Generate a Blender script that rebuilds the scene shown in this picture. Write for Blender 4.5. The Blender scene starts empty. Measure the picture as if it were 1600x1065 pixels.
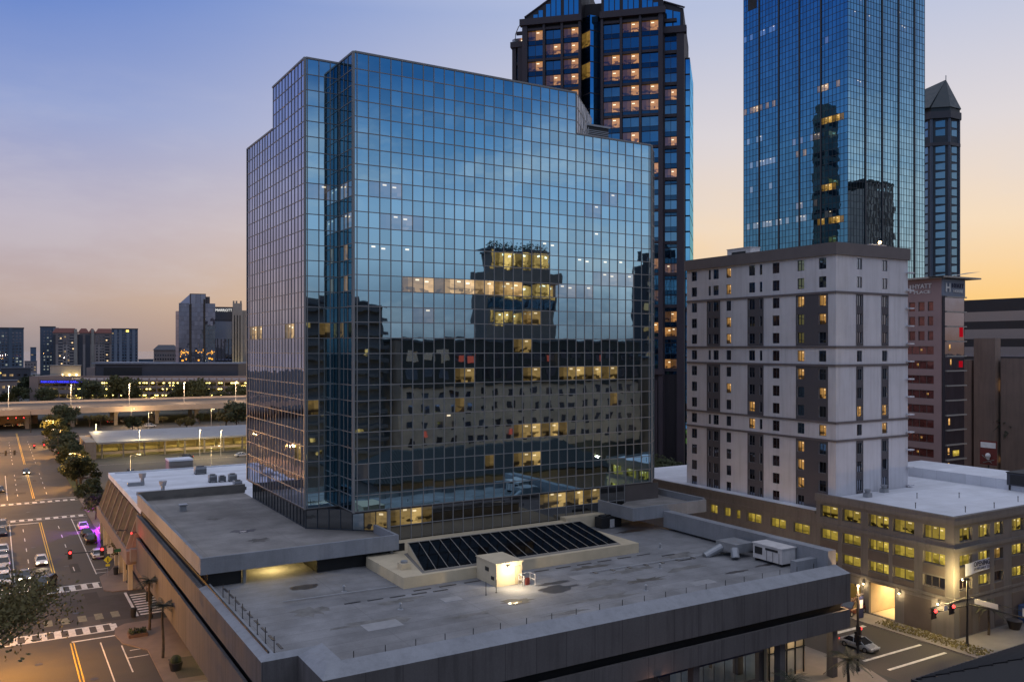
import bpy, math, random
from math import radians, sin, cos, pi, sqrt
from mathutils import Vector, Matrix
random.seed(7)
S = bpy.context.scene
COL = S.collection

# ------------------------------------------------------------------ camera
H = 36.0
YAW = radians(30.96)                       # the street grid runs along world X and Y
cam = bpy.data.cameras.new('camera')
cam.sensor_width = 36.0
cam.lens = 1350.0/1600.0*36.0
cam.shift_y = -(543-532.5)/1600.0*-1.0
cam.clip_start = 0.5; cam.clip_end = 20000
camo = bpy.data.objects.new('camera', cam); COL.objects.link(camo)
camo.location = (0, 0, H)
camo.rotation_euler = (radians(90), 0, -YAW)
S.camera = camo
CA, SA = cos(YAW), sin(YAW)

# ------------------------------------------------------------------ exposure
S.view_settings.view_transform = 'Standard'
S.view_settings.look = 'None'
S.view_settings.exposure = 0.0
S.view_settings.gamma = 1.0
S.view_settings.use_curve_mapping = False
try:
    S.cycles.max_bounces = 6; S.cycles.glossy_bounces = 4; S.cycles.diffuse_bounces = 2
    S.cycles.sample_clamp_indirect = 4.0
    S.cycles.caustics_reflective = False; S.cycles.caustics_refractive = False
except Exception: pass

# ------------------------------------------------------------------ node helper
class N:
    def __init__(self, tree): self.t = tree
    def new(self, kind, **kw):
        n = self.t.nodes.new(kind)
        for k, v in kw.items(): setattr(n, k, v)
        return n
    def link(self, a, b): self.t.links.new(a, b)
    def math(self, op, a, b=None, c=None, clamp=False):
        n = self.new('ShaderNodeMath', operation=op); n.use_clamp = clamp
        for i, x in enumerate((a, b, c)):
            if x is None: continue
            if isinstance(x, (int, float)): n.inputs[i].default_value = x
            else: self.link(x, n.inputs[i])
        return n.outputs[0]
    def maprange(self, x, a, b, c=0, d=1):
        n = self.new('ShaderNodeMapRange', interpolation_type='SMOOTHSTEP')
        self.link(x, n.inputs[0])
        for i, v in zip((1, 2, 3, 4), (a, b, c, d)): n.inputs[i].default_value = v
        return n.outputs[0]
    def ramp(self, x, stops, interp='LINEAR'):
        n = self.new('ShaderNodeValToRGB'); cr = n.color_ramp; cr.interpolation = interp
        while len(cr.elements) < len(stops): cr.elements.new(0.5)
        for e, (p, c) in zip(cr.elements, stops):
            e.position = p; e.color = (c[0], c[1], c[2], 1)
        self.link(x, n.inputs[0]); return n.outputs[0]
    def mix(self, f, a, b, blend='MIX'):
        n = self.new('ShaderNodeMix', data_type='RGBA', blend_type=blend)
        if isinstance(f, (int, float)): n.inputs[0].default_value = f
        else: self.link(f, n.inputs[0])
        for i, x in ((6, a), (7, b)):
            if isinstance(x, tuple): n.inputs[i].default_value = (x[0], x[1], x[2], 1)
            else: self.link(x, n.inputs[i])
        return n.outputs[2]
    def noise(self, vec, scale, detail=3, rough=.55):
        n = self.new('ShaderNodeTexNoise'); n.inputs['Scale'].default_value = scale
        n.inputs['Detail'].default_value = detail; n.inputs['Roughness'].default_value = rough
        if vec is not None: self.link(vec, n.inputs['Vector'])
        return n.outputs[0]

def lin(r, g, b):
    f = lambda c: (c/255/12.92 if c/255 <= .04045 else ((c/255+.055)/1.055)**2.4)
    return (f(r), f(g), f(b))

# ------------------------------------------------------------------ world: dusk sky, afterglow in the +X direction
SUN_ROT = radians(90)      # clockwise from +Y
world = bpy.data.worlds.new('World'); S.world = world
world.use_nodes = True
wt = world.node_tree; wt.nodes.clear(); n = N(wt)
tc = n.new('ShaderNodeTexCoord'); sep = n.new('ShaderNodeSeparateXYZ')
nrm = n.new('ShaderNodeVectorMath', operation='NORMALIZE')
n.link(tc.outputs['Generated'], nrm.inputs[0]); n.link(nrm.outputs[0], sep.inputs[0])
ZEN = (.70, .75, .92)         # sky overhead, brightened out of view to light roofs and walls
el = n.math('MAXIMUM', sep.outputs[2], 0.0)
hl = n.math('SQRT', n.math('ADD', n.math('MULTIPLY', sep.outputs[0], sep.outputs[0]), n.math('ADD', n.math('MULTIPLY', sep.outputs[1], sep.outputs[1]), 1e-5)))
sdot = n.math('DIVIDE', n.math('ADD', n.math('MULTIPLY', sep.outputs[0], 0.93), n.math('MULTIPLY', sep.outputs[1], 0.37)), hl)
ydir = n.math('DIVIDE', sep.outputs[1], hl)
back = n.ramp(el, [(0, (.19,.20,.24)), (.05, (.25,.30,.39)), (.10, (.45,.54,.68)), (.16, (.42,.55,.75)), (.225, (.17,.34,.60)), (.30, (.03,.145,.39)), (.42, (.04,.17,.42)), (.55, ZEN), (1, ZEN)])
mid = n.ramp(el, [(0, lin(160,148,150)), (.05, lin(194,172,164)), (.13, lin(190,180,196)), (.24, lin(150,166,214)), (.36, lin(94,132,208)), (.55, ZEN), (1, ZEN)])
sunr = n.ramp(el, [(0, lin(252,180,84)), (.05, lin(255,208,136)), (.13, lin(250,224,194)), (.23, lin(228,220,222)), (.36, lin(190,200,228)), (.55, ZEN), (1, ZEN)])
c1 = n.mix(n.maprange(ydir, -.45, .2), back, mid)
c2 = n.mix(n.maprange(sdot, .36, 1.0), c1, sunr)
mp = n.new('ShaderNodeMapping'); mp.inputs['Scale'].default_value = (1, 1, 3.6)
n.link(nrm.outputs[0], mp.inputs[0])
cl = n.noise(mp.outputs[0], 3.4, 6, .62)
clf = n.maprange(cl, .42, .66, 0.0, 1.0)
backside = n.maprange(ydir, .2, -.3, .20, .8)
lowband = n.ramp(el, [(0, (0,0,0)), (.06, (1,1,1)), (.20, (.9,.9,.9)), (.29, (.12,.12,.12)), (.5, (0,0,0))])
cm = n.math('MULTIPLY', n.math('MULTIPLY', clf, backside), lowband)
c3 = n.mix(cm, c2, lin(224, 220, 226))
bg = n.new('ShaderNodeBackground'); n.link(c3, bg.inputs[0]); bg.inputs[1].default_value = 0.92
sky = n.new('ShaderNodeTexSky', sky_type='NISHITA'); sky.sun_disc = False
sky.sun_elevation = radians(-1.0); sky.sun_rotation = SUN_ROT
bg2 = n.new('ShaderNodeBackground'); n.link(sky.outputs[0], bg2.inputs[0]); bg2.inputs[1].default_value = 0.05
ad = n.new('ShaderNodeAddShader'); n.link(bg.outputs[0], ad.inputs[0]); n.link(bg2.outputs[0], ad.inputs[1])
wo = n.new('ShaderNodeOutputWorld'); n.link(ad.outputs[0], wo.inputs[0])

sun = bpy.data.lights.new('sun', 'SUN'); sun.energy = 0.22; sun.angle = radians(25); sun.color = (1, .78, .58)
suno = bpy.data.objects.new('sun', sun); COL.objects.link(suno)
suno.location = (300, 0, 200)
suno.rotation_euler = (radians(84), 0, radians(90))      # from +X, just above the horizon

# ------------------------------------------------------------------ materials
MATS = {}
def mat(name, color, rough=.7, var=.12, scale=.6, metal=0.0, bump=0.0, dirt=0.0, spec=.4, fine=0.0, streak=0.0, seam=None):
    if name in MATS: return MATS[name]
    m = bpy.data.materials.new(name); m.use_nodes = True
    t = m.node_tree; t.nodes.clear(); n = N(t)
    p = n.new('ShaderNodeBsdfPrincipled'); o = n.new('ShaderNodeOutputMaterial'); n.link(p.outputs[0], o.inputs[0])
    g = n.new('ShaderNodeNewGeometry')
    nz = n.noise(g.outputs['Position'], scale, 5, .6)
    k = n.maprange(nz, .25, .75, 1-var, 1+var)
    c = n.mix(1.0, color, k, 'MULTIPLY')
    if dirt:
        nz2 = n.noise(g.outputs['Position'], scale*.17, 6, .65)
        c = n.mix(n.maprange(nz2, .45, .72, 0, dirt), c, (color[0]*.35, color[1]*.33, color[2]*.3))
    if fine:
        nf = n.noise(g.outputs['Position'], 9.0, 2, .6)
        c = n.mix(1.0, c, n.maprange(nf, .3, .7, 1-fine, 1+fine), 'MULTIPLY')
    if streak:
        ms = n.new('ShaderNodeMapping'); ms.inputs['Scale'].default_value = (1, 1, .07); n.link(g.outputs['Position'], ms.inputs[0])
        ns = n.noise(ms.outputs[0], 1.7, 5, .65)
        c = n.mix(1.0, c, n.maprange(ns, .42, .75, 1.0, 1-streak), 'MULTIPLY')
    if seam:      # joints between panels or membrane strips: (spacing, width, darkness, along both axes?)
        sp = n.new('ShaderNodeSeparateXYZ'); n.link(g.outputs['Position'], sp.inputs[0])
        def joint(v, spc, w_):
            f_ = n.math('FRACT', n.math('DIVIDE', v, spc)); return n.maprange(n.math('ABSOLUTE', n.math('SUBTRACT', f_, .5)), .5-w_/spc, .5-w_/spc*.4, 0, 1)
        if seam[3] == 'wall': j_ = joint(n.math('ADD', sp.outputs[0], sp.outputs[1]), seam[0], seam[1])
        else: j_ = n.math('MAXIMUM', joint(sp.outputs[1], seam[0], seam[1]), n.math('MULTIPLY', joint(sp.outputs[0], seam[0]*4.7, seam[1]), .8))
        # each strip or panel a slightly different shade
        cellid = n.math('FLOOR', n.math('ADD', n.math('DIVIDE', n.math('ADD', sp.outputs[0], sp.outputs[1]) if seam[3] == 'wall' else sp.outputs[1], seam[0]), .0))
        wn = n.new('ShaderNodeTexWhiteNoise', noise_dimensions='1D'); n.link(cellid, wn.inputs['W'])
        c = n.mix(1.0, c, n.maprange(wn.outputs[0], 0, 1, .93, 1.07), 'MULTIPLY')
        c = n.mix(n.math('MULTIPLY', j_, seam[2]), c, (color[0]*.3, color[1]*.3, color[2]*.3))
    n.link(c, p.inputs['Base Color'])
    n.link(n.maprange(nz, .3, .7, max(rough-.08, .02), min(rough+.08, 1)), p.inputs['Roughness'])
    p.inputs['Metallic'].default_value = metal
    p.inputs['Specular IOR Level'].default_value = spec
    if bump:
        b = n.new('ShaderNodeBump'); b.inputs['Strength'].default_value = bump; b.inputs['Distance'].default_value = .05
        n.link(n.noise(g.outputs['Position'], scale*6, 4), b.inputs['Height']); n.link(b.outputs[0], p.inputs['Normal'])
    MATS[name] = m; return m

def glass(name, tint, dark, refl=.72, wave=.02, tilt=.004, rough=.015, vary=.12):
    """coated glass: mostly a mirror with a tint, each pane set a hair out of true"""
    if name in MATS: return MATS[name]
    m = bpy.data.materials.new(name); m.use_nodes = True
    t = m.node_tree; t.nodes.clear(); n = N(t)
    g = n.new('ShaderNodeNewGeometry')
    o = n.new('ShaderNodeOutputMaterial')
    ri = g.outputs['Random Per Island']
    nz = n.new('ShaderNodeTexNoise', noise_dimensions='4D'); nz.inputs['Scale'].default_value = .55; nz.inputs['Detail'].default_value = 1.0
    n.link(g.outputs['Position'], nz.inputs['Vector']); n.link(n.math('MULTIPLY', ri, 40.0), nz.inputs['W'])
    v = n.new('ShaderNodeVectorMath', operation='SUBTRACT'); n.link(nz.outputs['Color'], v.inputs[0]); v.inputs[1].default_value = (.5, .5, .5)
    sc = n.new('ShaderNodeVectorMath', operation='SCALE'); n.link(v.outputs[0], sc.inputs[0]); sc.inputs['Scale'].default_value = wave
    wn = n.new('ShaderNodeTexWhiteNoise', noise_dimensions='1D'); n.link(ri, wn.inputs['W'])
    v2 = n.new('ShaderNodeVectorMath', operation='SUBTRACT'); n.link(wn.outputs['Color'], v2.inputs[0]); v2.inputs[1].default_value = (.5, .5, .5)
    sc2 = n.new('ShaderNodeVectorMath', operation='SCALE'); n.link(v2.outputs[0], sc2.inputs[0]); sc2.inputs['Scale'].default_value = tilt
    a1 = n.new('ShaderNodeVectorMath', operation='ADD'); n.link(sc.outputs[0], a1.inputs[0]); n.link(sc2.outputs[0], a1.inputs[1])
    a2 = n.new('ShaderNodeVectorMath', operation='ADD'); n.link(a1.outputs[0], a2.inputs[0]); n.link(g.outputs['Normal'], a2.inputs[1])
    nn = n.new('ShaderNodeVectorMath', operation='NORMALIZE'); n.link(a2.outputs[0], nn.inputs[0])
    gl = n.new('ShaderNodeBsdfGlossy'); gl.inputs['Roughness'].default_value = rough
    n.link(nn.outputs[0], gl.inputs['Normal'])
    tcol = n.mix(1.0, tint, n.maprange(wn.outputs[0], 0, 1, 1-vary, 1+vary*.5), 'MULTIPLY')
    n.link(tcol, gl.inputs['Color'])
    df = n.new('ShaderNodeBsdfDiffuse')
    dn = n.noise(g.outputs['Position'], .9, 4, .7)
    n.link(n.mix(1.0, dark, n.maprange(dn, .3, .75, .5, 1.7), 'MULTIPLY'), df.inputs['Color'])
    mx = n.new('ShaderNodeMixShader')
    lw = n.new('ShaderNodeLayerWeight'); lw.inputs['Blend'].default_value = .25
    n.link(n.math('ADD', n.math('MULTIPLY', lw.outputs['Facing'], 1-refl), refl, clamp=True), mx.inputs[0])
    n.link(df.outputs[0], mx.inputs[1]); n.link(gl.outputs[0], mx.inputs[2]); n.link(mx.outputs[0], o.inputs[0])
    MATS[name] = m; return m

def emit(name, color, strength):
    if name in MATS: return MATS[name]
    m = bpy.data.materials.new(name); m.use_nodes = True
    t = m.node_tree; t.nodes.clear(); n = N(t)
    e = n.new('ShaderNodeEmission'); e.inputs[0].default_value = (*color, 1); e.inputs[1].default_value = strength
    o = n.new('ShaderNodeOutputMaterial'); n.link(e.outputs[0], o.inputs[0])
    MATS[name] = m; return m

def lit(name, color, strength, refl=.18, tint=(.6,.7,.8), busy=.6, lamp=1.0, fill=1.0, spread=.75):
    """a lit room seen through its window: a ceiling lamp above, furniture and partitions below (uv = one pane)"""
    if name in MATS: return MATS[name]
    m = bpy.data.materials.new(name); m.use_nodes = True
    t = m.node_tree; t.nodes.clear(); n = N(t)
    g = n.new('ShaderNodeNewGeometry'); uv = n.new('ShaderNodeUVMap')
    su = n.new('ShaderNodeSeparateXYZ'); n.link(uv.outputs[0], su.inputs[0])
    ri = g.outputs['Random Per Island']
    wn = n.new('ShaderNodeTexWhiteNoise', noise_dimensions='1D'); n.link(ri, wn.inputs['W'])
    rc = n.new('ShaderNodeSeparateColor'); n.link(wn.outputs['Color'], rc.inputs[0])
    base = n.maprange(rc.outputs[0], 0, 1, 1.05-spread, 1.15)
    vor = n.new('ShaderNodeTexVoronoi', distance='CHEBYCHEV'); vor.inputs['Scale'].default_value = 1.25
    mp = n.new('ShaderNodeMapping'); mp.inputs['Scale'].default_value = (1, 1, 1.7); n.link(g.outputs['Position'], mp.inputs[0])
    n.link(mp.outputs[0], vor.inputs['Vector'])
    sc = n.new('ShaderNodeSeparateColor'); n.link(vor.outputs['Color'], sc.inputs[0])
    low = n.maprange(su.outputs[1], .30, .50, 1, 0)
    blocks = n.maprange(sc.outputs[0], .35, .6, 1-busy, 1)
    blockmix = n.math('ADD', n.math('MULTIPLY', low, blocks), n.math('SUBTRACT', 1.0, low))
    # a partition edge: one side of the room is dimmer
    split = n.math('ADD', n.math('MULTIPLY', rc.outputs[1], 1.6), -.3)
    part = n.maprange(n.math('SUBTRACT', su.outputs[0], split), -.03, .03, .55, 1.0)
    walls = n.math('MULTIPLY', n.maprange(sc.outputs[1], .1, .9, .82, 1.08), part)
    cx = n.math('ADD', n.math('MULTIPLY', rc.outputs[2], .5), .25)
    du = n.math('ABSOLUTE', n.math('SUBTRACT', su.outputs[0], cx)); cy = n.math('ADD', n.math('MULTIPLY', rc.outputs[1], .16), .70)
    dv = n.math('ABSOLUTE', n.math('SUBTRACT', su.outputs[1], cy))
    lampz = n.math('MULTIPLY', n.math('MULTIPLY', n.maprange(du, .15, .2, 1, 0), n.maprange(dv, .035, .065, 1, 0)), n.maprange(rc.outputs[0], .25, .3, 0, lamp))
    val = n.math('ADD', n.math('MULTIPLY', n.math('MULTIPLY', n.math('MULTIPLY', base, fill), blockmix), walls), lampz)
    col = n.mix(n.math('MULTIPLY', lampz, .6, clamp=True), color, (1.0, .86, .6))
    e = n.new('ShaderNodeEmission'); n.link(col, e.inputs[0]); n.link(n.math('MULTIPLY', val, strength), e.inputs[1])
    gl = n.new('ShaderNodeBsdfGlossy'); gl.inputs['Roughness'].default_value = .02; gl.inputs['Color'].default_value = (*tint, 1)
    mx = n.new('ShaderNodeMixShader'); mx.inputs[0].default_value = refl
    n.link(e.outputs[0], mx.inputs[1]); n.link(gl.outputs[0], mx.inputs[2])
    o = n.new('ShaderNodeOutputMaterial'); n.link(mx.outputs[0], o.inputs[0])
    MATS[name] = m; return m

M = dict(
 asphalt=mat('asphalt', (.062,.056,.050), .8, .22, .35, dirt=.35, fine=.12),
 asphalt_dark=mat('asphalt_dark', (.042,.038,.034), .8, .2, .5, dirt=.3, fine=.1),
 concrete=mat('concrete', (.20,.185,.17), .85, .14, .5, dirt=.35),
 paving=mat('paving', (.17,.13,.11), .85, .14, .9, dirt=.3),
 paint=mat('road_paint', (.62,.60,.56), .7, .22, 2.2, dirt=.35),
 yellow_paint=mat('yellow_paint', (.60,.38,.05), .7, .2, 2.0, dirt=.3),
 brick=mat('brick_paving', (.12,.07,.055), .85, .2, 2.0),
 far_ground=mat('far_ground', (.05,.052,.05), .9, .4, .012, dirt=.4),
 water=mat('water', (.10,.13,.19), .12, .1, .01),
 grass=mat('grass', (.045,.06,.02), .95, .35, .8),
 podium=mat('podium_panel', (.128,.117,.118), .8, .10, .25, dirt=.18, fine=.05, streak=.28, seam=(3.05,.05,.55,'wall'), spec=.2),
 coping=mat('podium_coping', (.25,.26,.285), .7, .10, .5, dirt=.3, streak=.15, fine=.04, spec=.25),
 soffit=mat('soffit', (.05,.045,.045), .8),
 dark=mat('dark_recess', (.012,.012,.013), .6),
 deck=mat('roof_deck', (.225,.225,.235), .85, .24, .30, dirt=.5, fine=.07, seam=(2.1,.05,.4,'deck')),
 deck_tan=mat('tan_deck', (.25,.235,.225), .9, .22, .35, dirt=.5, fine=.07, seam=(2.1,.05,.35,'deck')),
 white_roof=mat('white_roof', (.64,.66,.72), .8, .07, .35, dirt=.24, fine=.03, seam=(2.4,.05,.22,'deck')),
 cream=mat('cream_stucco', (.56,.47,.33), .85, .08, .8, dirt=.14),
 stain=mat('roof_stain', (.055,.05,.05), .5, .5, 1.5),
 wet=mat('puddle', (.04,.04,.045), .04, .1, 1, spec=.9),
 alum=mat('mullion_metal', (.22,.22,.225), .45, .06, 1.0, metal=.1),
 alum_dark=mat('dark_mullion', (.035,.045,.06), .5, .1, 1.0, metal=.2),
 granite=mat('brown_granite', (.046,.037,.048), .6, .12, .3),
 granite2=mat('dark_granite', (.030,.026,.034), .6, .12, .3),
 hotel_light=mat('hotel_pale_stucco', (.585,.585,.63), .85, .06, .3, dirt=.14, streak=.16),
 hotel_dark=mat('hotel_dark_stucco', (.082,.078,.09), .85, .06, .3),
 hotel_trim=mat('hotel_trim', (.13,.115,.12), .7),
 garage=mat('garage_stucco', (.145,.138,.138), .85, .08, .4, dirt=.25, streak=.22),
 garage_dark=mat('garage_panel', (.10,.085,.08), .8),
 beige=mat('beige_concrete', (.25,.185,.155), .85, .12, .2, dirt=.25, streak=.2),
 darkstone=mat('dark_facade', (.03,.03,.035), .6, .2, .2),
 tile=mat('dark_roof_tile', (.018,.017,.019), .6, .3, 2.0),
 metal=mat('galvanised_metal', (.32,.33,.35), .45, .12, 1.5, metal=.5),
 unit_white=mat('white_cabinet', (.55,.53,.53), .5, .1, 1.2, dirt=.25),
 black=mat('black_metal', (.02,.02,.022), .5),
 pole=mat('pale_pole', (.42,.42,.42), .5),
 rubber=mat('tyre_rubber', (.015,.015,.015), .8),
 rim=mat('wheel_rim', (.4,.4,.42), .3, metal=.9),
 carglass=mat('car_glass', (.012,.014,.018), .06, .05, 1, spec=.9),
 bark=mat('bark', (.06,.045,.035), .9, .3, 3),
 leaf=mat('leaf', (.035,.045,.018), .8, .4, 1.2),
 leaf2=mat('olive_leaf', (.11,.09,.03), .8, .4, 1.2),
 palm_leaf=mat('palm_leaf', (.03,.036,.022), .7, .3, 2),
 red_tile=mat('red_roof_tile', (.16,.055,.045), .8, .15, .4),
 condo=mat('condo_cream', (.36,.31,.30), .85, .08, .2),
 condo_tan=mat('condo_tan', (.22,.18,.175), .85, .08, .2),
 bluegrey=mat('blue_grey_panel', (.075,.105,.155), .6, .1, .1),
 bluegrey2=mat('pale_blue_panel', (.16,.185,.24), .6, .1, .1),
 slate=mat('slate_panel', (.055,.058,.075), .6, .15, .1),
 stone=mat('pale_stone', (.33,.30,.27), .8, .1, .2),
 copper=mat('green_copper_roof', (.022,.036,.046), .5, .15, .4),
 sign_yellow=mat('sign_yellow', (.65,.60,.04), .5),
 sign_white=mat('sign_white', (.6,.6,.6), .5),
 sign_green=mat('sign_green', (.02,.12,.06), .5),
 sign_blue=mat('sign_navy', (.012,.018,.06), .5),
 banner=mat('banner_cloth', (.50,.54,.66), .7),
 maroon=mat('maroon_panel', (.12,.022,.018), .7),
 bollard=mat('bollard_yellow', (.6,.42,.02), .5),
 dumpster=mat('blue_tank', (.02,.05,.16), .5),
 terracotta=mat('dark_pot', (.03,.025,.022), .7),
)
G = dict(
 tower=glass('tower_glass', (.47,.73,.86), (.010,.012,.015), .84, .009, .0055),
 recess=glass('darkened_recess_glass', (.15,.30,.40), (.006,.010,.014), .6, .012, .0045),  # tower glass darkened in colour to stand for the return face's dark reflection
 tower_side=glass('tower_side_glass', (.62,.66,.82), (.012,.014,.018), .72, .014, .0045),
 dim=glass('lobby_glass', (.42,.44,.46), (.02,.02,.02), .45, .01, .003),
 bank=glass('bank_glass', (.15,.36,.58), (.004,.012,.035), .62, .01, .006),
 bank2=glass('bank_spandrel', (.06,.16,.29), (.004,.010,.022), .5, .01, .006),
 bankbright=glass('bank_bright_glass', (.20,.62,1.0), (.01,.03,.06), .8, .01, .006),
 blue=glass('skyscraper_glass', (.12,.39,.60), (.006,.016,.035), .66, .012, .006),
 blue_r=glass('skyscraper_bright_face_glass', (.50,.78,.88), (.008,.02,.035), .76, .012, .006),  # paler copy of the skyscraper glass; right face's brighter reflection put into the tint
 window=glass('window_glass', (.42,.46,.56), (.012,.013,.018), .45, .01, .01),
 window_red=glass('russet_window_glass', (.34,.20,.20), (.12,.035,.03), .30, .01, .01),
 window_brown=glass('tinted_window_glass', (.34,.26,.27), (.045,.028,.028), .35, .01, .01),
 slateglass=glass('slate_glass', (.42,.42,.52), (.03,.028,.034), .6, .01, .012),
 pointed=glass('rounded_tower_glass', (.22,.38,.52), (.01,.02,.03), .6, .01, .01),
 skylight=glass('skylight_glass', (.035,.035,.037), (.010,.010,.011), .2, .006, .004, rough=.05),
 storefront=glass('storefront_glass', (.45,.45,.5), (.05,.05,.05), .3, .01, .004),
)
L = dict(
 warm=lit('warm_office', (1.0,.62,.26), .85, .30, tint=(.5,.68,.85), lamp=1.6),
 bank=lit('bank_room_light', (1.0,.46,.13), .80, .16, tint=(.3,.5,.9), lamp=1.6, fill=.75, spread=.95, busy=.8),
 bright=lit('bright_office', (1.0,.66,.32), .95, .20, lamp=1.5, spread=.35, busy=.7),
 office=lit('yellow_office', (.92,.62,.22), .56, .12, busy=.9, spread=.85, lamp=1.2),
 pale=lit('pale_office', (.95,.72,.55), .75, .62, tint=(.5,.72,.9), lamp=2.4, fill=.35, spread=.9),
 dash=lit('ceiling_lamps_only', (1.0,.72,.40), 2.6, .80, tint=(.46,.72,.86), lamp=1.9, fill=.05),
 garage=lit('garage_deck_light', (.80,.58,.09), .72, .03, busy=.5, lamp=.5, spread=.4),
 garage_busy=lit('garage_top_deck_light', (.70,.50,.09), .66, .03, busy=.95, lamp=.9, spread=.5),
 room=lit('hotel_room_light', (1.0,.52,.15), .95, .12, busy=.9, lamp=.8, spread=.6),
 gold=lit('gold_window', (1.0,.58,.13), .7, .1, lamp=1.0),
)
E_WARM = emit('lamp_warm', (1, .78, .45), 14)
E_SODIUM = emit('lamp_sodium', (1, .50, .12), 12)
E_RED = emit('signal_red', (1, .03, .03), 7)
E_TAIL = emit('tail_red', (1, .03, .02), 3)
E_HEAD = emit('head_lamp', (1, .86, .55), 12)
E_OFF = mat('unlit_lamp', (.05,.045,.02), .4)
E_WHITE = emit('sign_white_light', (1, .97, .92), 1.1)
E_BLUE = emit('sign_blue_light', (.06, .06, 1.0), 1.6)
E_AMBER = emit('sign_amber_light', (1, .6, .1), 4)
E_GREENISH = emit('deck_lamp_yellow', (1, .80, .20), 9)

# ------------------------------------------------------------------ object helpers
def tag(o, label=None, cat=None, group=None, kind=None):
    if label: o['label'] = label
    if cat: o['category'] = cat
    if group: o['group'] = group
    if kind: o['kind'] = kind
    return o
def thing(name, label, cat, loc=(0,0,0), rz=0, group=None):
    o = bpy.data.objects.new(name, None); COL.objects.link(o)
    o.empty_display_size = .5
    o.location = loc; o.rotation_euler = (0, 0, rz)
    return tag(o, label, cat, group)
def wpos(o):
    p = Vector((0, 0, 0))
    while o: p = p + Vector(o.location); o = o.parent
    return p
def link(name, mesh, parent=None, loc=(0,0,0), rz=0):
    o = bpy.data.objects.new(name, mesh); COL.objects.link(o)
    if parent: o.parent = parent
    o.location = loc; o.rotation_euler = (0, 0, rz)
    return o
def copy_tree(src, loc=None, rz=None, label=None, parent=None):
    c = src.copy(); COL.objects.link(c)
    if parent: c.parent = parent
    if loc is not None: c.location = loc
    if rz is not None: c.rotation_euler = (0, 0, rz)
    if label: c['label'] = label
    for ch in list(src.children): copy_tree(ch, parent=c)
    return c

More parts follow.
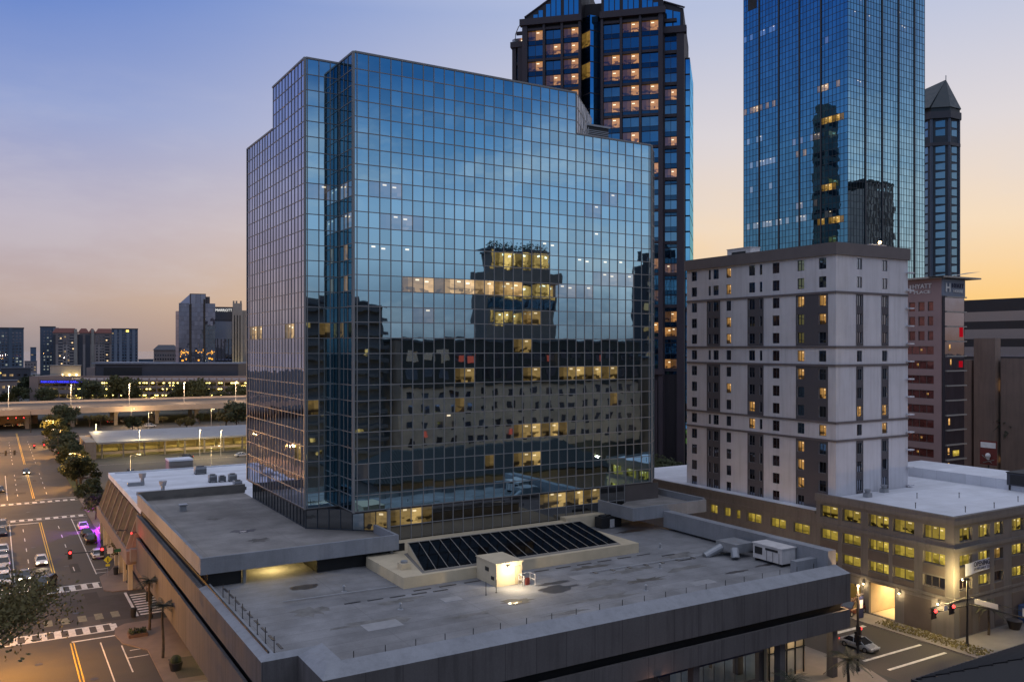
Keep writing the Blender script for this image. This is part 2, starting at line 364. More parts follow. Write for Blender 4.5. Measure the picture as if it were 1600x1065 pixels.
class MB:
    def __init__(self): self.v = []; self.f = []; self.m = []; self.uv = []; self.smooth = False
    def face(self, pts, mi=0, uv=None):
        i = len(self.v); self.v += [tuple(p) for p in pts]
        self.f.append(tuple(range(i, i+len(pts)))); self.m.append(mi)
        if uv is None: uv = [(0,0),(1,0),(1,1),(0,1)] if len(pts) == 4 else [(0.5,.5)]*len(pts)
        self.uv.append(uv)
        return self
    def box(self, x0, x1, y0, y1, z0, z1, mi=0):
        if x0 > x1: x0, x1 = x1, x0
        if y0 > y1: y0, y1 = y1, y0
        p = [(x0,y0,z0),(x1,y0,z0),(x1,y1,z0),(x0,y1,z0),(x0,y0,z1),(x1,y0,z1),(x1,y1,z1),(x0,y1,z1)]
        i = len(self.v); self.v += p
        for q in ((3,2,1,0),(4,5,6,7),(0,1,5,4),(1,2,6,5),(2,3,7,6),(3,0,4,7)):
            self.f.append(tuple(i+k for k in q)); self.m.append(mi); self.uv.append([(0,0),(1,0),(1,1),(0,1)])
        return self
    def prism(self, poly, z0, z1, mi=0, top=None, cap=True):
        """poly = counter-clockwise xy outline; top = other outline for the upper edge"""
        top = top or poly; k = len(poly); i = len(self.v)
        self.v += [(x, y, z0) for x, y in poly] + [(x, y, z1) for x, y in top]
        for a in range(k):
            b = (a+1) % k
            self.f.append((i+a, i+b, i+k+b, i+k+a)); self.m.append(mi); self.uv.append([(0,0),(1,0),(1,1),(0,1)])
        if cap:
            self.f.append(tuple(i+k+a for a in range(k))); self.m.append(mi); self.uv.append([(.5,.5)]*k)
            self.f.append(tuple(i+a for a in reversed(range(k)))); self.m.append(mi); self.uv.append([(.5,.5)]*k)
        return self
    def tube(self, a, b, r0, r1=None, seg=8, mi=0, cap=True):
        r1 = r0 if r1 is None else r1
        a, b = Vector(a), Vector(b); d = (b-a).normalized()
        u = d.orthogonal().normalized(); w = d.cross(u)
        i = len(self.v)
        for p, r in ((a, r0), (b, r1)):
            for k in range(seg):
                t = 2*pi*k/seg; self.v.append(tuple(p + u*(r*cos(t)) + w*(r*sin(t))))
        for k in range(seg):
            q = (k+1) % seg
            self.f.append((i+k, i+q, i+seg+q, i+seg+k)); self.m.append(mi); self.uv.append([(0,0),(1,0),(1,1),(0,1)])
        if cap:
            self.f.append(tuple(i+k for k in reversed(range(seg)))); self.m.append(mi); self.uv.append([(.5,.5)]*seg)
            self.f.append(tuple(i+seg+k for k in range(seg))); self.m.append(mi); self.uv.append([(.5,.5)]*seg)
        return self
    def rings(self, rings, mi=0, closed=True, capends=True):
        k = len(rings[0]); i = len(self.v)
        for r in rings: self.v += [tuple(p) for p in r]
        for a in range(len(rings)-1):
            for b in range(k if closed else k-1):
                c = (b+1) % k
                self.f.append((i+a*k+b, i+a*k+c, i+(a+1)*k+c, i+(a+1)*k+b)); self.m.append(mi); self.uv.append([(0,0),(1,0),(1,1),(0,1)])
        if capends:
            for a in (0, len(rings)-1):
                self.f.append(tuple(i+a*k+b for b in range(k))); self.m.append(mi); self.uv.append([(.5,.5)]*k)
        return self
    def ball(self, c, r, seg=10, ringn=6, mi=0, sz=1.0):
        rs = []
        for a in range(ringn+1):
            t = pi*(a+.02)/(ringn+.04)
            rs.append([(c[0]+r*sin(t)*cos(2*pi*k/seg), c[1]+r*sin(t)*sin(2*pi*k/seg), c[2]+sz*r*cos(t)) for k in range(seg)])
        return self.rings(rs, mi)
    def mesh(self, name, mats, off=None):
        me = bpy.data.meshes.new(name)
        vs = self.v if off is None else [(x-off[0], y-off[1], z-off[2]) for x, y, z in self.v]
        me.from_pydata(vs, [], self.f)
        if not isinstance(mats, (list, tuple)): mats = [mats]
        for m in mats: me.materials.append(m)
        me.polygons.foreach_set('material_index', self.m)
        if self.smooth: me.polygons.foreach_set('use_smooth', [True]*len(self.f))
        uvl = me.uv_layers.new(name='UVMap')
        flat = []
        for u in self.uv:
            for c in u: flat += [c[0], c[1]]
        uvl.data.foreach_set('uv', flat)
        me.update(); return me
    def build(self, name, mats, parent=None, local=False):
        """vertices are world coordinates unless local; the object's origin sits at its parent's"""
        off = None
        if parent is not None and not local: off = wpos(parent)
        return link(name, self.mesh(name, mats, off), parent)
    def build_each(self, name, mats, parent=None, local=False):
        """every connected piece becomes an object of its own"""
        par = {}
        def find(a):
            while par.setdefault(a, a) != a: par[a] = par[par[a]]; a = par[a]
            return a
        key = lambda p: (round(p[0], 3), round(p[1], 3), round(p[2], 3))
        for f in self.f:
            k0 = find(key(self.v[f[0]]))
            for i in f[1:]: par[find(key(self.v[i]))] = k0
        groups = {}
        for j, f in enumerate(self.f): groups.setdefault(find(key(self.v[f[0]])), []).append(j)
        out = []
        for js in groups.values():
            b = MB(); b.smooth = self.smooth
            for j in js: b.face([self.v[i] for i in self.f[j]], self.m[j], self.uv[j])
            out.append(b.build(name, mats, parent, local))
        return out
    def solo(self, name, mats, loc, label=None, cat=None, group=None, kind=None):
        o = link(name, self.mesh(name, mats, loc), None, loc)
        return tag(o, label, cat, group, kind)

def cellsum(sizes):
    r = [0.0]
    for s in sizes: r.append(r[-1]+s)
    return r

def curtain(parent, O, U, cols, rows, gl, mull, skip=None, litset=None, mw=.1, mh=.1, proud=.06, local=False, frame='mullion_grid', skin='glass_skin', Nn=None, inset=0.0):
    """curtain wall on a vertical plane: O = lower left (seen from outside), U = unit xy direction; rows from the bottom.
    litset: {(row, col): material}; runs of lit panes of one row and one material become one lit_window part."""
    U = Vector((U[0], U[1], 0)); Nv = Vector((U[1], -U[0], 0)); O = Vector(O)
    xs, zs = cellsum(cols), cellsum(rows)
    P = lambda s, z, d=0.0: O + U*s + Vector((0,0,z)) + Nv*d
    g = MB(); litset = litset or {}
    ok = lambda r, c: not (skip and skip(r, c))
    for r in range(len(rows)):
        for c in range(len(cols)):
            if not ok(r, c) or (r, c) in litset: continue
            g.face([P(xs[c], zs[r]), P(xs[c+1], zs[r]), P(xs[c+1], zs[r+1]), P(xs[c], zs[r+1])])
    g.build(skin, gl, parent, local)
    fr = MB()
    def bar(s0, s1, z0, z1, d=proud):
        a = [P(s0,z0,-.02),P(s1,z0,-.02),P(s1,z1,-.02),P(s0,z1,-.02)]; b = [P(s0,z0,d),P(s1,z0,d),P(s1,z1,d),P(s0,z1,d)]
        fr.face(b)
        for i in range(4): fr.face([a[i], a[(i+1)%4], b[(i+1)%4], b[i]])
    for c in range(len(cols)+1):
        rr = [r for r in range(len(rows)) if (c < len(cols) and ok(r, c)) or (c > 0 and ok(r, c-1))]
        if rr: bar(xs[c]-mw/2, xs[c]+mw/2, zs[rr[0]], zs[rr[-1]+1])
    for r in range(len(rows)+1):
        cc = [c for c in range(len(cols)) if (r < len(rows) and ok(r, c)) or (r > 0 and ok(r-1, c))]
        if cc: bar(xs[cc[0]], xs[cc[-1]+1], zs[r]-mh/2, zs[r]+mh/2, proud*.8)
    fr.build(frame, mull, parent, local)
    runs = {}
    for (r, c), m in litset.items():
        if 0 <= r < len(rows) and 0 <= c < len(cols) and ok(r, c): runs.setdefault((r, m.name), []).append((c, m))
    out = []
    for (r, nm), lst in sorted(runs.items()):
        lst.sort(key=lambda q: q[0]); cur = []
        def flush():
            if not cur: return
            b = MB()
            for c in cur: b.face([P(xs[c], zs[r], -.01), P(xs[c+1], zs[r], -.01), P(xs[c+1], zs[r+1], -.01), P(xs[c], zs[r+1], -.01)])
            out.append(b.build('lit_window', lst[0][1], parent, local))
        for c, m in lst:
            if cur and c != cur[-1]+1: flush(); cur = []
            cur.append(c)
        flush()
    return out

def wall_holes(mb, O, U, W, Ht, holes, depth=.2, mi=0, base=0.0):
    """vertical wall with recessed openings; holes = (s0, s1, z0, z1)"""
    U = Vector((U[0], U[1], 0)); Nv = Vector((U[1], -U[0], 0)); O = Vector(O)
    P = lambda s, z, d=0.0: O + U*s + Vector((0,0,z)) + Nv*d
    xs = sorted({0.0, W} | {h[0] for h in holes} | {h[1] for h in holes})
    zs = sorted({base, Ht} | {h[2] for h in holes} | {h[3] for h in holes})
    for a in range(len(xs)-1):
        for b in range(len(zs)-1):
            cx, cz = (xs[a]+xs[a+1])/2, (zs[b]+zs[b+1])/2
            if any(h[0] < cx < h[1] and h[2] < cz < h[3] for h in holes): continue
            mb.face([P(xs[a], zs[b]), P(xs[a+1], zs[b]), P(xs[a+1], zs[b+1]), P(xs[a], zs[b+1])], mi)
    for s0, s1, z0, z1 in holes:
        q = [(s0,z0),(s1,z0),(s1,z1),(s0,z1)]
        for i in range(4):
            a, b = q[i], q[(i+1)%4]
            mb.face([P(*a), P(*b), P(*b, -depth), P(*a, -depth)], mi)
    return P

def window_mesh(name, w, h, gl, fr, U, bars=1, t=.07, hbar=None):
    """window centred on its lower-left corner at the origin, lying on the plane along U"""
    U = Vector((U[0], U[1], 0)); Nv = Vector((U[1], -U[0], 0))
    P = lambda s, z, d=0.0: U*s + Vector((0,0,z)) + Nv*d
    b = MB()
    n_ = bars+1
    for k in range(n_):
        s0, s1 = w*k/n_, w*(k+1)/n_
        b.face([P(s0,0), P(s1,0), P(s1,h), P(s0,h)], 0)
    def bar(s0, s1, z0, z1):
        q = [P(s0,z0,.05),P(s1,z0,.05),P(s1,z1,.05),P(s0,z1,.05)]; a = [P(s0,z0,-.01),P(s1,z0,-.01),P(s1,z1,-.01),P(s0,z1,-.01)]
        b.face(q, 1)
        for i in range(4): b.face([a[i], a[(i+1)%4], q[(i+1)%4], q[i]], 1)
    bar(0, w, 0, t); bar(0, w, h-t, h)
    for k in range(n_+1):
        c = min(max(w*k/n_, t/2), w-t/2); bar(c-t/2, c+t/2, t, h-t)
    if hbar: bar(0, w, hbar-t/2, hbar+t/2)
    return b.mesh(name, [gl, fr])

def text_mesh(s, size, depth=.06, bold=0.0):
    cu = bpy.data.curves.new('lettering', 'FONT'); cu.body = s; cu.size = size; cu.extrude = depth; cu.align_x = 'CENTER'; cu.align_y = 'CENTER'
    cu.offset = bold; cu.resolution_u = 3
    o = bpy.data.objects.new('lettering', cu); COL.objects.link(o)
    bpy.context.view_layer.update()
    me = bpy.data.meshes.new_from_object(o.evaluated_get(bpy.context.evaluated_depsgraph_get()))
    bpy.data.objects.remove(o); bpy.data.curves.remove(cu)
    return me
def lettering(parent, s, size, loc, rz, m, depth=.06, bold=0.0, width=None):
    me = text_mesh(s, size, depth, bold); me.materials.clear(); me.materials.append(m)
    o = link('lettering', me, parent)
    p = wpos(parent); o.location = (loc[0]-p.x, loc[1]-p.y, loc[2]-p.z)
    o.rotation_euler = (radians(90), 0, rz)
    if width:
        xs = [v.co.x for v in me.vertices]; k = width/(max(xs)-min(xs))
        for v in me.vertices: v.co.x *= k
    return o
def lamp(parent, kind, loc, energy, color, size=.25, spot=None, aim=(0,0,-1), world=True, blend=.6):
    l = bpy.data.lights.new('lamp_light', kind); l.energy = energy; l.color = color
    l.shadow_soft_size = size
    o = bpy.data.objects.new('lamp_light', l); COL.objects.link(o)
    if parent: o.parent = parent
    p = wpos(parent) if (parent and world) else Vector((0,0,0))
    o.location = (loc[0]-p.x, loc[1]-p.y, loc[2]-p.z)
    if kind == 'SPOT':
        l.spot_size = radians(spot or 120); l.spot_blend = blend
        o.rotation_euler = Vector(aim).to_track_quat('-Z', 'Y').to_euler()
    return o
FX, FY = (1, 0), (0, -1)      # FX: wall facing -Y (runs +X); FY: wall facing -X (runs -Y)

# ================================================================== GROUND, ROADS, PAVEMENTS
def sheet(name, x0, x1, y0, y1, z, m, parent=None):
    b = MB(); b.face([(x0,y0,z),(x1,y0,z),(x1,y1,z),(x0,y1,z)])
    return tag(b.build(name, m), kind='structure')
sheet('ground', -4000, 9000, -4000, 9000, -.012, M['far_ground'])
w_ = MB(); w_.face([(-6000,1350,-.004),(9000,1350,-.004),(9000,9000,-.004),(-6000,9000,-.004)])
tag(w_.build('bay_water', M['water']), kind='structure')
# avenue on the left (along Y) and the street on the right (along Y), cross streets along X
sheet('road', -7, 17.4, 20, 430, 0.0, M['asphalt'])
sheet('cross_road', -60, 100, 125, 138, .002, M['asphalt_dark'])
sheet('near_cross_road', -60, 200, 42, 57.5, .002, M['asphalt_dark'])
sheet('side_road', 84, 97.5, -60, 42, .0, M['asphalt'])
sheet('side_road', 84, 97.5, 57.5, 300, .0, M['asphalt'])
sheet('far_cross_road', 17.4, 220, 284, 300, .002, M['asphalt'])
sheet('parking_lot', 19, 84, 180, 284, .004, M['asphalt'])
sheet('parking_lot', 19.5, 160, 338, 428, .004, M['asphalt'])
sheet('lot_grass', 20, 27, 345, 420, .008, M['grass'])
def pavement(name, poly, z=.14, m=None):
    b = MB(); b.prism(poly, -.01, z)
    return tag(b.build(name, m or M['paving']), kind='structure')
pavement('pavement', [(15.7,60),(27,60),(27,122.4),(14.6,122.4),(13.3,121),(13.0,118.5),(13.4,114.5),(15.7,110.5)])
pavement('pavement', [(14.0,141),(15,139.4),(19,139.0),(19,283),(17.4,283),(17.4,157),(16.0,152.5),(14.2,149.5)])
pavement('pavement', [(17.4,301),(21,301),(21,420),(17.4,420)])
pavement('pavement', [(27,57.7),(79,57.7),(82.6,59),(83.8,62),(83.8,124),(27,124)], m=M['concrete'])
pavement('pavement', [(97.6,58),(180,58),(180,63.1),(101.3,63.1),(101.3,280),(97.6,280)], m=M['concrete'])
pavement('pavement', [(-14,144),(-7.1,144),(-7.1,283),(-14,283)])
pavement('pavement', [(-14,20),(-7.1,20),(-7.1,122),(-14,122)])
pavement('median_strip', [(17.3,232),(19.4,232),(19.4,282),(17.3,282)], .15, M['grass'])
# road markings
def marks(name, rects, m, z=.006):
    b = MB()
    for x0,x1,y0,y1 in rects: b.face([(x0,y0,z),(x1,y0,z),(x1,y1,z),(x0,y1,z)])
    return tag(b.build(name, m), kind='structure')
r = []
for y0 in (143.2, 146.4): r.append((-6.5, 14.0, y0, y0+.35))
for k in range(13): r.append((-6.3+k*1.6, -5.5+k*1.6, 143.55, 146.4))
for y0 in (120.6, 123.6): r.append((-6.5, 13.2, y0, y0+.35))
for k in range(13): r.append((-6.3+k*1.6, -5.5+k*1.6, 120.95, 123.6))
for y0 in (206, 228.6):
    for k in range(15): r.append((-6.5+k*1.58, -5.6+k*1.58, y0, y0+1.9))
    r.append((-6.5, 17.2, y0-.3, y0-.12)); r.append((-6.5, 17.2, y0+2.0, y0+2.18))
for k in range(9): r.append((17.0, 22.0, 125.7+k*1.32, 126.3+k*1.32))
r.append((16.4, 16.75, 125.4, 138.4))
r.append((-6.5, 8.0, 149.0, 149.5)); r.append((8.2, 15.2, 118.2, 118.6))
r += [(-6.4, 8.0, 202.5, 203), (8.4, 17, 233, 233.4)]
for x in (5.0, 11.2):
    for k in range(14):
        y = 156+k*9.5
        if not (203 < y < 234): r.append((x-.07, x+.07, y, y+3))
for x in (11.2,): r.append((x-.07, x+.07, 96, 116.5))
for x in (5.0, 11.2):
    for k in range(8): r.append((x-.07, x+.07, 308+k*10, 311+k*10))
r.append((13.95, 14.1, 152, 204)); r.append((2.7, 2.85, 150, 204)); r.append((2.7, 2.85, 236, 282))
r += [(13.2,13.35,104,114.0),(13.2,15.6,108.9,109.1),(13.9,16,152.6,152.8),(13.9,16,155,155.2),(13.9,15.8,111.5,111.7)]
for k in range(7): r.append((13.9, 16.9, 163+k*6.5, 163.12+k*6.5))
for k in range(16): r.append((24+k*3.6, 24.12+k*3.6, 262, 268))
for k in range(16): r.append((24+k*3.6, 24.12+k*3.6, 228, 233))
r.append((90.6, 96.8, 72.2, 72.8)); r.append((85.8, 96.5, 61.0, 61.4)); r.append((85.8, 96.5, 64.2, 64.6)); r.append((90.55,90.7,73,110))
r.append((25, 215, 291.9, 292.05))
marks('road_markings', r, M['paint'])
r = [(7.95,8.1,152,203),(8.3,8.45,152,203),(7.95,8.1,92,118),(8.3,8.45,92,118),(7.95,8.1,236,282),(8.3,8.45,236,282),(7.95,8.1,306,420),(8.3,8.45,306,420)]
marks('yellow_line', r, M['yellow_paint'])
r = []
for k in range(5): r.append((5.6+k*2.0, 6.6+k*2.0, 126.5, 129.3))
marks('worn_crossing', r, mat('worn_paint', (.19,.18,.12), .8, .3, 2, dirt=.3))

# ================================================================== MAIN GLASS TOWER
XF0, XF1, YF = 36.8, 82.7, 98.1        # front face
XL, YL, YB = 32.5, 103.2, 131.0        # left face
ZB, ZT, ZS = 16.4, 71.2, 65.53         # underside, roof, stepped roof
RH = (ZT-ZB)/29.0
tw = thing('office_tower', 'blue mirror-glass office tower with a square pane grid, rising from the broad grey podium', 'office tower', (57, 110, 0))
rows29 = [RH]*29
cf = [.45]+[1.4516]*31+[.45]
def litpick(spec):
    d = {}
    for r, c0, c1, m in spec:
        for c in range(c0, c1+1): d[(r, c)] = m
    return d
# rows count from the bottom (0) to the roof (28)
Lf = litpick([(23,1,1,L['dash']),(22,6,6,L['dash']),(20,2,4,L['pale']),(18,3,6,L['pale']),(16,1,5,L['dash']),(14,1,1,L['dash']),(14,5,8,L['warm']),
  (14,9,13,L['bright']),(14,14,16,L['warm']),(14,20,24,L['pale']),(15,25,29,L['pale']),(20,24,25,L['pale']),(22,29,29,L['pale']),
  (19,14,14,L['dash']),(17,18,20,L['dash']),(16,22,28,L['dash']),(18,24,25,L['dash']),(5,8,9,L['dash']),(9,20,20,L['dash']),(7,19,19,L['dash']),(21,26,27,L['pale']),(12,17,18,L['office']),(10,16,17,L['office']),(12,6,7,L['pale']),
  (8,10,11,L['office']),(8,17,18,L['office']),(8,21,22,L['office']),(8,23,24,L['office']),(8,25,27,L['office']),
  (6,10,10,L['office']),(6,27,27,L['office']),(4,16,21,L['office']),(2,16,18,L['office']),(2,13,13,L['office']),(2,6,6,L['pale']),(2,1,1,L['pale'])])
sk = lambda r, c: (r >= 26 and c >= 23)
curtain(tw, (XF0, YF, ZB), (1,0), cf, rows29, G['tower'], M['alum'], skip=sk, litset=Lf)
# return face of the front block (faces -X) and the set-back front face beside it
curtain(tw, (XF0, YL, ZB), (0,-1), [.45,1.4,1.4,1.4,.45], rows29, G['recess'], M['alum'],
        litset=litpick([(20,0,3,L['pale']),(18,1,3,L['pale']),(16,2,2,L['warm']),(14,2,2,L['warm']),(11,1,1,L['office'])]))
curtain(tw, (XL, YL, ZB), (1,0), [.3,1.45,1.45,1.1], rows29, G['tower'], M['alum'],
        litset=litpick([(20,1,2,L['pale']),(11,2,2,L['office']),(6,1,1,L['office'])]))
# left face (faces -X), upper part steps down towards the back
ncl = 20; cwl = (YB-YL)/ncl
curtain(tw, (XL, YB, ZB), (0,-1), [cwl]*ncl, rows29, G['tower_side'], M['alum'], skip=lambda r, c: r >= 26 and c < 10, mw=.085, mh=.1,
        litset=litpick([(11,1,5,L['warm']),(11,14,16,L['warm']),(3,17,18,L['office'])]))
# chamfered east end, stepped corner, backs
curtain(tw, (XF1, YF, ZB), (sqrt(.5), sqrt(.5)), [1.4,1.4,1.4], rows29[:26], G['tower'], M['alum'])
curtain(tw, (85.67, 101.07, ZB), (0,1), [1.5]*20, rows29[:26], G['tower'], M['alum'])
curtain(tw, (85.67, YB, ZB), (-1,0), [1.45]*36, rows29[:26], G['tower'], M['alum'])
curtain(tw, (69.3, YF, ZT-RH*3), (sqrt(.5), sqrt(.5)), [1.4]*9, rows29[:3], mat('parapet_back_panel', (.62,.64,.70), .35), M['alum'], skin='screen_panel', frame='screen_frame')
b = MB()                                # roofs, core and underside
b.prism([(XF0+.1,YF+.12),(XF1-.05,YF+.12),(85.5,101.1),(85.5,YB-.1),(XL+.12,YB-.1),(XL+.12,YL+.12),(XF0+.12,YL+.12)], ZS-1.5, ZS-1.2)
b.prism([(XF0+.1,YF+.12),(69.2,YF+.12),(78.1,107.0),(78.1,117.4),(XL+.12,117.4),(XL+.12,YL+.12),(XF0+.12,YL+.12)], ZT-1.4, ZT-1.1)
b.box(34.5,78,117.1,117.4,ZS-1.2,ZT); b.box(78,78.3,107,117.4,ZS-1.2,ZT)
b.build('roof', M['deck'], tw)
b = MB(); b.prism([(XF0,YF+.02),(XF1,YF+.02),(85.6,101.0),(85.6,YB),(XL+.02,YB),(XL+.02,YL),(XF0,YL)], ZB-.25, ZB-.02)
b.build('soffit', M['soffit'], tw)
b = MB()                                # bright metal corner strips and roof edge
for x, y, z1 in ((XF0,YF,ZT),(XL,YL,ZT),(XF1,YF,ZS),(XL,YB,ZS)): b.box(x-.13,x+.13,y-.13,y+.13,ZB-.1,z1+.15)
b.box(XF0+.13,69.3,YF-.1,YF+.25,ZT,ZT+.22); b.box(69.3,XF1-.13,YF-.1,YF+.25,ZS,ZS+.22)
b.box(XL-.1,XL+.25,YL+.13,117.4,ZT,ZT+.22); b.box(XL-.1,XL+.25,117.4,YB-.13,ZS,ZS+.22); b.box(XL+.13,XF0,YL-.1,YL+.25,ZT,ZT+.22); b.box(XF0-.1,XF0+.25,YF+.25,YL-.1,ZT,ZT+.22)
b.build_each('corner_trim', M['alum'], tw)
# recessed glazed foot: cut corner, then straight under the front face
curtain(tw, (33.2, 130.5, 11.3), (0,-1), [1.45]*17+[.85], [2.4,2.45], G['dim'], M['alum_dark'], frame='foot_frame', skin='foot_glass')
curtain(tw, (33.2, 105.0, 11.3), (.743,-.669), [1.52]*7, [2.4,2.45], G['dim'], M['alum_dark'], frame='foot_frame', skin='foot_glass',
        litset=litpick([(1,4,4,L['pale']),(1,5,6,L['office'])]))
curtain(tw, (41.4, 98.13, 12.1), (1,0), [1.4516]*25, [2.1,2.2], G['dim'], M['alum'], frame='foot_frame', skin='foot_glass',
        litset=litpick([(1,0,3,L['office']),(1,15,21,L['office'])]))
b = MB(); b.box(41.0,41.4,97.7,98.1,11.3,ZB-.1); b.box(40.8,78.3,97.9,98.3,11.3,12.05)
b.build_each('base_column', M['alum'], tw)
b = MB(); b.box(77.7,84,98.14,98.3,11.3,ZB-.2); b.box(34,84,104.8,105,11.2,ZB-.3)
b.build_each('core_wall', M['garage_dark'], tw)
# plant on the stepped roof
t = thing('cooling_plant', 'black louvred plant box on the stepped roof of the mirror-glass tower', 'roof plant', (77, 107, ZS-1.2))
b = MB(); b.box(75.6,79.7,104.5,110.0,ZS-1.2,ZS+3.5); b.build('plant_box', M['black'], t)
b = MB(); b.box(75.4,79.9,104.3,110.2,ZS+3.5,ZS+3.75)
for k in range(16): b.box(75.65,79.65,104.42,104.5,ZS-.9+k*.25,ZS-.8+k*.25)
b.build_each('louvre', M['metal'], t)
b = MB(); b.tube((80.6,108,ZS-1.2),(80.6,108,ZS+2.4),.6,seg=12); b.build_each('exhaust_duct', M['black'], t)
b = MB()
for k in range(5):
    x = 71+k*1.3; b.tube((x,99.9+k*1.3,ZS-1.1),(x+1.6,101+k*1.3,ZT-.4),.07); b.tube((x,99.9+k*1.3,ZS-1.1),(x,99.9+k*1.3,ZT-.4),.06)
b.build_each('screen_brace', M['metal'], tw)

# ================================================================== PODIUM
pd = thing('parking_podium', 'broad grey podium with sloping parapets and dark slot bands below the mirror-glass tower', 'podium', (50, 80, 0))
DZ = 11.3
PX0, PX1, PY0, PY1 = 17.8, 79.6, 61.4, 136.5
XN, YN = 20.7, 67.5                    # the front-left corner steps back
b = MB()                               # fascias of the main deck: outer panels with a sloping coping
# front
b.box(XN, PX1, PY0, PY0+.3, 8.55, 11.6); b.box(XN, PX1, PY0+.02, PY0+.3, 5.75, 7.7)
b.box(PX1-.3, PX1, PY0+.3, 90, 8.55, 11.6); b.box(PX1-.32, PX1-.02, PY0+.3, 130, 5.75, 7.7)
b.box(XN, XN+.3, PY0+.3, YN+.4, 8.55, 11.6); b.box(XN+.02, XN+.3, PY0+.3, YN+.4, 5.75, 7.7)
# left
b.box(PX0, PX0+.3, YN, PY1, 9.25, 11.6); b.box(PX0+.02, PX0+.3, YN+.3, PY1, 3.8, 8.3)
b.box(PX0+.3, XN, YN, YN+.3, 9.25, 11.6); b.box(PX0+.32, XN, YN+.02, YN+.3, 3.8, 8.3)
b.build_each('fascia', M['podium'], pd)
b = MB()                               # recessed dark slots
b.box(XN+.5, PX1-.5, PY0+.9, PY0+1.0, 5.9, 11.2); b.box(PX1-1.0, PX1-.9, PY0+1.0, 130, 5.9, 11.2)
b.box(PX0+.8, PX0+.9, YN+1, PY1-.2, 4.0, 12.0); b.box(PX0+.9, XN+.6, YN+.9, YN+1.0, 4.0, 11.2); b.box(XN+.5,XN+.6,PY0+1,YN+.9,5.9,11.2)
b.build_each('slot_band', M['dark'], pd)
b = MB()                               # coping
def slope(p0, p1, q0, q1, z0=11.6, z1=12.25):     # outer edge p, inner edge q
    b.face([(*p0,z0),(*p1,z0),(*q1,z1),(*q0,z1)]); b.face([(*q0,z1),(*q1,z1),(*q1,DZ),(*q0,DZ)])
slope((XN,PY0),(PX1,PY0),(XN+.9,PY0+1.7),(PX1-.35,PY0+1.7))
b.face([(XN,PY0,11.6),(XN+.9,PY0+1.7,12.25),(XN+2.0,YN+.1,12.25),(XN,YN+.1,11.6)][::-1])
b.face([(XN+.9,PY0+1.7,12.25),(XN+2.0,PY0+1.7,12.25),(XN+2.0,YN+.1,12.25)])
b.face([(PX1,PY0,11.6),(PX1,PY0+1.7,11.6),(PX1-.35,PY0+1.7,12.25)])
slope((PX0,91.5),(PX0,YN),(PX0+1.15,91.5),(PX0+1.15,YN+.6),11.6,11.95)
b.face([(PX0,YN,11.6),(XN+2,YN,11.6),(XN+2,YN+.6,11.95),(PX0+1.15,YN+.6,11.95)])
b.face([(PX0+1.15,YN+.6,11.95),(XN+2,YN+.6,11.95),(XN+2,YN+.6,DZ),(PX0+1.15,YN+.6,DZ)])
b.box(PX0+.3,XN,YN+.3,YN+.6,9.3,11.55)
b.box(PX1-1.3,PX1,PY0+1.9,90.4,11.62,13.75); b.box(PX1-4.6,PX1-1.3,PY0+3.4,PY0+4.2,11.3,12.7)
b.build_each('coping', M['coping'], pd)
b = MB()                               # deck of the parking roof
b.prism([(PX0+.3,YN+.3),(XN+1.5,YN+.3),(XN+1.5,PY0+1.5),(PX1-.5,PY0+1.5),(PX1-.5,130),(PX0+.3,PY1)], DZ-.3, DZ)
b.build('roof_deck', M['deck'], pd)
b = MB()                               # raised flat roof on the left and its return on the right
def raised(x0, x1, y0, y1, front=.35):
    b.box(x0, x1, y0, y0+front, 12.9, 14.6); b.box(x0, x0+front, y0+front, y1, 12.9, 14.6)
raised(18.0, 39.8, 91.5, 136.5); b.box(39.45, 39.8, 91.85, 98.4, 12.9, 14.6)
raised(73.0, 86.2, 90.4, 107); b.box(85.85, 86.2, 90.75, 107, 12.9, 14.8)
b.build_each('raised_fascia', M['coping'], pd)
b = MB()
b.prism([(18.3,91.8),(39.5,91.8),(39.5,98.0),(41.0,98.0),(33.2,105.05),(33.2,136.4),(18.3,136.4)], 13.3, 13.6)
b.build('raised_roof', M['deck_tan'], pd)
b = MB(); b.prism([(73.3,90.7),(85.9,90.7),(85.9,106.9),(77.9,106.9),(77.9,97.9),(73.3,94.6)], 13.3, 13.9); b.build('raised_roof', M['deck_tan'], pd)
b = MB(); b.box(18.1,33.4,136.05,136.45,13.6,14.9)
for k in range(5): b.box(20+k*3,21.6+k*3,135.98,136.05,14.0,14.5)
b.build('back_parapet', M['concrete'], pd)
b = MB()                               # walls under the raised roofs, leaving the lit bay open
b.box(18.9,22.3,92.6,92.8,DZ,13.3); b.box(30.5,41,92.6,92.8,DZ,13.3); b.box(22.2,22.4,92.8,104,DZ,13.3); b.box(30.5,30.7,92.8,104,DZ,13.3)
b.build_each('under_wall', M['dark'], pd)
b = MB(); b.box(22.4,30.5,103.8,104,DZ,13.3); b.build('bay_wall', M['cream'], pd)
b = MB(); b.box(66.5,79,96.6,98.1,DZ,12.9); b.build('end_wall', M['cream'], pd)
b = MB(); b.box(39.0,39.3,92.0,92.3,DZ,12.9); b.box(22.45,22.75,92.2,92.5,DZ,12.9); b.build_each('support_post', M['alum'], pd)
b = MB()                               # ground floor, set back under the overhang
b.box(27,77.5,66,66.3,.14,5.7); b.box(27,27.3,66.3,124,.14,5.7); b.box(77.2,77.5,66.3,124,.14,5.7)
b.build_each('ground_wall', M['podium'], pd)
b = MB(); b.box(PX0+.05,PX1-.05,PY0+.35,PY1,5.70,5.74); b.box(PX0+.05,24,YN+.35,PY1,3.74,3.78); b.build_each('overhang_soffit', M['soffit'], pd)
b = MB()
for x in (22,34,46,58,70,78.2): b.box(x,x+.8,PY0+1.2,PY0+2,.14,5.68)
b.build_each('pillar', M['podium'], pd)
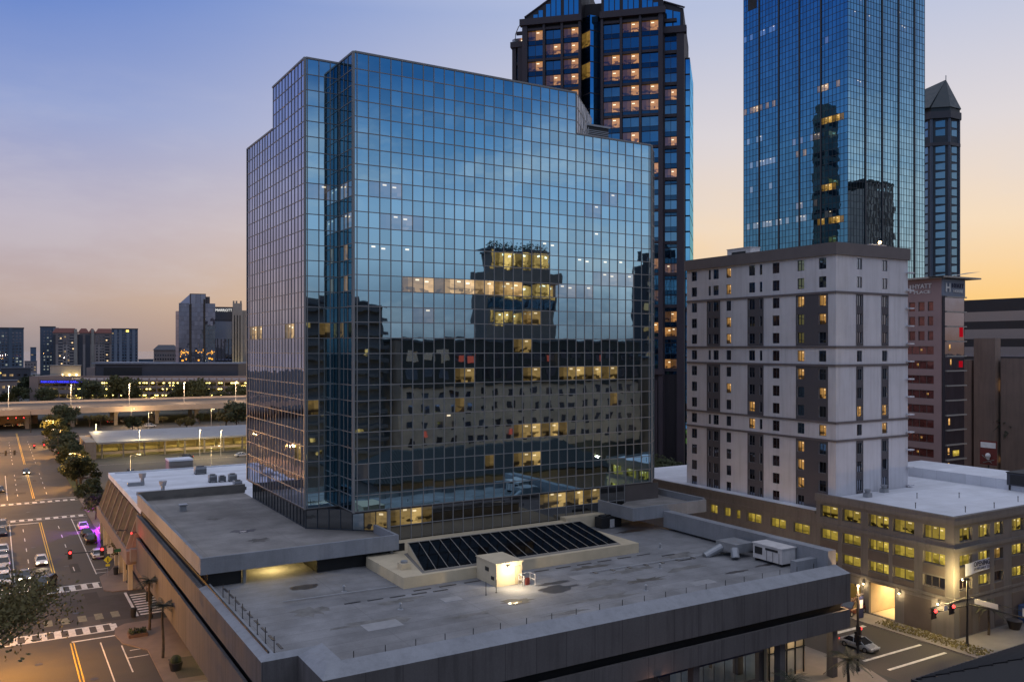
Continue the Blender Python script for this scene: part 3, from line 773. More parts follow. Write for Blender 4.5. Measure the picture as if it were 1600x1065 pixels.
b = MB(); b.box(71.2,77.3,65.6,65.9,.14,5.4); b.build('shopfront_panel', M['cream'], pd)
sf = MB()
for k in range(4): sf.face([(71.6+k*1.35,65.55,.5),(72.85+k*1.35,65.55,.5),(72.85+k*1.35,65.55,2.95),(71.6+k*1.35,65.55,2.95)])
sf.build_each('shopfront_window', mat('frosted_pane',(.42,.40,.36),.4), pd)
sf = MB()
for k in range(5): sf.box(71.48+k*1.35,71.6+k*1.35,65.38,65.52,.2,4.2)
sf.box(71.4,77.1,65.4,65.5,3.0,3.1); sf.build('shopfront_frame', M['black'], pd)
sf = MB()
for k in range(8): sf.face([(58+k*1.5,65.95,.6),(59.4+k*1.5,65.95,.6),(59.4+k*1.5,65.95,3.4),(58+k*1.5,65.95,3.4)])
sf.build_each('shopfront_window', L['pale'], pd)
b = MB(); b.box(56,70.5,65.4,65.9,3.6,5.6); b.build('shop_awning', M['sign_blue'], pd)
# wall lamp on the fascia near the bottom edge and the lit parking bay
t = thing('wall_lamp', 'small glowing lamp under the lower front band of the grey podium', 'lamp', (52.5, 61.2, 5.3))
b = MB(); b.tube((52.5,61.35,5.6),(52.5,61.1,5.35),.05); b.box(52.3,52.7,60.9,61.2,5.28,5.42); b.build('bracket', M['black'], t)
b = MB(); b.ball((52.5,61.05,5.15),.15,8,5); b.build('bulb', emit('lamp_salmon',(1,.4,.22),14), t)
lamp(t, 'POINT', (52.5,60.7,4.9), 60, (1,.5,.3), .15)
t = thing('ceiling_lamp', 'yellow strip lamp inside the open bay below the raised roof left of the tower', 'lamp', (26.5, 98, 13.2))
b = MB(); b.box(25.9,27.1,97.8,98.2,13.12,13.28); b.build('tube', emit('bay_yellow',(1,.74,.2),6), t)
lamp(t, 'POINT', (26.5,96,12.8), 520, (1,.72,.25), .4)

# ------------------------------------------------ roof of the podium: skylight, stair box, rails, plant
sk_ = thing('roof_skylight', 'long cream curb with a sloping dark glass skylight at the foot of the tower', 'skylight', (51, 88, DZ))
b = MB(); b.prism([(36.0,81.6),(66.8,81.6),(66.8,85.0),(66.8,97.9),(40.5,97.9),(36.0,92.0)], DZ, 12.45); b.build('curb', M['cream'], sk_)
b = MB(); b.prism([(38.4,82.2),(64.6,82.2),(64.8,91.0),(40.2,91.0)], 12.45, 12.55, top=[(38.6,82.3),(64.4,82.3),(64.6,90.9),(40.4,90.9)])
b.build('skylight_sill', M['concrete'], sk_)
b = MB(); nb = 18
A0, A1, B0, B1 = Vector((38.7,82.4,12.56)), Vector((64.3,82.4,12.56)), Vector((40.5,90.6,13.75)), Vector((64.5,90.6,13.75))
for k in range(nb):
    f0, f1 = k/nb, (k+1)/nb
    b.face([A0.lerp(A1,f0), A0.lerp(A1,f1), B0.lerp(B1,f1), B0.lerp(B1,f0)])
b.build('skylight_glass', G['skylight'], sk_)
b = MB()
for k in range(nb+1):
    f0 = k/nb; b.tube(A0.lerp(A1,f0)+Vector((0,0,.03)), B0.lerp(B1,f0)+Vector((0,0,.03)), .04, seg=6)
b.tube(A0,A1,.09,seg=6); b.tube(B0,B1,.09,seg=6); b.build('glazing_bar', mat('glazing_bar', (.26,.235,.20), .5), sk_)
b = MB(); b.face([A0,B0,(40.5,90.6,12.5)]); b.face([A1,(64.5,90.6,12.5),B1]); b.face([B0,B1,(64.5,90.6,12.5),(40.5,90.6,12.5)]); b.build_each('skylight_end', M['cream'], sk_)
t = thing('roof_vent', 'short vent stub with a pale cap on the left end of the cream skylight curb', 'vent', (37.6,85,12.45))
b = MB(); b.box(37.0,38.1,84.4,85.5,12.45,13.1); b.build('base', M['cream'], t)
b = MB(); b.tube((37.55,84.95,13.1),(37.55,84.95,13.3),.38,seg=12); b.build('cap', M['metal'], t)

st = thing('stair_penthouse', 'cream stair box with a glaring lamp on its front, standing before the skylight', 'stair box', (46, 79, DZ))
b = MB()
b.prism([(44.5,77.3),(47.6,77.3),(47.6,81.58),(44.5,81.58)], DZ, 13.6); b.box(44.4,47.7,77.2,81.6,13.6,13.72)
b.build('wall', M['cream'], st)
b = MB(); b.box(44.44,44.5,77.75,78.35,11.9,12.1+.15); b.box(44.43,44.5,78.9,79.6,12.6,13.0); b.build_each('wall_vent', M['black'], st)
b = MB(); b.box(46.75,47.4,77.24,77.3,DZ,13.2); b.build('door', mat('cream_door',(.42,.35,.24),.6), st)
b = MB(); b.tube((45.9,77.2,13.25),(45.9,77.0,13.25),.05); b.box(45.7,46.1,76.85,77.15,13.25,13.4); b.build('lamp_housing', M['metal'], st)
b = MB(); b.ball((45.9,76.98,13.16),.16,10,6); b.build('lamp_bulb', emit('flood_bulb',(1,.86,.58),40), st)
lamp(st, 'POINT', (45.9,75.7,13.2), 620, (1,.80,.50), .12)
t = thing('guard_rail', 'white tubular rail cage beside the stair box lamp', 'railing', (47.6,76.6,DZ))
b = MB()
for x, y in ((47.0,77.0),(47.0,76.0),(48.4,77.0),(48.4,76.0)): b.tube((x,y,DZ),(x,y,DZ+1.1),.035,seg=6)
for z in (.55,1.1):
    b.tube((47.0,76.0,DZ+z),(47.0,77.0,DZ+z),.03,seg=6); b.tube((48.4,76.0,DZ+z),(48.4,77.0,DZ+z),.03,seg=6); b.tube((47.0,77.0,DZ+z),(48.4,77.0,DZ+z),.03,seg=6)
b.build('rail', M['unit_white'], t); b = MB(); b.box(47.6,48.0,76.4,76.7,DZ,DZ+.7); b.build('standpipe', M['maroon'], t)
# thin rail posts just inside the parapet
pm = MB(); pm.tube((0,0,0),(0,0,1.35),.035,seg=6); pm.box(-.08,.08,-.08,.08,0,.04); pme = pm.mesh('rail_post', M['black'])
for k in range(21):
    x = 23.8+k*2.62
    tag(link('rail_post', pme, None, (x, 63.4+.004*k, DZ)), 'thin dark post in the row just inside the front parapet of the podium roof', 'post', 'rail posts along the front parapet')
for k in range(8):
    y = 70+k*2.6
    tag(link('rail_post', pme, None, (19.5, y, DZ)), 'thin dark post in the row just inside the left parapet of the podium roof', 'post', 'rail posts along the left parapet')
for x, y in ((42.2,75.4),(43.5,75.6)):
    tag(link('guard_post', pme, None, (x, y, DZ)), 'thin post casting a shadow left of the lit stair box', 'post', 'posts by the stair box')
# lengths of dark strip (old rail feet / expansion strips) and stains: flush sheets on the deck
def patch(name, cx, cy, rx, ry, z, m, n_=22, jag=.3, seed=1, solo=True):
    rnd = random.Random(seed); b = MB()
    pts = []
    for k in range(n_):
        a = 2*pi*k/n_; q = 1+rnd.uniform(-jag, jag); pts.append((cx+rx*q*cos(a), cy+ry*q*sin(a), z))
    b.face(pts); return b.build(name, m, pd)
patch('roof_stain', 49.6,73.6,2.2,1.1,DZ+.006,M['stain'],seed=2); patch('roof_stain', 50.6,75.6,2.0,.5,DZ+.006,M['stain'],seed=3)
patch('roof_stain', 43.8,72.0,1.9,.8,DZ+.006,mat('dry_stain',(.11,.10,.09),.8,.4,1),seed=4,jag=.45); patch('puddle', 43.4,71.7,.8,.32,DZ+.012,M['wet'],seed=5,jag=.12)
patch('roof_stain', 70.3,69.0,1.6,.35,DZ+.006,M['stain'],seed=6); patch('roof_stain', 75.4,69.5,2.0,.35,DZ+.006,M['stain'],seed=7)
patch('roof_stain', 59.5,71.5,2.6,.7,DZ+.006,mat('dry_stain',(.11,.10,.09)),seed=8,jag=.45); patch('roof_stain', 57.5,79.0,2.6,.6,DZ+.006,mat('dry_stain',(.11,.10,.09)),seed=9,jag=.4)
patch('roof_stain', 73.5,91.6,2.4,.6,DZ+.006,M['stain'],seed=10); patch('roof_hatch', 27.5,87.6,1.6,.9,DZ+.008,M['stain'],seed=11,jag=.15)
patch('roof_stain', 26.2,107.5,1.5,1.0,13.607,M['stain'],seed=12,jag=.5); patch('puddle', 26.3,107.3,.7,.35,13.612,emit('skydome_gap',(.62,.62,.62),.7) if False else M['wet'],seed=13,jag=.2)
patch('roof_stain', 26.5,101.5,1.2,.9,13.607,mat('dry_stain',(.11,.10,.09)),seed=14,jag=.5); patch('roof_stain', 24.7,117,.9,.6,13.607,mat('dry_stain',(.11,.10,.09)),seed=15,jag=.5)
b = MB()
for k in range(11): b.box(36.6+k*2.9,38.5+k*2.9,80.4-.12,80.4+.12,DZ,DZ+.05)
for k in range(5): b.box(29+k*2.3,30.6+k*2.3,79.6-.7*k*.2,79.85-.7*k*.2,DZ,DZ+.05)
for k in range(9): b.box(20.2,20.4,70.5+k*2.4,72+k*2.4,DZ,DZ+.05)
b.box(68,69.9,78.6,78.85,DZ,DZ+.05); b.box(68.3,70,75.8,76.05,DZ,DZ+.05)
b.build_each('roof_strip', M['stain'], pd)
# mechanical units at the right end
t = thing('roof_unit', 'large white packaged air unit near the right end of the podium roof', 'air unit', (77.0,69.7,DZ))
b = MB(); b.box(75.9,78.1,67.6,71.9,DZ+.35,DZ+2.0); b.box(75.8,78.2,67.5,72.0,DZ+2.0,DZ+2.12); b.build('cabinet', M['unit_white'], t)
b = MB(); b.box(75.84,75.9,70.5,71.6,DZ+.9,DZ+1.7); b.box(75.84,75.9,68.2,70.0,DZ+1.55,DZ+1.8)
for k in range(3): b.box(75.86,75.9,68.0+k*.9,68.03+k*.9,DZ+.4,DZ+1.5)
b.build('intake_grille', M['black'], t); b = MB(); b.box(76.0,78,67.8,68.0,DZ,DZ+.35); b.box(76,78,71.5,71.7,DZ,DZ+.35); b.build_each('rail_foot', M['black'], t)
t = thing('air_duct', 'silver foil duct with an elbow left of the white air unit on the podium roof', 'duct', (74.5,74.5,DZ))
b = MB(); b.box(74.2,77.2,73.0,76.2,DZ+.7,DZ+1.7); b.tube((74.4,73.4,DZ+1.2),(74.1,72.9,DZ+.2),.5,seg=12); b.build('duct_run', M['metal'], t)
b = MB(); b.tube((72.0,75.8,DZ+.1),(74.3,75.4,DZ+1.0),.42,.5,seg=12); b.build('duct_branch', M['metal'], t)
t = thing('condenser', 'dark condenser with a pale panel by the cream wall below the raised right roof', 'condenser', (72,95,DZ))
b = MB(); b.box(71,74.4,94.6,96.2,DZ+.1,DZ+1.5); b.tube((71.8,95.4,DZ+1.5),(71.8,95.4,DZ+1.7),.6,seg=12); b.tube((73.5,95.4,DZ+1.5),(73.5,95.4,DZ+1.7),.6,seg=12); b.build('casing', M['black'], t)
b = MB(); b.box(72.4,73.1,94.5,94.6,DZ+.1,DZ+1.2); b.build('access_panel', M['unit_white'], t)
t = thing('roof_vent', 'square metal vent with a flat cap on the raised tan roof left of the tower', 'vent', (22.3,125,13.6))
b = MB(); b.box(21.9,22.7,124.6,125.4,13.6,14.3); b.build('base', M['metal'], t); b = MB(); b.box(21.75,22.85,124.45,125.55,14.4,14.55); b.tube((22.3,125,14.3),(22.3,125,14.4),.2); b.build('cap', M['metal'], t)

# ================================================================== WHITE-ROOFED BUILDING ON THE AVENUE
wb = thing('white_roofed_building', 'low building with a bright white roof and slanted dark windows along the avenue', 'building', (30,158,0))
b = MB(); b.prism([(19.3,137),(60,137),(60,179.5),(19.3,179.5)], .1, 11.4); b.build('wall', M['beige'], wb)
b = MB(); b.prism([(19.6,137.3),(60,137.3),(60,179.2),(19.6,179.2)], 11.5, 12.1); b.build('roof', M['white_roof'], wb)
b = MB(); b.box(18.6,19.6,136.8,179.6,11.45,12.35); b.box(19.6,60,179.2,179.6,11.45,12.35); b.build('parapet', M['white_roof'], wb)
b = MB(); b.box(16.6,19.2,136.9,179.5,4.4,6.3); b.prism([(16.6,136.7),(19.3,136.7),(19.3,136.95),(16.6,136.95)], 4.4, 12.0, top=[(18.6,136.7),(19.3,136.7),(19.3,136.95),(18.6,136.95)])
b.build_each('ledge', M['beige'], wb)
b = MB(); gmb = MB()
for k in range(7):
    y0, y1 = 139+k*5.8, 143.9+k*5.8
    gmb.face([(16.9,y1,6.4),(16.9,y0,6.4),(18.5,y0,11.3),(18.5,y1,11.3)])
    for y in (y0-.45,): b.prism([(16.7,y),(18.9,y),(18.9,y+.5),(16.7,y+.5)], 6.3, 11.45, top=[(18.4,y),(18.9,y),(18.9,y+.5),(18.4,y+.5)])
b.build_each('window_fin', M['beige'], wb); gmb.build_each('slanted_window', mat('dark_screen',(.03,.028,.028),.75,spec=.15), wb)
b = MB()
for k in range(8): b.box(17.1,17.7,139.0+k*5.6,139.6+k*5.6,.1,4.4)
b.build_each('column', M['cream'], wb)
b = MB(); b.box(17.0,18.6,135.6,136.7,5.0,6.8); b.build('projecting_sign', M['concrete'], wb)
def ac(name, lab, x, y, z, w=1.3, d=1.3, h=1.0, grp=None):
    t = thing(name, lab, 'air unit', (x,y,z), 0, grp)
    b = MB(); b.box(-w/2,w/2,-d/2,d/2,.2,h); b.build('casing', M['metal'], t, True)
    b = MB(); b.tube((0,0,h),(0,0,h+.12),w*.38,seg=12)
    for k in range(5): b.box(-w/2-.02,w/2+.02,-d/2-.02,-d/2,.3+k*.14,.37+k*.14)
    b.build('fan_grille', M['black'], t, True)
    b = MB(); b.box(-w/2,-w/2+.15,-d/2,d/2,0,.2); b.box(w/2-.15,w/2,-d/2,d/2,0,.2); b.build_each('foot', M['black'], t, True); return t
ac('air_condenser','pair-fan condenser standing alone near the back edge of the white roof',33.6,171,12.1,2.0,1.6,1.4)
ac('air_condenser','left of the three grey condensers in a row on the white roof',33.4,159.3,12.1,1.3,1.3,1.3,'condensers on the white roof')
ac('air_condenser','middle and smallest of the three grey condensers on the white roof',35.0,159.0,12.1,1.1,1.1,1.0,'condensers on the white roof')
ac('air_condenser','right of the three grey condensers in a row on the white roof',36.7,158.6,12.1,1.3,1.3,1.3,'condensers on the white roof')
ac('air_condenser','grey condenser with a pipe loop nearest the tower on the white roof',35.6,150.2,12.1,1.3,1.3,1.3)
t = thing('roof_hut', 'plain grey stair hut behind the back edge of the white roof', 'stair hut', (31.8,182.4,0)); b = MB(); b.box(29.6,34,180.4,184.4,0,13.6); b.build('wall', M['concrete'], t); b = MB(); b.box(29.5,34.1,180.3,184.5,13.6,13.9); b.build('roof', M['white_roof'], t)
for y, x, lab in ((162,22.2,'long flat duct with an upright fan cowl on the white roof, farther one'),(151,23.8,'long flat duct with an upright fan cowl on the white roof, nearer one')):
    t = thing('kitchen_exhaust', lab, 'exhaust duct', (x,y,12.1), 0, 'exhaust ducts on the white roof')
    b = MB(); b.box(19.8,x+.3,y-.3,y+.3,12.2,12.7); b.build('duct_run', M['metal'], t)
    b = MB(); b.tube((x,y,12.1),(x,y,13.4),.3,seg=10); b.tube((x,y,13.4),(x,y,14.2),.5,.65,seg=10); b.build('fan_cowl', M['metal'], t)

for k,(x,y,lab) in enumerate(((33,75.5,'small round drain vent low on the podium roof left of the stair box'),(57,68.5,'small round vent near the middle of the front parapet'),(64,74.5,'small round vent on the podium roof right of the big stains'),(70.5,82,'small round vent near the right end of the skylight'),(30.5,84,'small round vent left of the cream skylight curb'))):
    t = thing('pipe_vent', lab, 'vent', (x,y,DZ)); b = MB(); b.tube((0,0,0),(0,0,.5),.09,seg=8); b.build('pipe', M['metal'], t, True); b = MB(); b.tube((0,0,.5),(0,0,.62),.17,.1,seg=8); b.tube((0,0,0),(0,0,.04),.3,.22,seg=10); b.build('flashing', M['metal'], t, True)
t = thing('conduit', 'thin conduit run lying on blocks across the right half of the podium roof', 'conduit', (66,77,DZ))
b = MB(); b.tube((56,76.8,DZ+.16),(75.8,76.0,DZ+.16),.05,seg=6); b.build('pipe', M['metal'], t)
b = MB()
for k in range(9): b.box(56.5+k*2.3,56.8+k*2.3,76.3-k*.09,76.95-k*.09,DZ,DZ+.11)
b.build_each('block', M['concrete'], t)
t = thing('conduit', 'thin conduit run along the left half of the podium roof toward the bay', 'conduit', (30,80,DZ))
b = MB(); b.tube((24,83.2,DZ+.14),(35.8,82.6,DZ+.14),.045,seg=6); b.build('pipe', M['metal'], t)
for i_,(cx_,cy_,rx_,ry_) in enumerate(((30,73,3.2,.9),(38,70.5,2.6,.5),(52,68.5,3.4,.6),(61,75.5,2.4,.7),(66,73,2.8,.6),(25.5,79,1.6,1.2),(34,78,2.2,.6),(70,78,2.4,.8),(55,73.0,2.2,1.0),(46,66.5,2.4,.4))):
    patch('roof_stain', cx_, cy_, rx_, ry_, DZ+.006, mat('faint_stain', (.165,.16,.155), .9, .35, .8), seed=30+i_, jag=.5)
for i_,(x0_,y0_,w_,d_) in enumerate(((28,71,3.4,2.0),(53.2,75.2,2.6,1.7),(62.5,67,3,1.4),(37.6,75.2,2.0,1.5))):
    b = MB(); b.box(x0_,x0_+w_,y0_,y0_+d_,DZ-.01,DZ+.014); b.build('membrane_patch', mat('membrane_patch', (.29,.29,.30), .85, .12, .8, dirt=.3), pd)

t = thing('shop_lamp', 'warm downlight under the podium edge lighting the cream shopfront', 'lamp', (74,64,5.4)); b = MB(); b.tube((0,0,0),(0,0,.25),.16,seg=10); b.build('housing', M['black'], t, True); b = MB(); b.tube((0,0,-.03),(0,0,0),.13,seg=10); b.build('bulb', E_WARM, t, True)
lamp(t,'POINT',(0,-.3,-.4),260,(1,.78,.5),.2,world=False)

# ================================================================== WHITE HOTEL (right, behind the low wing)
ht = thing('apartment_hotel', 'pale stucco high-rise hotel with dark vertical window panels and thin dark bands', 'hotel', (110,97,0))
HX, HY0, HY1, HX1, HZ0, HZ1 = 103.0, 81.9, 112.8, 119.5, 8.0, 51.05
cols = [(110.3,111.6),(106.97,107.53),(105.15,106.38),(102.34,103.4),(97.18,98.46),(95.67,96.22),(92.23,93.59),(87.5,88.78),(83.57,84.87)]
rowz = [48.2-2.685*k for k in range(15)]
holes = []
for a, c in cols:
    for z in rowz: holes.append((HY1-c, HY1-a, z-.8-HZ0, z+.8-HZ0))
b = MB(); P1 = wall_holes(b, (HX,HY1,HZ0), FY, HY1-HY0, 49.3-HZ0, holes, .18)
wh = b.build('wall', M['hotel_light'], ht)
rc = [(107.6,108.75),(113.35,114.6)]
b = MB(); P2 = wall_holes(b, (HX,HY0,HZ0), FX, HX1-HX, 49.3-HZ0, [(a-HX,c-HX,z-.8-HZ0,z+.8-HZ0) for a,c in rc for z in rowz], .18)
b.face([(HX1,HY0,HZ0),(HX1,HY1,HZ0),(HX1,HY1,49.3),(HX1,HY0,49.3)]); b.face([(HX1,HY1,HZ0),(HX,HY1,HZ0),(HX,HY1,49.3),(HX1,HY1,49.3)])
b.build('wall', M['hotel_light'], ht)
def panel_left(y0, y1, z0, z1, m=M['hotel_dark'], nm='dark_panel'):
    b = MB(); hs = [(y1-c, y1-a, max(z-.8,z0)-z0, min(z+.8,z1)-z0) for a,c in cols for z in rowz if a > y0 and c < y1 and z0 < z-.8 and z+.8 < z1]
    wall_holes(b, (HX-.06,y1,z0), FY, y1-y0, z1-z0, hs, .08); 
    b.face([(HX-.06,y0,z0),(HX,y0,z0),(HX,y0,z1),(HX-.06,y0,z1)]); b.face([(HX-.06,y1,z0),(HX,y1,z0),(HX,y1,z1),(HX-.06,y1,z1)])
    b.build(nm, m, ht)
def panel_right(x0, x1, z0, z1):
    b = MB(); hs = [(a-x0, c-x0, z-.8-z0, z+.8-z0) for a,c in rc for z in rowz if a > x0 and c < x1 and z0 < z-.8 and z+.8 < z1]
    wall_holes(b, (x0,HY0-.06,z0), FX, x1-x0, z1-z0, hs, .08); b.build('dark_panel', M['hotel_dark'], ht)
for z0, z1 in ((36.3,43.8),(25.4,33.3),(HZ0,22.5)):
    for y0, y1 in ((104.79,107.87),(95.4,98.71),(83.25,89.03)): panel_left(y0, y1, z0, z1)
    for x0, x1 in ((107.4,108.95),(113.15,114.8)): panel_right(x0, x1, z0, z1)
b = MB()
for z in (43.95, 36.1, 33.45, 25.25, 22.65):
    b.box(HX-.14, HX1+.02, HY0-.14, HY0, z-.16, z+.16); b.box(HX-.14, HX, HY0, HY1, z-.16, z+.16)
b.build_each('dark_band', M['hotel_trim'], ht)
b = MB(); b.box(HX-.35, HX1+.2, HY0-.35, HY0+.2, 49.3, 51.05); b.box(HX-.35, HX+.2, HY0+.2, HY1+.2, 49.3, 51.05); b.box(HX1-.2, HX1+.2, HY0+.2, HY1+.2, 49.3, 51.05); b.box(HX+.2,HX1-.2,HY1-.2,HY1+.2,49.3,51.05)
b.build('parapet', M['hotel_trim'], ht)
b = MB(); b.box(HX+.2,HX1-.2,HY0+.2,HY1-.2,49.5,49.8); b.build('roof', M['white_roof'], ht)
b = MB()
for z in [48.6-2.685*k for k in range(15)]: b.box(HX1-.5,HX1+.6,HY0-.7,HY0-.06,z-1.35,z-1.15)
b.build_each('balcony_edge', M['hotel_light'], ht)
LITL = {(0,3),(1,3),(2,7),(2,8),(3,2),(3,3),(4,3),(5,7),(6,7),(7,3),(8,4),(9,4),(9,8),(10,7),(3,8),(11,7),(12,7),(7,2),(8,0),(0,2),(7,8),(2,2)}
meshes = {}
def hotel_window(w, lit_, U, brown=False):
    k = (round(w,1), lit_, U, brown)
    if k not in meshes:
        gl = L['room'] if lit_ else (G['window_brown'] if brown else G['window'])
        meshes[k] = window_mesh('window', w, 1.6, gl, M['alum_dark'], U, 1 if w > 1 else 0, .07)
    return meshes[k]
cnt = 0; rest = MB()
order = sorted([(r, c) for r in range(15) for c in range(len(cols))], key=lambda q: (q[0], q[1]))
nwin = 0
for r, z in enumerate(rowz):
    for ci, (a, c) in enumerate(rc):
        m = hotel_window(c-a, (r, ci) in {(8,0),(8,1),(9,1)}, FX)
        if nwin < 30: link('window', m, ht, (a-110, HY0+.15-97, z-.8)); nwin += 1
for ci in (8,7,6,4,3,0,2,1,5):
    a, c = cols[ci]
    for r, z in enumerate(rowz):
        m = hotel_window(c-a, (r, ci) in LITL, FY, ci == 6)
        if nwin < 100:
            link('window', m, ht, (HX+.15-110, c-97, z-.8)); nwin += 1
        else:
            for p in m.polygons:
                rest.face([(v[0]+HX+.15, v[1]+c, v[2]+z-.8) for v in [m.vertices[i].co for i in p.vertices]], p.material_index)
tag(rest.build('window', [G['window'], M['alum_dark']], ht), kind='stuff')
for x, y, w, d, h, lab in ((107,103.5,2.2,5.2,2.6,'white rooftop air unit with a dark grille on the left of the pale hotel roof'),(116.5,86,3.4,2.4,1.9,'low white box behind the glaring roof lamp on the pale hotel')):
    t = thing('roof_unit', lab, 'roof unit', (x,y,49.8)); b = MB(); b.box(-w/2,w/2,-d/2,d/2,.2,h); b.build('cabinet', M['unit_white'], t, True)
    b = MB(); b.box(-w/2-.03,-w/2,-d*.3,d*.3,h*.45,h*.8); b.build('grille', M['black'], t, True); b = MB(); b.box(-w/2-.1,w/2+.1,-d/2-.1,d/2+.1,h,h+.1); b.build('lid', M['unit_white'], t, True)
t = thing('roof_lamp', 'glaring warm lamp on a short post at the corner of the pale hotel roof', 'lamp', (113.5,82.6,50.9))
b = MB(); b.tube((113.5,82.6,50.9),(113.5,82.6,51.7),.05); b.build('post', M['metal'], t); b = MB(); b.ball((113.5,82.4,51.7),.22,10,6); b.build('bulb', emit('roof_bulb',(1,.66,.25),22), t)
lamp(t,'POINT',(113.5,82.0,51.9),180,(1,.66,.3),.2)

# ================================================================== PARKING GARAGE WITH LIT DECKS + LOW WING
gr = thing('parking_garage', 'grey corner parking garage with rows of yellow-lit openings and a white roof', 'garage', (120,75,0))
GX, GY = 101.4, 63.2
GZ = 14.7
wy = [(80.3,83.3),(76.6,79.6),(72.3,75.4),(68.6,71.7),(64.4,67.4)]
rows = [(11.9,13.6),(8.8,10.25),(5.9,7.3)]
holes = [(84-c, 84-a, z0, z1) for a, c in wy for z0, z1 in rows] + [(84-75.3,84-71.4,.2,4.4)] + [(84-78.6,84-76.6,.2,3.6)]
b = MB(); wall_holes(b, (GX,84,0), FY, 84-GY, GZ, holes, .45)
wx = [(102.5,105.2),(106.6,109.1),(110.1,112.1),(114.1,116.9),(118.2,121),(122.4,125.2),(126.5,129.3),(130.6,133.4)]
holes2 = [(a-GX, c-GX, z0, z1) for a, c in wx for z0, z1 in rows]
wall_holes(b, (GX,GY,0), FX, 140-GX, GZ, holes2, .45)
b.build('wall', M['garage'], gr)
b = MB(); b.box(GX-.18,GX,GY,84,10.75,11.25); b.box(GX-.18,140,GY-.18,GY,10.75,11.25); b.box(GX-.12,GX,GY,84,4.75,5.1); b.box(GX-.12,140,GY-.12,GY,4.75,5.1); b.box(GX-.25,GX,GY,84.1,14.1,14.7); b.box(GX-.25,140,GY-.25,GY,14.1,14.7)
b.build_each('string_course', M['garage'], gr)
b = MB(); b.box(GX-.2,140,GY-.2,GY+.35,14.7,15.15); b.box(GX-.2,GX+.35,GY+.35,84.1,14.7,15.15); b.build('parapet', M['garage'], gr)
b = MB(); b.prism([(GX+.2,GY+.2),(150,GY+.2),(150,100),(119.6,100),(119.6,81.8),(103.0,81.8),(103.0,84),(GX+.2,84)], 14.4, 14.8); b.build('roof', M['white_roof'], gr)
b = MB(); b.box(130,130.4,70,100,14.8,16.3); b.box(119.8,130,99.6,100,14.8,16.2); b.build_each('roof_upstand', M['white_roof'], gr)
wmesh = {}
def gwin(w, h, m, U, bars):
    k = (round(w,1), round(h,1), m.name, U, bars)
    if k not in wmesh: wmesh[k] = window_mesh('window', w, h, m, M['garage_dark'], U, bars, .09)
    return wmesh[k]
for i, (a, c) in enumerate(wy):
    for j, (z0, z1) in enumerate(rows):
        m = L['garage_busy'] if j == 0 else L['garage']
        if (i, j) == (4, 2): m = G['window']
        link('window', gwin(c-a, z1-z0, m, FY, [1,1,2,1,2][i]), gr, (GX+.42-120, c-75, z0))
        if j > 0:
            q = MB(); q.box(GX-.04,GX,a,c,z0-1.3,z0-.05); q.build('spandrel_panel', M['garage_dark'], gr)
for i, (a, c) in enumerate(wx):
    for j, (z0, z1) in enumerate(rows):
        m = L['garage_busy'] if j == 0 else (L['garage'] if (i+j) % 3 else L['gold'])
        if j == 2 and i < 3: m = G['window_brown'] if i != 1 else L['garage']
        link('window', gwin(c-a, z1-z0, m, FX, 1 + (i % 2)), gr, (a-120, GY+.42-75, z0))
        if j > 0:
            q = MB(); q.box(a,c,GY-.04,GY,z0-1.3,z0-.05); q.build('spandrel_panel', M['garage_dark'], gr)
    q = MB(); q.box(a,c,GY-.05,GY,.3,4.0); q.build('ground_shutter', M['garage_dark'], gr)
for a, c in ((79.8,83.2),(66.2,70.0)):
    q = MB(); q.box(GX-.05,GX,a,c,.2,4.2); q.build('ground_shutter', M['garage_dark'], gr)
# the open drive-in: a lit room behind the doorway
b = MB(); b.box(GX+.45,113,71.0,71.2,.1,4.5); b.box(GX+.45,113,75.4,75.6,.1,4.5); b.box(113,113.2,71.0,75.6,.1,4.5); b.box(GX+.45,113.2,71.0,75.6,4.5,4.6); b.box(GX+.4,113,71.2,75.4,.0,.05)
b.build_each('bay_lining', M['cream'], gr)
q = MB(); q.box(GX+.2,GX+.4,76.62,78.58,.22,3.58); q.build('side_room', L['gold'], gr)
q = MB(); q.box(104,108,73.1,73.5,4.36,4.48); q.build('bay_lamp', emit('bay_tube',(1,.74,.36),5), gr)
lamp(gr,'AREA',(106.0,73.3,4.3),620,(1,.68,.32),.1).data.size = 2.5
for k,(y,z) in enumerate(((76.0,4.1),(70.6,4.1),(65.2,4.1))):
    t = thing('wall_lamp', ('small warm wall lamp left of the lit garage doorway','small warm wall lamp right of the lit garage doorway','small warm wall lamp near the street corner of the garage')[k], 'lamp', (GX-.1,y,z), 0, 'wall lamps on the garage')
    b = MB(); b.box(GX-.3,GX-.02,y-.1,y+.1,z,z+.12); b.build('bracket', M['black'], t); b = MB(); b.ball((GX-.25,y,z-.1),.11,8,5); b.build('bulb', E_WARM, t)
    lamp(t,'POINT',(GX-.55,y,z-.2),90 if k != 2 else 160,(1,.72,.34),.12)
lw = thing('low_wing', 'low grey wing with one row of small yellow windows, at the foot of the hotel', 'building', (120,100,0))
wlow = [(a,c) for a,c in ((85.2,88.2),(89.6,92.6),(94.4,97.4),(98.8,99.8),(100.9,102.4),(103.8,105.6),(106.6,107.3),(108.6,111.2),(113,116),(118,121))]
holes = [(132-c,132-a,8.8,10.25) for a,c in wlow] + [(132-c,132-a,5.9,7.3) for a,c in wlow]
b = MB(); wall_holes(b, (GX+.03,132,0), FY, 132-84.05, 12.2, holes, .35); b.build('wall', M['garage'], lw)
b = MB(); b.box(GX-.2,103.0,84.1,132,12.2,12.6); b.build('parapet', M['garage'], lw)
b = MB(); b.box(GX-.1,103,84.1,132,12.6,12.68); b.box(103,125,113,132,12.0,12.3); b.build_each('roof', M['white_roof'], lw)
b = MB(); b.box(GX-.12,GX+.02,84.1,132,10.75,11.1); b.build('string_course', M['garage'], lw)
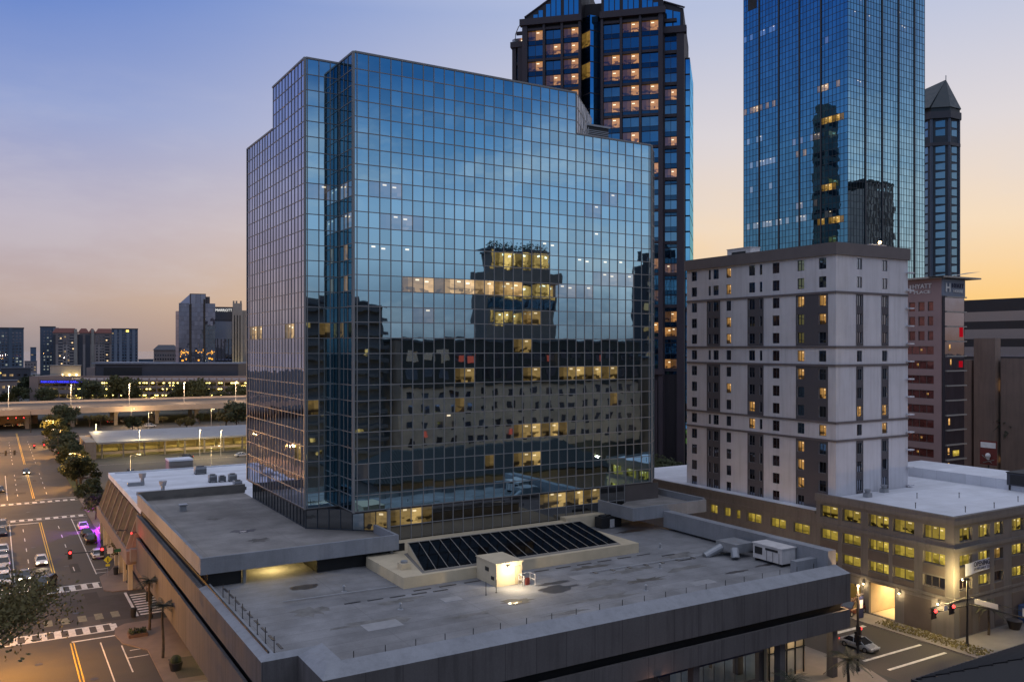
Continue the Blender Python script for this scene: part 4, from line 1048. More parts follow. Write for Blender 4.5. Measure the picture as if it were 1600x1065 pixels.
for i, (a, c) in enumerate(wlow):
    for z0, z1 in ((8.8,10.25),(5.9,7.3)):
        link('window', gwin(c-a, z1-z0, L['garage'], FY, 1 if c-a > 1.6 else 0), lw, (GX+.35-120, c-100, z0))
# things on and by the garage
t = thing('roof_unit', 'dark boxy air unit on legs at the right end of the white garage roof', 'air unit', (131.5,73,14.8))
b = MB(); b.box(129.5,134.5,68.5,72.5,15.6,17.4); b.build('casing', M['slate'], t); b = MB(); b.box(129.4,134.6,68.4,72.6,17.4,17.55); b.box(129.45,129.5,69,72,15.8,17.2); b.build('grille', M['black'], t)
b = MB()
for x in (129.8,134.1):
    for y in (68.7,72.2): b.box(x,x+.2,y,y+.2,14.8,15.6)
b.build_each('leg', M['black'], t)
for x,y,lab in ((106.5,82.5 - 3.2,'pair of small vents on the white garage roof near the hotel wall'),(112,80.6,'small upright vent beside the hotel on the white garage roof'),(121.5,88,'green-topped hatch on the far edge of the white garage roof')):
    t = thing('roof_vent', lab, 'vent', (x,y,14.8)); b = MB(); b.box(-.5,.5,-.4,.4,0,.6); b.build('base', M['metal'], t, True); b = MB(); b.tube((0,0,.6),(0,0,1.1),.3,.5,seg=10); b.build('cap', M['grass'] if x > 120 else M['metal'], t, True)
pm2 = MB(); pm2.tube((0,0,0),(0,0,.7),.05,seg=6); pm2.tube((0,0,.7),(0,0,.76),.1,seg=6); pme2 = pm2.mesh('roof_pipe', M['black'])
for x,y in ((104.5,70.5),(107.5,65.5),(113.5,65.2),(121,66.2),(117,72.2),(111.5,75)):
    tag(link('roof_pipe', pme2, None, (x,y,14.8)), 'short dark vent pipe standing on the white garage roof', 'pipe', 'vent pipes on the garage roof')
t = thing('opening_banner', 'white and blue cloth banner reading OPENING hung on the garage front', 'banner', (106,63,9))
b = MB(); nseg = 12
for k in range(nseg):
    f0, f1 = k/nseg, (k+1)/nseg
    zz = lambda f: .18*sin(f*5)
    X0 = lambda f: 103.0+5.2*f
    yy = lambda f: 62.78-.06*sin(f*9)
    b.face([(X0(f0),yy(f0),7.75+f0*.35),(X0(f1),yy(f1),7.75+f1*.35),(X0(f1),yy(f1),9.25+f1*.25),(X0(f0),yy(f0),9.25+f0*.25)])
b.smooth = True; b.build('cloth', M['banner'], t)
lettering(t,'OPENING',.86,(106.4,62.68,8.98),0,M['sign_blue'],.01,.02,3.4); lettering(t,'FEBRUARY 20',.52,(106.4,62.68,8.38),0,M['sign_blue'],.01,.0,3.2)

# ================================================================== HOTEL WITH SIGNS, BEIGE BLOCK, DARK BLOCK
hy = thing('sign_hotel', 'mauve hotel with lettered signs at its top, a wing-like roof canopy and a glass corner', 'hotel', (155,100,0))
YX, YY0, YY1, YX1 = 140.0, 90.0, 99.2, 0
def hpt(u, d): l=(u-800)/1350; return (d*(l*CA+SA), d*(-l*SA+CA))
hc = hpt(1472,173); hl = hpt(1416,180); hr = hpt(1500,176)
cx, cy = hc
HXc = cx; W1 = 9.2; W2 = 7.4
b = MB()
rowsY = [44.4-2.98*k for k in range(15)]
hcol = [(.9,2.3),(3.0,4.4),(5.1,6.3)]
dcy = 3.2
hol = []
for r, z in enumerate(rowsY):
    if r < 3: hol += [(s0+1.0,s1+1.0,z-.95,z+.95) for s0,s1 in hcol]
    else: hol += [(.9,7.4,z-.85,z+.85)]
wall_holes(b, (cx,cy+W1,0), FY, W1, 50.0, hol, .25)
b.face([(cx+.1,cy+W1,0),(cx+7.6,cy+W1,0),(cx+7.6,cy+W1,50),(cx+.1,cy+W1,50)]); b.face([(cx+7.6,cy,0),(cx+7.6,cy+W1,0),(cx+7.6,cy+W1,50),(cx+7.6,cy,50)])
b.build('wall', mat('mauve_stucco',(.28,.20,.20),.85,.08,.2), hy)
for r, z in enumerate(rowsY):
    if r < 3:
        for s0, s1 in hcol: link('window', gwin(s1-s0,1.9,G['window_red'],FY,0), hy, (cx+.22-155, cy+W1-s0-1.0-100, z-.95))
    else:
        o_ = link('window', gwin(6.5,1.7,G['window_red'],FY,3), hy, (cx+.22-155, cy+W1-.9-100, z-.85))
q = MB()
for r, z in enumerate(rowsY[3:]):
    if r % 3 != 2:
        s = (4.4,3.6,4.2,5.8,1.2,4.1)[r % 6]; q.box(cx+.1,cx+.18,cy+W1-s-.35,cy+W1-s,z-.3,z+.3)
q.build_each('lit_window', L['room'], hy)
b = MB()
for k in range(15):
    z = 46.2-2.98*k; b.face([(cx+.9,cy-.05,z-2.8),(cx+W2,cy-.05,z-2.8),(cx+W2,cy-.05,z),(cx+.9,cy-.05,z)])
b.build('corner_glass', G['slateglass'], hy)
b = MB()
for k in range(16): b.box(cx+.9,cx+W2+.3,cy-.5,cy-.06,46.1-2.98*k,46.35-2.98*k)
b.build_each('floor_edge', M['stone'], hy)
b = MB(); b.box(cx+.0,cx+.7,cy-.15,cy+.1,0,46.4); b.build('corner_pier', M['granite2'], hy)
b = MB()
for k,(r,x,w) in enumerate(((3,2.2,.5),(4,2.6,.4),(8,2.0,.5),(10,1.8,.5),(11,1.8,.5),(12,1.8,.4))): b.box(cx+x,cx+x+w,cy-.09,cy-.055,46.2-2.98*r+.4-2.3,46.2-2.98*r-.6)
b.build_each('lit_window', L['room'], hy)
b = MB()
for k in (10,11): b.box(cx+3.5,cx+5.6,cy-.09,cy-.055,46.2-2.98*k-2.3,46.2-2.98*k-1.2)
b.build_each('lit_window', L['garage'], hy)
b = MB(); b.box(cx+5.8,cx+7.0,cy-.09,cy-.055,46.2-2.98*3+.9,46.2-2.98*3+2.9); b.box(cx+5.6,cx+6.9,cy-.09,cy-.055,46.2-2.98*5+.7,46.2-2.98*5+2.0); b.build_each('red_neon', emit('neon_red',(.9,.01,.03),.35), hy)
b = MB(); b.box(cx+1.0,cx+7.4,cy+.15,cy+W1-.2,46.3,49.6); b.build('sign_attic', M['bluegrey2'], hy)
b = MB(); b.box(cx-.02,cx+W2+.3,cy-.1,cy+.12,46.4,49.8); b.build('sign_attic', M['bluegrey2'], hy)
b = MB(); b.face([(cx-1.4,cy+W1-.3,50.3),(cx-1.4,cy-1.2,49.9),(cx+2,cy+.5,49.9),(cx+2,cy+W1-.3,50.3)]); b.face([(cx-1.4,cy-1.2,49.9),(cx+11.5,cy-1.2,51.6),(cx+11.5,cy+2,51.6),(cx+2,cy+.5,49.9)])
b.prism([(cx-1.4,cy-1.2),(cx+2,cy+.5),(cx+2,cy+W1-.3),(cx-1.4,cy+W1-.3)],49.95,50.25); b.prism([(cx-1.4,cy-1.25),(cx+11.5,cy-1.25),(cx+11.5,cy+2),(cx-1.4,cy+2)],50.0,50.3)
b.build('canopy', M['stone'], hy)
lettering(hy,'HYATT',1.3,(cx-.12,cy+4.3,48.5),radians(-90),E_OFF if False else M['sign_white'],.05,.02,4.2); lettering(hy,'PLACE',.9,(cx-.12,cy+4.3,47.3),radians(-90),M['sign_white'],.05,.01,3.6)
lettering(hy,'HYATT',1.2,(cx+5.1,cy-.2,48.5),0,M['sign_blue'],.05,.02,4.0); lettering(hy,'HOUSE',.8,(cx+5.1,cy-.2,47.4),0,M['sign_white'],.05,.01,3.2)
lettering(hy,'H',2.4,(cx+1.7,cy-.2,48.0),0,M['sign_white'],.05,.06); lettering(hy,'H',2.2,(cx-.12,cy+7.4,48.0),radians(-90),M['sign_white'],.05,.06)

bx = thing('concrete_block', 'blank beige concrete building with tall vertical slots, right of the lettered hotel', 'building', (190,100,0))
x0, y0 = hpt(1498,190); x1_, y1_ = hpt(1530,186)
b = MB(); b.box(x0,x0+60,y0-30,y0+4,0,33.0); b.build('wall', M['beige'], bx)
b = MB(); b.box(x0-2.0,x0,y0-9.2,y0-4.6,0,38.0); b.box(x0-1.0,x0,y0-3.5,y0+1,0,33.4); b.box(x0-1.2,x0,y0-30,y0-9.9,0,33.8); b.build_each('wall_slab', M['beige'], bx)
b = MB(); b.box(x0-.06,x0-.02,y0-9.85,y0-9.25,2,30); b.box(x0-.06,x0-.02,y0-4.55,y0-3.55,2,30); b.build_each('wall_slot', M['dark'], bx)
b = MB(); b.box(x0-.1,x0-.07,y0-9.7,y0-9.4,27,29.3); b.box(x0-.1,x0-.07,y0-9.7,y0-9.4,12,13); b.build_each('slot_lamp', emit('slot_lamp_e',(1,.62,.25),2), bx)
b = MB(); b.box(x0-.3,x0+60,y0-30,y0+4.2,33.0,33.3); b.build('roof', M['concrete'], bx)
db = thing('dark_office_block', 'dark glass block with a satellite dish on its roof, behind the beige concrete building', 'office block', (215,110,0))
b = MB(); b.box(x0+12,x0+60,y0-22,y0+12,0,46.5); b.box(x0+14,x0+60,y0-24,y0-12,0,46.5); b.build('wall', M['darkstone'], db)
b = MB()
for k in range(8):
    b.box(x0+11.94,x0+12,y0-9.5,y0+11.5,14+k*4.0,16.2+k*4.0)
b.build_each('window_band', G['window'], db)
b = MB(); b.box(x0+12,x0+60,y0-22,y0+12,46.5,47); b.box(x0+22,x0+40,y0-26,y0-14,46.9,52.5); b.tube((x0+24,y0-18,52.5),(x0+24,y0-18,54.2),.25); b.tube((x0+24,y0-15,52.5),(x0+24,y0-15,54.2),.25)
b.build('roof', M['darkstone'], db)
t = thing('satellite_dish', 'pale satellite dish on the roof of the dark block', 'dish', (x0+16,y0-9.3,47))
rs = []
for k in range(6):
    r_ = 2.3*k/5+.02; zz = .28*r_*r_*.4
    rs.append([(-zz*.9+r_*cos(2*pi*j/16)*.25, r_*sin(2*pi*j/16), 2.0+r_*cos(2*pi*j/16)*.95+zz*.3) for j in range(16)])
b = MB(); b.smooth = True; b.rings(rs, capends=False); b.build('reflector', M['metal'], t, True)
b = MB(); b.tube((0,0,0),(0,0,1.9),.15); b.tube((0,0,2),(-1.4,0,2.2),.05); b.build('mount', M['metal'], t, True)
t = thing('pirate_sign', 'dark red wall sign with a white header and a skull over crossed blades', 'sign', (128,95,14))
sx, sy, sz = 147.0, 97.0, 14.9
sx, sy = hpt(1544,158)
b = MB(); b.box(sx,sx+.15,sy-1.55,sy+1.55,14.6,19.0); b.build('board', M['maroon'], t)
b = MB(); b.box(sx-.03,sx-.001,sy-1.4,sy+1.4,17.7,18.7); b.build('header', M['sign_white'], t)
b = MB(); b.ball((sx-.02,sy,16.3),.5,10,6); b.box(sx-.1,sx-.02,sy-.26,sy+.26,15.6,16.0); b.build('skull', M['sign_white'], t)
b = MB(); b.tube((sx-.05,sy-1.1,15.6),(sx-.05,sy+.9,14.95),.07,seg=6); b.tube((sx-.05,sy+1.1,16.3),(sx-.05,sy-.7,15.0),.07,seg=6); b.build('crossed_blades', M['concrete'], t)
b = MB(); b.box(sx+.01,sx+.2,sy-.1,sy+.1,0,14.6); b.build('post', M['black'], t)

# ================================================================== GRANITE BANK TOWER (turned 45 degrees)
bk = thing('granite_tower', 'tall brown granite tower with columns of deep blue windows, many lit, behind the glass tower', 'skyscraper', (128.9,172.2,0), radians(-45))
# local frame: x runs along the face to the right, y runs into the building
b = MB()
ROOF = 117.6
def bxl(m, x0,x1,y0,y1,z0,z1): m.box(x0,x1,y0,y1,z0,z1)
wins = [(-18.7,-14.7),(-14.1,-10.1),(-9.5,-5.6),(.6,4.7),(5.3,9.4),(10.0,14.1)]
FLH = 3.9; NF = 22; Z0 = ROOF-1.2-NF*FLH
piers = [-20.2,-18.2,-14.9,-13.8,-10.5,-9.4,-6.1,-5.0]
pr = MB()
for a, c in ((-20.0,-18.7),(-14.7,-14.1),(-10.1,-9.5),(-5.6,-5.0),(0.0,.6),(4.7,5.3),(9.4,10.0),(14.1,15.2)): pr.box(a,c,0,1.4,0,ROOF)
pr.box(15.2,15.5,2.2,3.2,0,114); pr.box(18.4,20.2,2.0,3.2,0,114); pr.box(-21.5,-20.0,1.4,3.0,0,114); pr.box(-23.0,-22.0,1.6,3.0,0,113)
pr.build_each('granite_pier', M['granite'], bk, True)
co = MB(); co.box(-20.0,15.2,.7,34,0,Z0); co.box(-20.0,-5.0,1.0,34,Z0,ROOF); co.box(0.0,15.2,1.0,34,Z0,ROOF); co.box(15.2,20.2,3.0,32,0,114); co.box(-23.0,-20.0,2.6,32,0,113); co.box(-5,0,6,34,0,ROOF+6); co.box(20.2,21.4,6,28,0,108)
co.build('core', M['granite2'], bk, True)
ba = MB()
for k in range(NF+1):
    z = ROOF-1.2-k*FLH
    if k % 2 == 0:
        ba.box(-20.0,-5.0,.35,.98,z-.3,z+.3); ba.box(0,15.2,.35,.98,z-.3,z+.3); ba.box(15.4,18.4,2.4,2.98,z-.4,z+.4); ba.box(-22.0,-20.0,2.0,2.58,z-.4,z+.4)
ba.build_each('granite_band', M['granite'], bk, True)
cr = MB(); cr.box(-20.6,-4.8,-.4,1.2,ROOF-.2,ROOF+1.4); cr.box(-.2,15.8,-.4,1.2,ROOF-.2,ROOF+1.4); cr.box(15.0,20.8,1.6,3.4,113,114.6); cr.box(-23.4,-19.8,1.2,3,112.6,114); cr.box(-20.3,15.5,-.4,1.0,29.5,30.6)
cr.build_each('cornice', M['granite'], bk, True)
def gable(prof, y0, y1, mb):
    k = len(prof); mb.face([(x,y0,z) for x,z in prof]); mb.face([(x,y1,z) for x,z in prof][::-1])
    for i in range(k):
        (xa,za),(xb,zb) = prof[i], prof[(i+1)%k]; mb.face([(xa,y0,za),(xa,y1,za),(xb,y1,zb),(xb,y0,zb)])
tp = MB()
gable([(-19.6,ROOF+1.4),(-5,ROOF+1.4),(-5,131),(-13.5,123.5),(-19.6,ROOF+2.0)], 1.0, 33, tp)
gable([(0,ROOF+1.4),(15.2,ROOF+1.4),(15.2,121.2),(0,128.5)], 1.0, 33, tp)
gable([(15.2,114.6),(20.0,114.6),(20.0,119.2),(15.2,121.2)], 3.0, 31, tp)
tp.build_each('crown', M['granite2'], bk, True)
ed = MB()
for q0,q1,y_ in (((-19.6,119.8),(-13.5,123.6),.9),((-13.5,123.6),(-5,131.1),.9),((0,128.6),(15.4,121.2),.9),((15.2,121.3),(20.3,119.3),2.8)): ed.tube((q0[0],y_,q0[1]),(q1[0],y_,q1[1]),.22,seg=6)
ed.build_each('crown_edge', M['granite'], bk, True)
cg = MB()
for a, c in wins:
    for k in range(3):
        s0 = a+(c-a)*k/3+.12; s1 = a+(c-a)*(k+1)/3-.12
        if a < 0: top = 118.6+(s0+19.6)*.72
        else: top = 127.2-s1*.48
        if top < ROOF+2.4: continue
        cg.face([(s0,.93,ROOF+1.7),(s1,.93,ROOF+1.7),(s1,.93,top-(.0 if a<0 else 0)),(s0,.93,top)])
for k in range(2): cg.face([(15.7+k*1.9,2.93,115),(17.3+k*1.9,2.93,115),(17.3+k*1.9,2.93,118.9-k*.6),(15.7+k*1.9,2.93,119.3-k*.6)])
cg.build_each('crown_glass', G['bankbright'], bk, True)
# windows: each floor of each column is a window with a spandrel below
litB = {(0,5),(0,2),(0,4),(1,2),(2,1),(3,0),(3,1),(3,2),(3,3),(4,1),(4,2),(4,3),(4,4),(4,5),(5,3),(5,5),(6,3),(0,1),(1,0)}
litB -= {(0,1),(1,0),(2,1),(3,0),(4,3)}
litB |= {(7,1),(8,4),(9,5),(10,3),(12,2),(13,4),(15,5)}
rl = random.Random(8)
for k in range(22):
    for i in range(6):
        if rl.random() < (.26 if k < 10 else .14): litB.add((k,i))
wb_ = {}
def bwin(w, m):
    k = (round(w,2), m.name)
    if k not in wb_:
        q = MB()
        for i in range(2):
            s0, s1 = w*i/2, w*(i+1)/2; q.face([(s0,0,0),(s1,0,0),(s1,0,2.5),(s0,0,2.5)], 0)
            q.face([(s0,.02,-1.15),(s1,.02,-1.15),(s1,.02,-.06),(s0,.02,-.06)], 1)
        for i in (0,1,2): q.box(w*i/2-.05,w*i/2+.05,-.06,.05,-1.15,2.5,2)
        q.box(0,w,-.05,.04,-.09,.0,2)
        wb_[k] = q.mesh('window', [m, G['bank2'], M['alum_dark']])
    return wb_[k]
cnt = 0; rest = []
def place(nm, me, x, y, z):
    global cnt
    if cnt < 98: link(nm, me, bk, (x,y,z)); cnt += 1
    else: rest.append((me, x, y, z))
for k in range(NF):
    zb = ROOF-1.2-(k+1)*FLH+1.25
    for i, (a, c) in enumerate(wins):
        if i < 3 and k > 6: m_ = None
        lit_ = (k, i) in litB
        place('window', bwin(c-a, L['bank'] if lit_ else G['bank']), a, .94, zb)
    place('window', bwin(2.9, L['bank'] if k in (4,7,9,15,19) else (L['gold'] if k in (18,21) else G['bank'])), 15.5, 2.94, zb-1.2)
    if k < 8: place('window', bwin(2.0, L['bank'] if k in (0,3) else G['bank']), -22.0, 2.5, zb-1.0)
q = MB()
for me, x, y, z in rest:
    for p in me.polygons:
        mi = p.material_index
        if mi == 0 and me.materials[0] == L['bank']: mi = 3
        if mi == 0 and me.materials[0] == L['gold']: mi = 3
        q.face([(me.vertices[i].co.x+x, me.vertices[i].co.y+y, me.vertices[i].co.z+z) for i in p.vertices], mi)
tag(q.build('window', [G['bank'], G['bank2'], M['alum_dark'], L['bank']], bk, True), kind='stuff')
# V-shaped bay, one facet's dark reflection put into its glass, and bright side glazing
by = MB(); byl = MB(); dk = MB(); fr_ = MB()
for k in range(NF+1):
    z1 = ROOF+1-k*FLH; z0 = z1-FLH+.25
    tgt = by
    tgt.face([(-2.6,-.0,z0),(0,2.2,z0),(0,2.2,z1),(-2.6,-.0,z1)][::1])
    (dk if k not in (1,3) else byl).face([(-5,2.2,z0),(-2.6,0,z0),(-2.6,0,z1),(-5,2.2,z1)])
    fr_.prism([(-5,2.15),(-2.6,-.1),(0,2.15),(0,2.6),(-5,2.6)], z0-.25, z0)
by.build_each('bay_glass', G['bankbright'], bk, True); byl.build_each('lit_window', L['gold'], bk, True); dk.build_each('bay_glass', G['bank2'], bk, True); fr_.build_each('bay_floor', M['granite2'], bk, True)
sd = MB(); sf_ = MB()
for k in range(26):
    z1 = 107.5-k*3.9
    for j in range(4): sd.face([(21.45,6.6+j*4.8,z1-3.5),(21.45,10.8+j*4.8,z1-3.5),(21.45,10.8+j*4.8,z1),(21.45,6.6+j*4.8,z1)])
    sd.face([(20.4,5.9,z1-3.5),(21.4,5.9,z1-3.5),(21.4,5.9,z1),(20.4,5.9,z1)])
sd.build('side_glass', G['bankbright'], bk, True)
fl_ = MB()
for k in range(7): fl_.box(1.4+k*2,1.9+k*2,-.2,.6,4,28)
fl_.build_each('base_pilaster', M['granite'], bk, True)
t = thing('roof_crane_arm', 'thin curved service arm on the left shoulder of the granite tower', 'service arm', (0,0,0))
ml = Matrix.Rotation(radians(-45),4,'Z'); p_ = lambda x,y,z: tuple(Vector((128.9,172.2,0))+ml@Vector((x,y,z)))
t.location = p_(-21.6,2.2,114); 
b = MB(); pts = [p_(-22.2,2,114),p_(-22.2,2,116.2),p_(-21.4,2,118),p_(-20.6,2,118.8)]
for a_, c_ in zip(pts, pts[1:]): b.tube(a_, c_, .12, seg=6)
b.build('arm', M['metal'], t); b = MB(); q0 = p_(-22.2,2,114); b.box(q0[0]-.6,q0[0]+.6,q0[1]-.6,q0[1]+.6,114,114.8); b.build('base', M['metal'], t)

# ================================================================== BLUE GLASS SKYSCRAPER
bs = thing('glass_skyscraper', 'tall rectangular blue glass skyscraper with fine grid lines, behind the pale hotel', 'skyscraper', (265,210,0))
QX, QY, QX1, QY1, QZ = 243.3, 188.7, 285.0, 235.2, 176.0
ncol, nrow = 30, 62
cw = (QY1-QY)/ncol; ch = 2.28
rb = QZ-nrow*ch
lit_l = []
def lrow(z): return int((z-rb)/ch)
spec = [(lrow(152),0,10,L['dash'],.4),(lrow(125),0,9,L['warm'],.7),(lrow(113),1,10,L['dash'],.45),(lrow(108),14,22,L['pale'],.5),(lrow(104),1,9,L['dash'],.6),(lrow(104),15,19,L['warm'],.9),(lrow(96),1,9,L['dash'],.3),
        (lrow(125),22,28,L['warm'],.8),(lrow(113),23,28,L['gold'],.9),(lrow(90),23,28,L['gold'],.8),(lrow(82),1,26,L['dash'],.55),(lrow(80),22,28,L['gold'],.7),(lrow(70),1,22,L['dash'],.4),(lrow(140),20,26,L['pale'],.3),(lrow(60),1,24,L['dash'],.4),(lrow(86),16,21,L['pale'],.5)]
rnd = random.Random(3); dl = {}
for r, c0, c1, m, pbb in spec:
    for c in range(c0, c1+1):
        if rnd.random() < pbb: dl[(r, c)] = m
# short lit cells: only the ceiling lamps read, so each lit row is a low pane
rowsB = [ch]*nrow
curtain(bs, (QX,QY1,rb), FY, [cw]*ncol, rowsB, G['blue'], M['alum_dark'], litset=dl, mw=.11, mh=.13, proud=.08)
ncr = 28; cwr = (QX1-QX)/ncr; dr = {}
for z, pbb, c0, c1 in ((170,.4,2,26),(152,.4,3,24),(147,.45,1,26),(124,.3,2,20),(140,.06,3,20),(100,.1,5,20)):
    for c in range(c0, c1):
        if rnd.random() < pbb: dr[(lrow(z), c)] = L['dash']
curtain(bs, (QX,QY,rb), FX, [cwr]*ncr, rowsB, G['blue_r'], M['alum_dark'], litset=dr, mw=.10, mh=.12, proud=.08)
b = MB(); b.box(QX+.1,QX1,QY+.1,QY1,0,rb); b.box(QX+.2,QX1,QY+.2,QY1,rb,QZ); b.build_each('core', M['dark'], bs)
b = MB()
for k in (6,12,18,24): b.box(QX+k*cwr-.35,QX+k*cwr+.35,QY-.25,QY-.08,20,QZ)
for k in (5,11,17,23): b.box(QX-.25,QX-.08,QY1-k*cw-.3,QY1-k*cw+.3,20,QZ)
b.build_each('pilaster', M['alum_dark'], bs)
b = MB(); b.box(QX-.1,QX-.02,QY1-6.5,QY1-2.2,rb+ch*56,rb+ch*58); b.box(QX-.1,QX-.02,QY1-12.5,QY1-9.3,rb+ch*58,rb+ch*60); b.build_each('louvre_opening', M['dark'], bs)
# pointed tower behind it
pt = thing('pointed_tower', 'slim tower with rounded corners and a green pointed roof, right of the blue skyscraper', 'skyscraper', (380,250,0))
pcx, pcy = hpt(1462,405)
oct_ = lambda r, ox=0, oy=0: [(pcx+ox+r*cos(2*pi*k/8+pi/8), pcy+oy+r*sin(2*pi*k/8+pi/8)) for k in range(8)]
def rect(a, w): # turned to face the camera
    return None
b = MB(); b.prism(oct_(9.8), 0, 143); b.build('shaft', mat('teal_slate',(.035,.05,.07),.6), pt)
b = MB(); b.prism(oct_(10.9), 141, 144.2); b.prism(oct_(10.5), 128.5, 130); b.build_each('cornice', M['slate'], pt)
b = MB()
for k in range(8):
    a = 2*pi*k/8; c_, s_ = cos(a), sin(a); r_ = 9.8*cos(pi/8)+.06
    w_ = 2.0
    for j in range(34):
        z = 20+j*3.9
        if z > 126 and z < 132: continue
        if z > 139: continue
        cc = (pcx+r_*c_, pcy+r_*s_)
        b.face([(cc[0]+s_*w_,cc[1]-c_*w_,z),(cc[0]-s_*w_,cc[1]+c_*w_,z),(cc[0]-s_*w_,cc[1]+c_*w_,z+3.1),(cc[0]+s_*w_,cc[1]-c_*w_,z+2.6)])
tag(b.build('window', G['pointed'], pt), kind='stuff')
b = MB()
for k in (4,5,6):
    a = 2*pi*(k+.5)/8; b.tube((pcx+9.7*cos(a),pcy+9.7*sin(a),0),(pcx+9.7*cos(a),pcy+9.7*sin(a),141),.7,seg=8)
b.build_each('corner_column', M['bluegrey'], pt)
b = MB(); ax, ay = hpt(1478,405); 
b.prism(oct_(10.2), 144.2, 146); 
base = oct_(10.8); bx0, by0 = hpt(1450,412)
for k in range(8): b.face([(*base[k],146),(*base[(k+1)%8],146),(ax,ay,161.5)])
b.face([(*hpt(1497,402),146),(ax,ay,161.5),(*hpt(1430,412),157)]); b.face([(*hpt(1452,396),146),(*hpt(1410,402),146),(*hpt(1430,412),157),(ax,ay,161.5)])
b.build('pointed_roof', M['copper'], pt)
b = MB(); b.tube((ax,ay,161.3),(ax,ay,163.5),.2); b.build('finial', M['metal'], pt)

# towers hidden from the viewpoint, mirrored in the blue skyscraper
hd = thing('gold_lit_tower', 'dark slim tower with gold floors hidden behind the granite tower, mirrored in the blue skyscraper', 'tower', (185,245,0))
b = MB(); b.box(181.5,189.5,241,248,0,134); b.box(182.5,188.5,242,247,134,138); b.build_each('wall', mat('umber_wall',(.34,.26,.23),.8,.25,.3), hd)
b = MB()
for k in range(31):
    if k % 3 != 1: b.box(189.5,189.56,242,247,8+k*4,10.2+k*4); b.box(182.5,188.5,240.94,241,8+k*4,10.2+k*4)
b.build_each('window_band', M['dark'], hd)
b = MB()
for k in (9,15,17,23,28): b.box(189.5,189.6,242,247,12+k*4,14.4+k*4); b.box(182.5,188.5,240.9,241,12+k*4,14.4+k*4)
b.build_each('lit_floor', L['bank'], hd)
br = thing('brown_ribbed_tower', 'brown ribbed tower out of frame on the right, mirrored low on the blue skyscraper', 'tower', (330,130,0))
b = MB(); b.box(319,339,118,138,0,104); b.build('wall', mat('pale_brown_stone',(.42,.33,.30),.85,.15,.3), br)
b = MB()
for k in range(9): b.box(319.3+k*2.3,320.3+k*2.3,138,138.6,0,107)
b.build_each('rib', MATS['pale_brown_stone'], br)
b = MB()
for k in range(8): b.box(320.5+k*2.3,321.4+k*2.3,138,138.1,4,101)
b.build_each('window_strip', M['beige'], br)
b = MB(); b.box(318.6,339.4,117.6,138.7,107,108); b.build('roof', M['granite2'], br)

# ================================================================== DISTANT BUILDINGS (left)
def far_thing(name, label, cat, u, d, group=None, turn=True):
    x, y = hpt(u, d); th = math.atan((u-800)/1350.) if turn else 0.0
    t = thing(name, label, cat, (x, y, 0), -YAW-th, group)
    if turn: t.scale = (cos(th), cos(th), 1)
    return t
def wgrid(parent, xs, zs, w, h, y, gl, litp=0.0, litm=None, seed=1, cap=100):
    me0 = MB().face([(0,0,0),(w,0,0),(w,0,h),(0,0,h)]).mesh('window', gl)
    me1 = MB().face([(0,0,0),(w,0,0),(w,0,h),(0,0,h)]).mesh('window', litm) if litm else None
    r = random.Random(seed); n_ = 0; rest = MB()
    for z in zs:
        for x in xs:
            l_ = litm and r.random() < litp
            if n_ < cap: link('window', me1 if l_ else me0, parent, (x, y, z)); n_ += 1
            else: rest.face([(x,y,z),(x+w,y,z),(x+w,y,z+h),(x,y,z+h)], 1 if l_ else 0)
    if rest.f: tag(rest.build('window', [gl, litm or gl], parent, True), kind='stuff')
fr = lambda a, b, n: [a+(b-a)*k/n for k in range(n)]
LW = lit('far_room_light', (1,.68,.34), 1.5, .05, busy=.3)
LP = lit('far_cool_light', (.85,.9,.8), 1.2, .05, busy=.3)

t = far_thing('apartment_block', 'blue-grey apartment block at the left edge with a row of orange lights at its foot', 'apartment block', 0, 900)
b = MB(); b.box(-25,25,0,30,0,56); b.box(-6,-3,-1.2,0,0,57); b.box(9,13,-1.2,0,0,57); b.build('wall', M['bluegrey'], t, True)
b = MB(); b.box(-25.5,25.5,-.5,30,56,57.2); b.build('roof', M['slate'], t, True)
wgrid(t, fr(-2,24,7), fr(14,54,12), 2.2, 1.6, -.1, G['slateglass'], .04, LP)
b = MB(); b.box(-25,24,-.3,0,9.2,10.2); b.build('light_strip', E_AMBER, t, True)
t = far_thing('apartment_tower', 'dark narrow apartment tower with a few greenish lights, left end of the red-roofed complex', 'apartment tower', 76, 1010)
b = MB(); b.box(-10,8,0,30,0,60); b.build('wall', M['bluegrey'], t, True); b = MB(); b.box(5,12,-1.5,12,0,59.4); b.build('stair_shaft', M['bluegrey2'], t, True)
b = MB(); b.box(-10.4,8.4,-.4,30,60,61); b.build('roof', M['slate'], t, True)
wgrid(t, [-6,-2,1.5], fr(10,58,13), 1.8, 1.4, -.1, G['slateglass'], .3, LP, 4)
t = far_thing('condominium', 'cream condominium with red tiled roofs and stacked balconies in the far left cluster', 'condominium', 132, 1000)
b = MB(); b.box(-36,-8,0,26,0,52); b.box(-6,34,4,26,0,52); b.box(-8,-6,5,26,0,52); b.build('wall', M['condo'], t, True)
b = MB(); b.box(-36.2,-8,-.3,0,40,53); b.box(-5.8,34.2,3.7,4,40,53); b.build_each('upper_storey', M['condo_tan'], t, True)
b = MB()
for x0_, x1_, y_ in ((-37,-7,-1),(-8,6,3),(12,35,3),(4,14,2.5)):
    b.prism([(x0_,y_),(x1_,y_),(x1_,y_+26),(x0_,y_+26)], 53, 58.5, top=[(x0_+4,y_+9),(x1_-4,y_+9),(x1_-4,y_+15),(x0_+4,y_+15)])
b.build_each('roof', M['red_tile'], t, True)
b = MB(); b.box(-12,-8.5,-.8,4,0,57.5); b.box(8,11,2.6,6,0,57.5); b.build_each('chimney_tower', M['stone'], t, True)
b = MB()
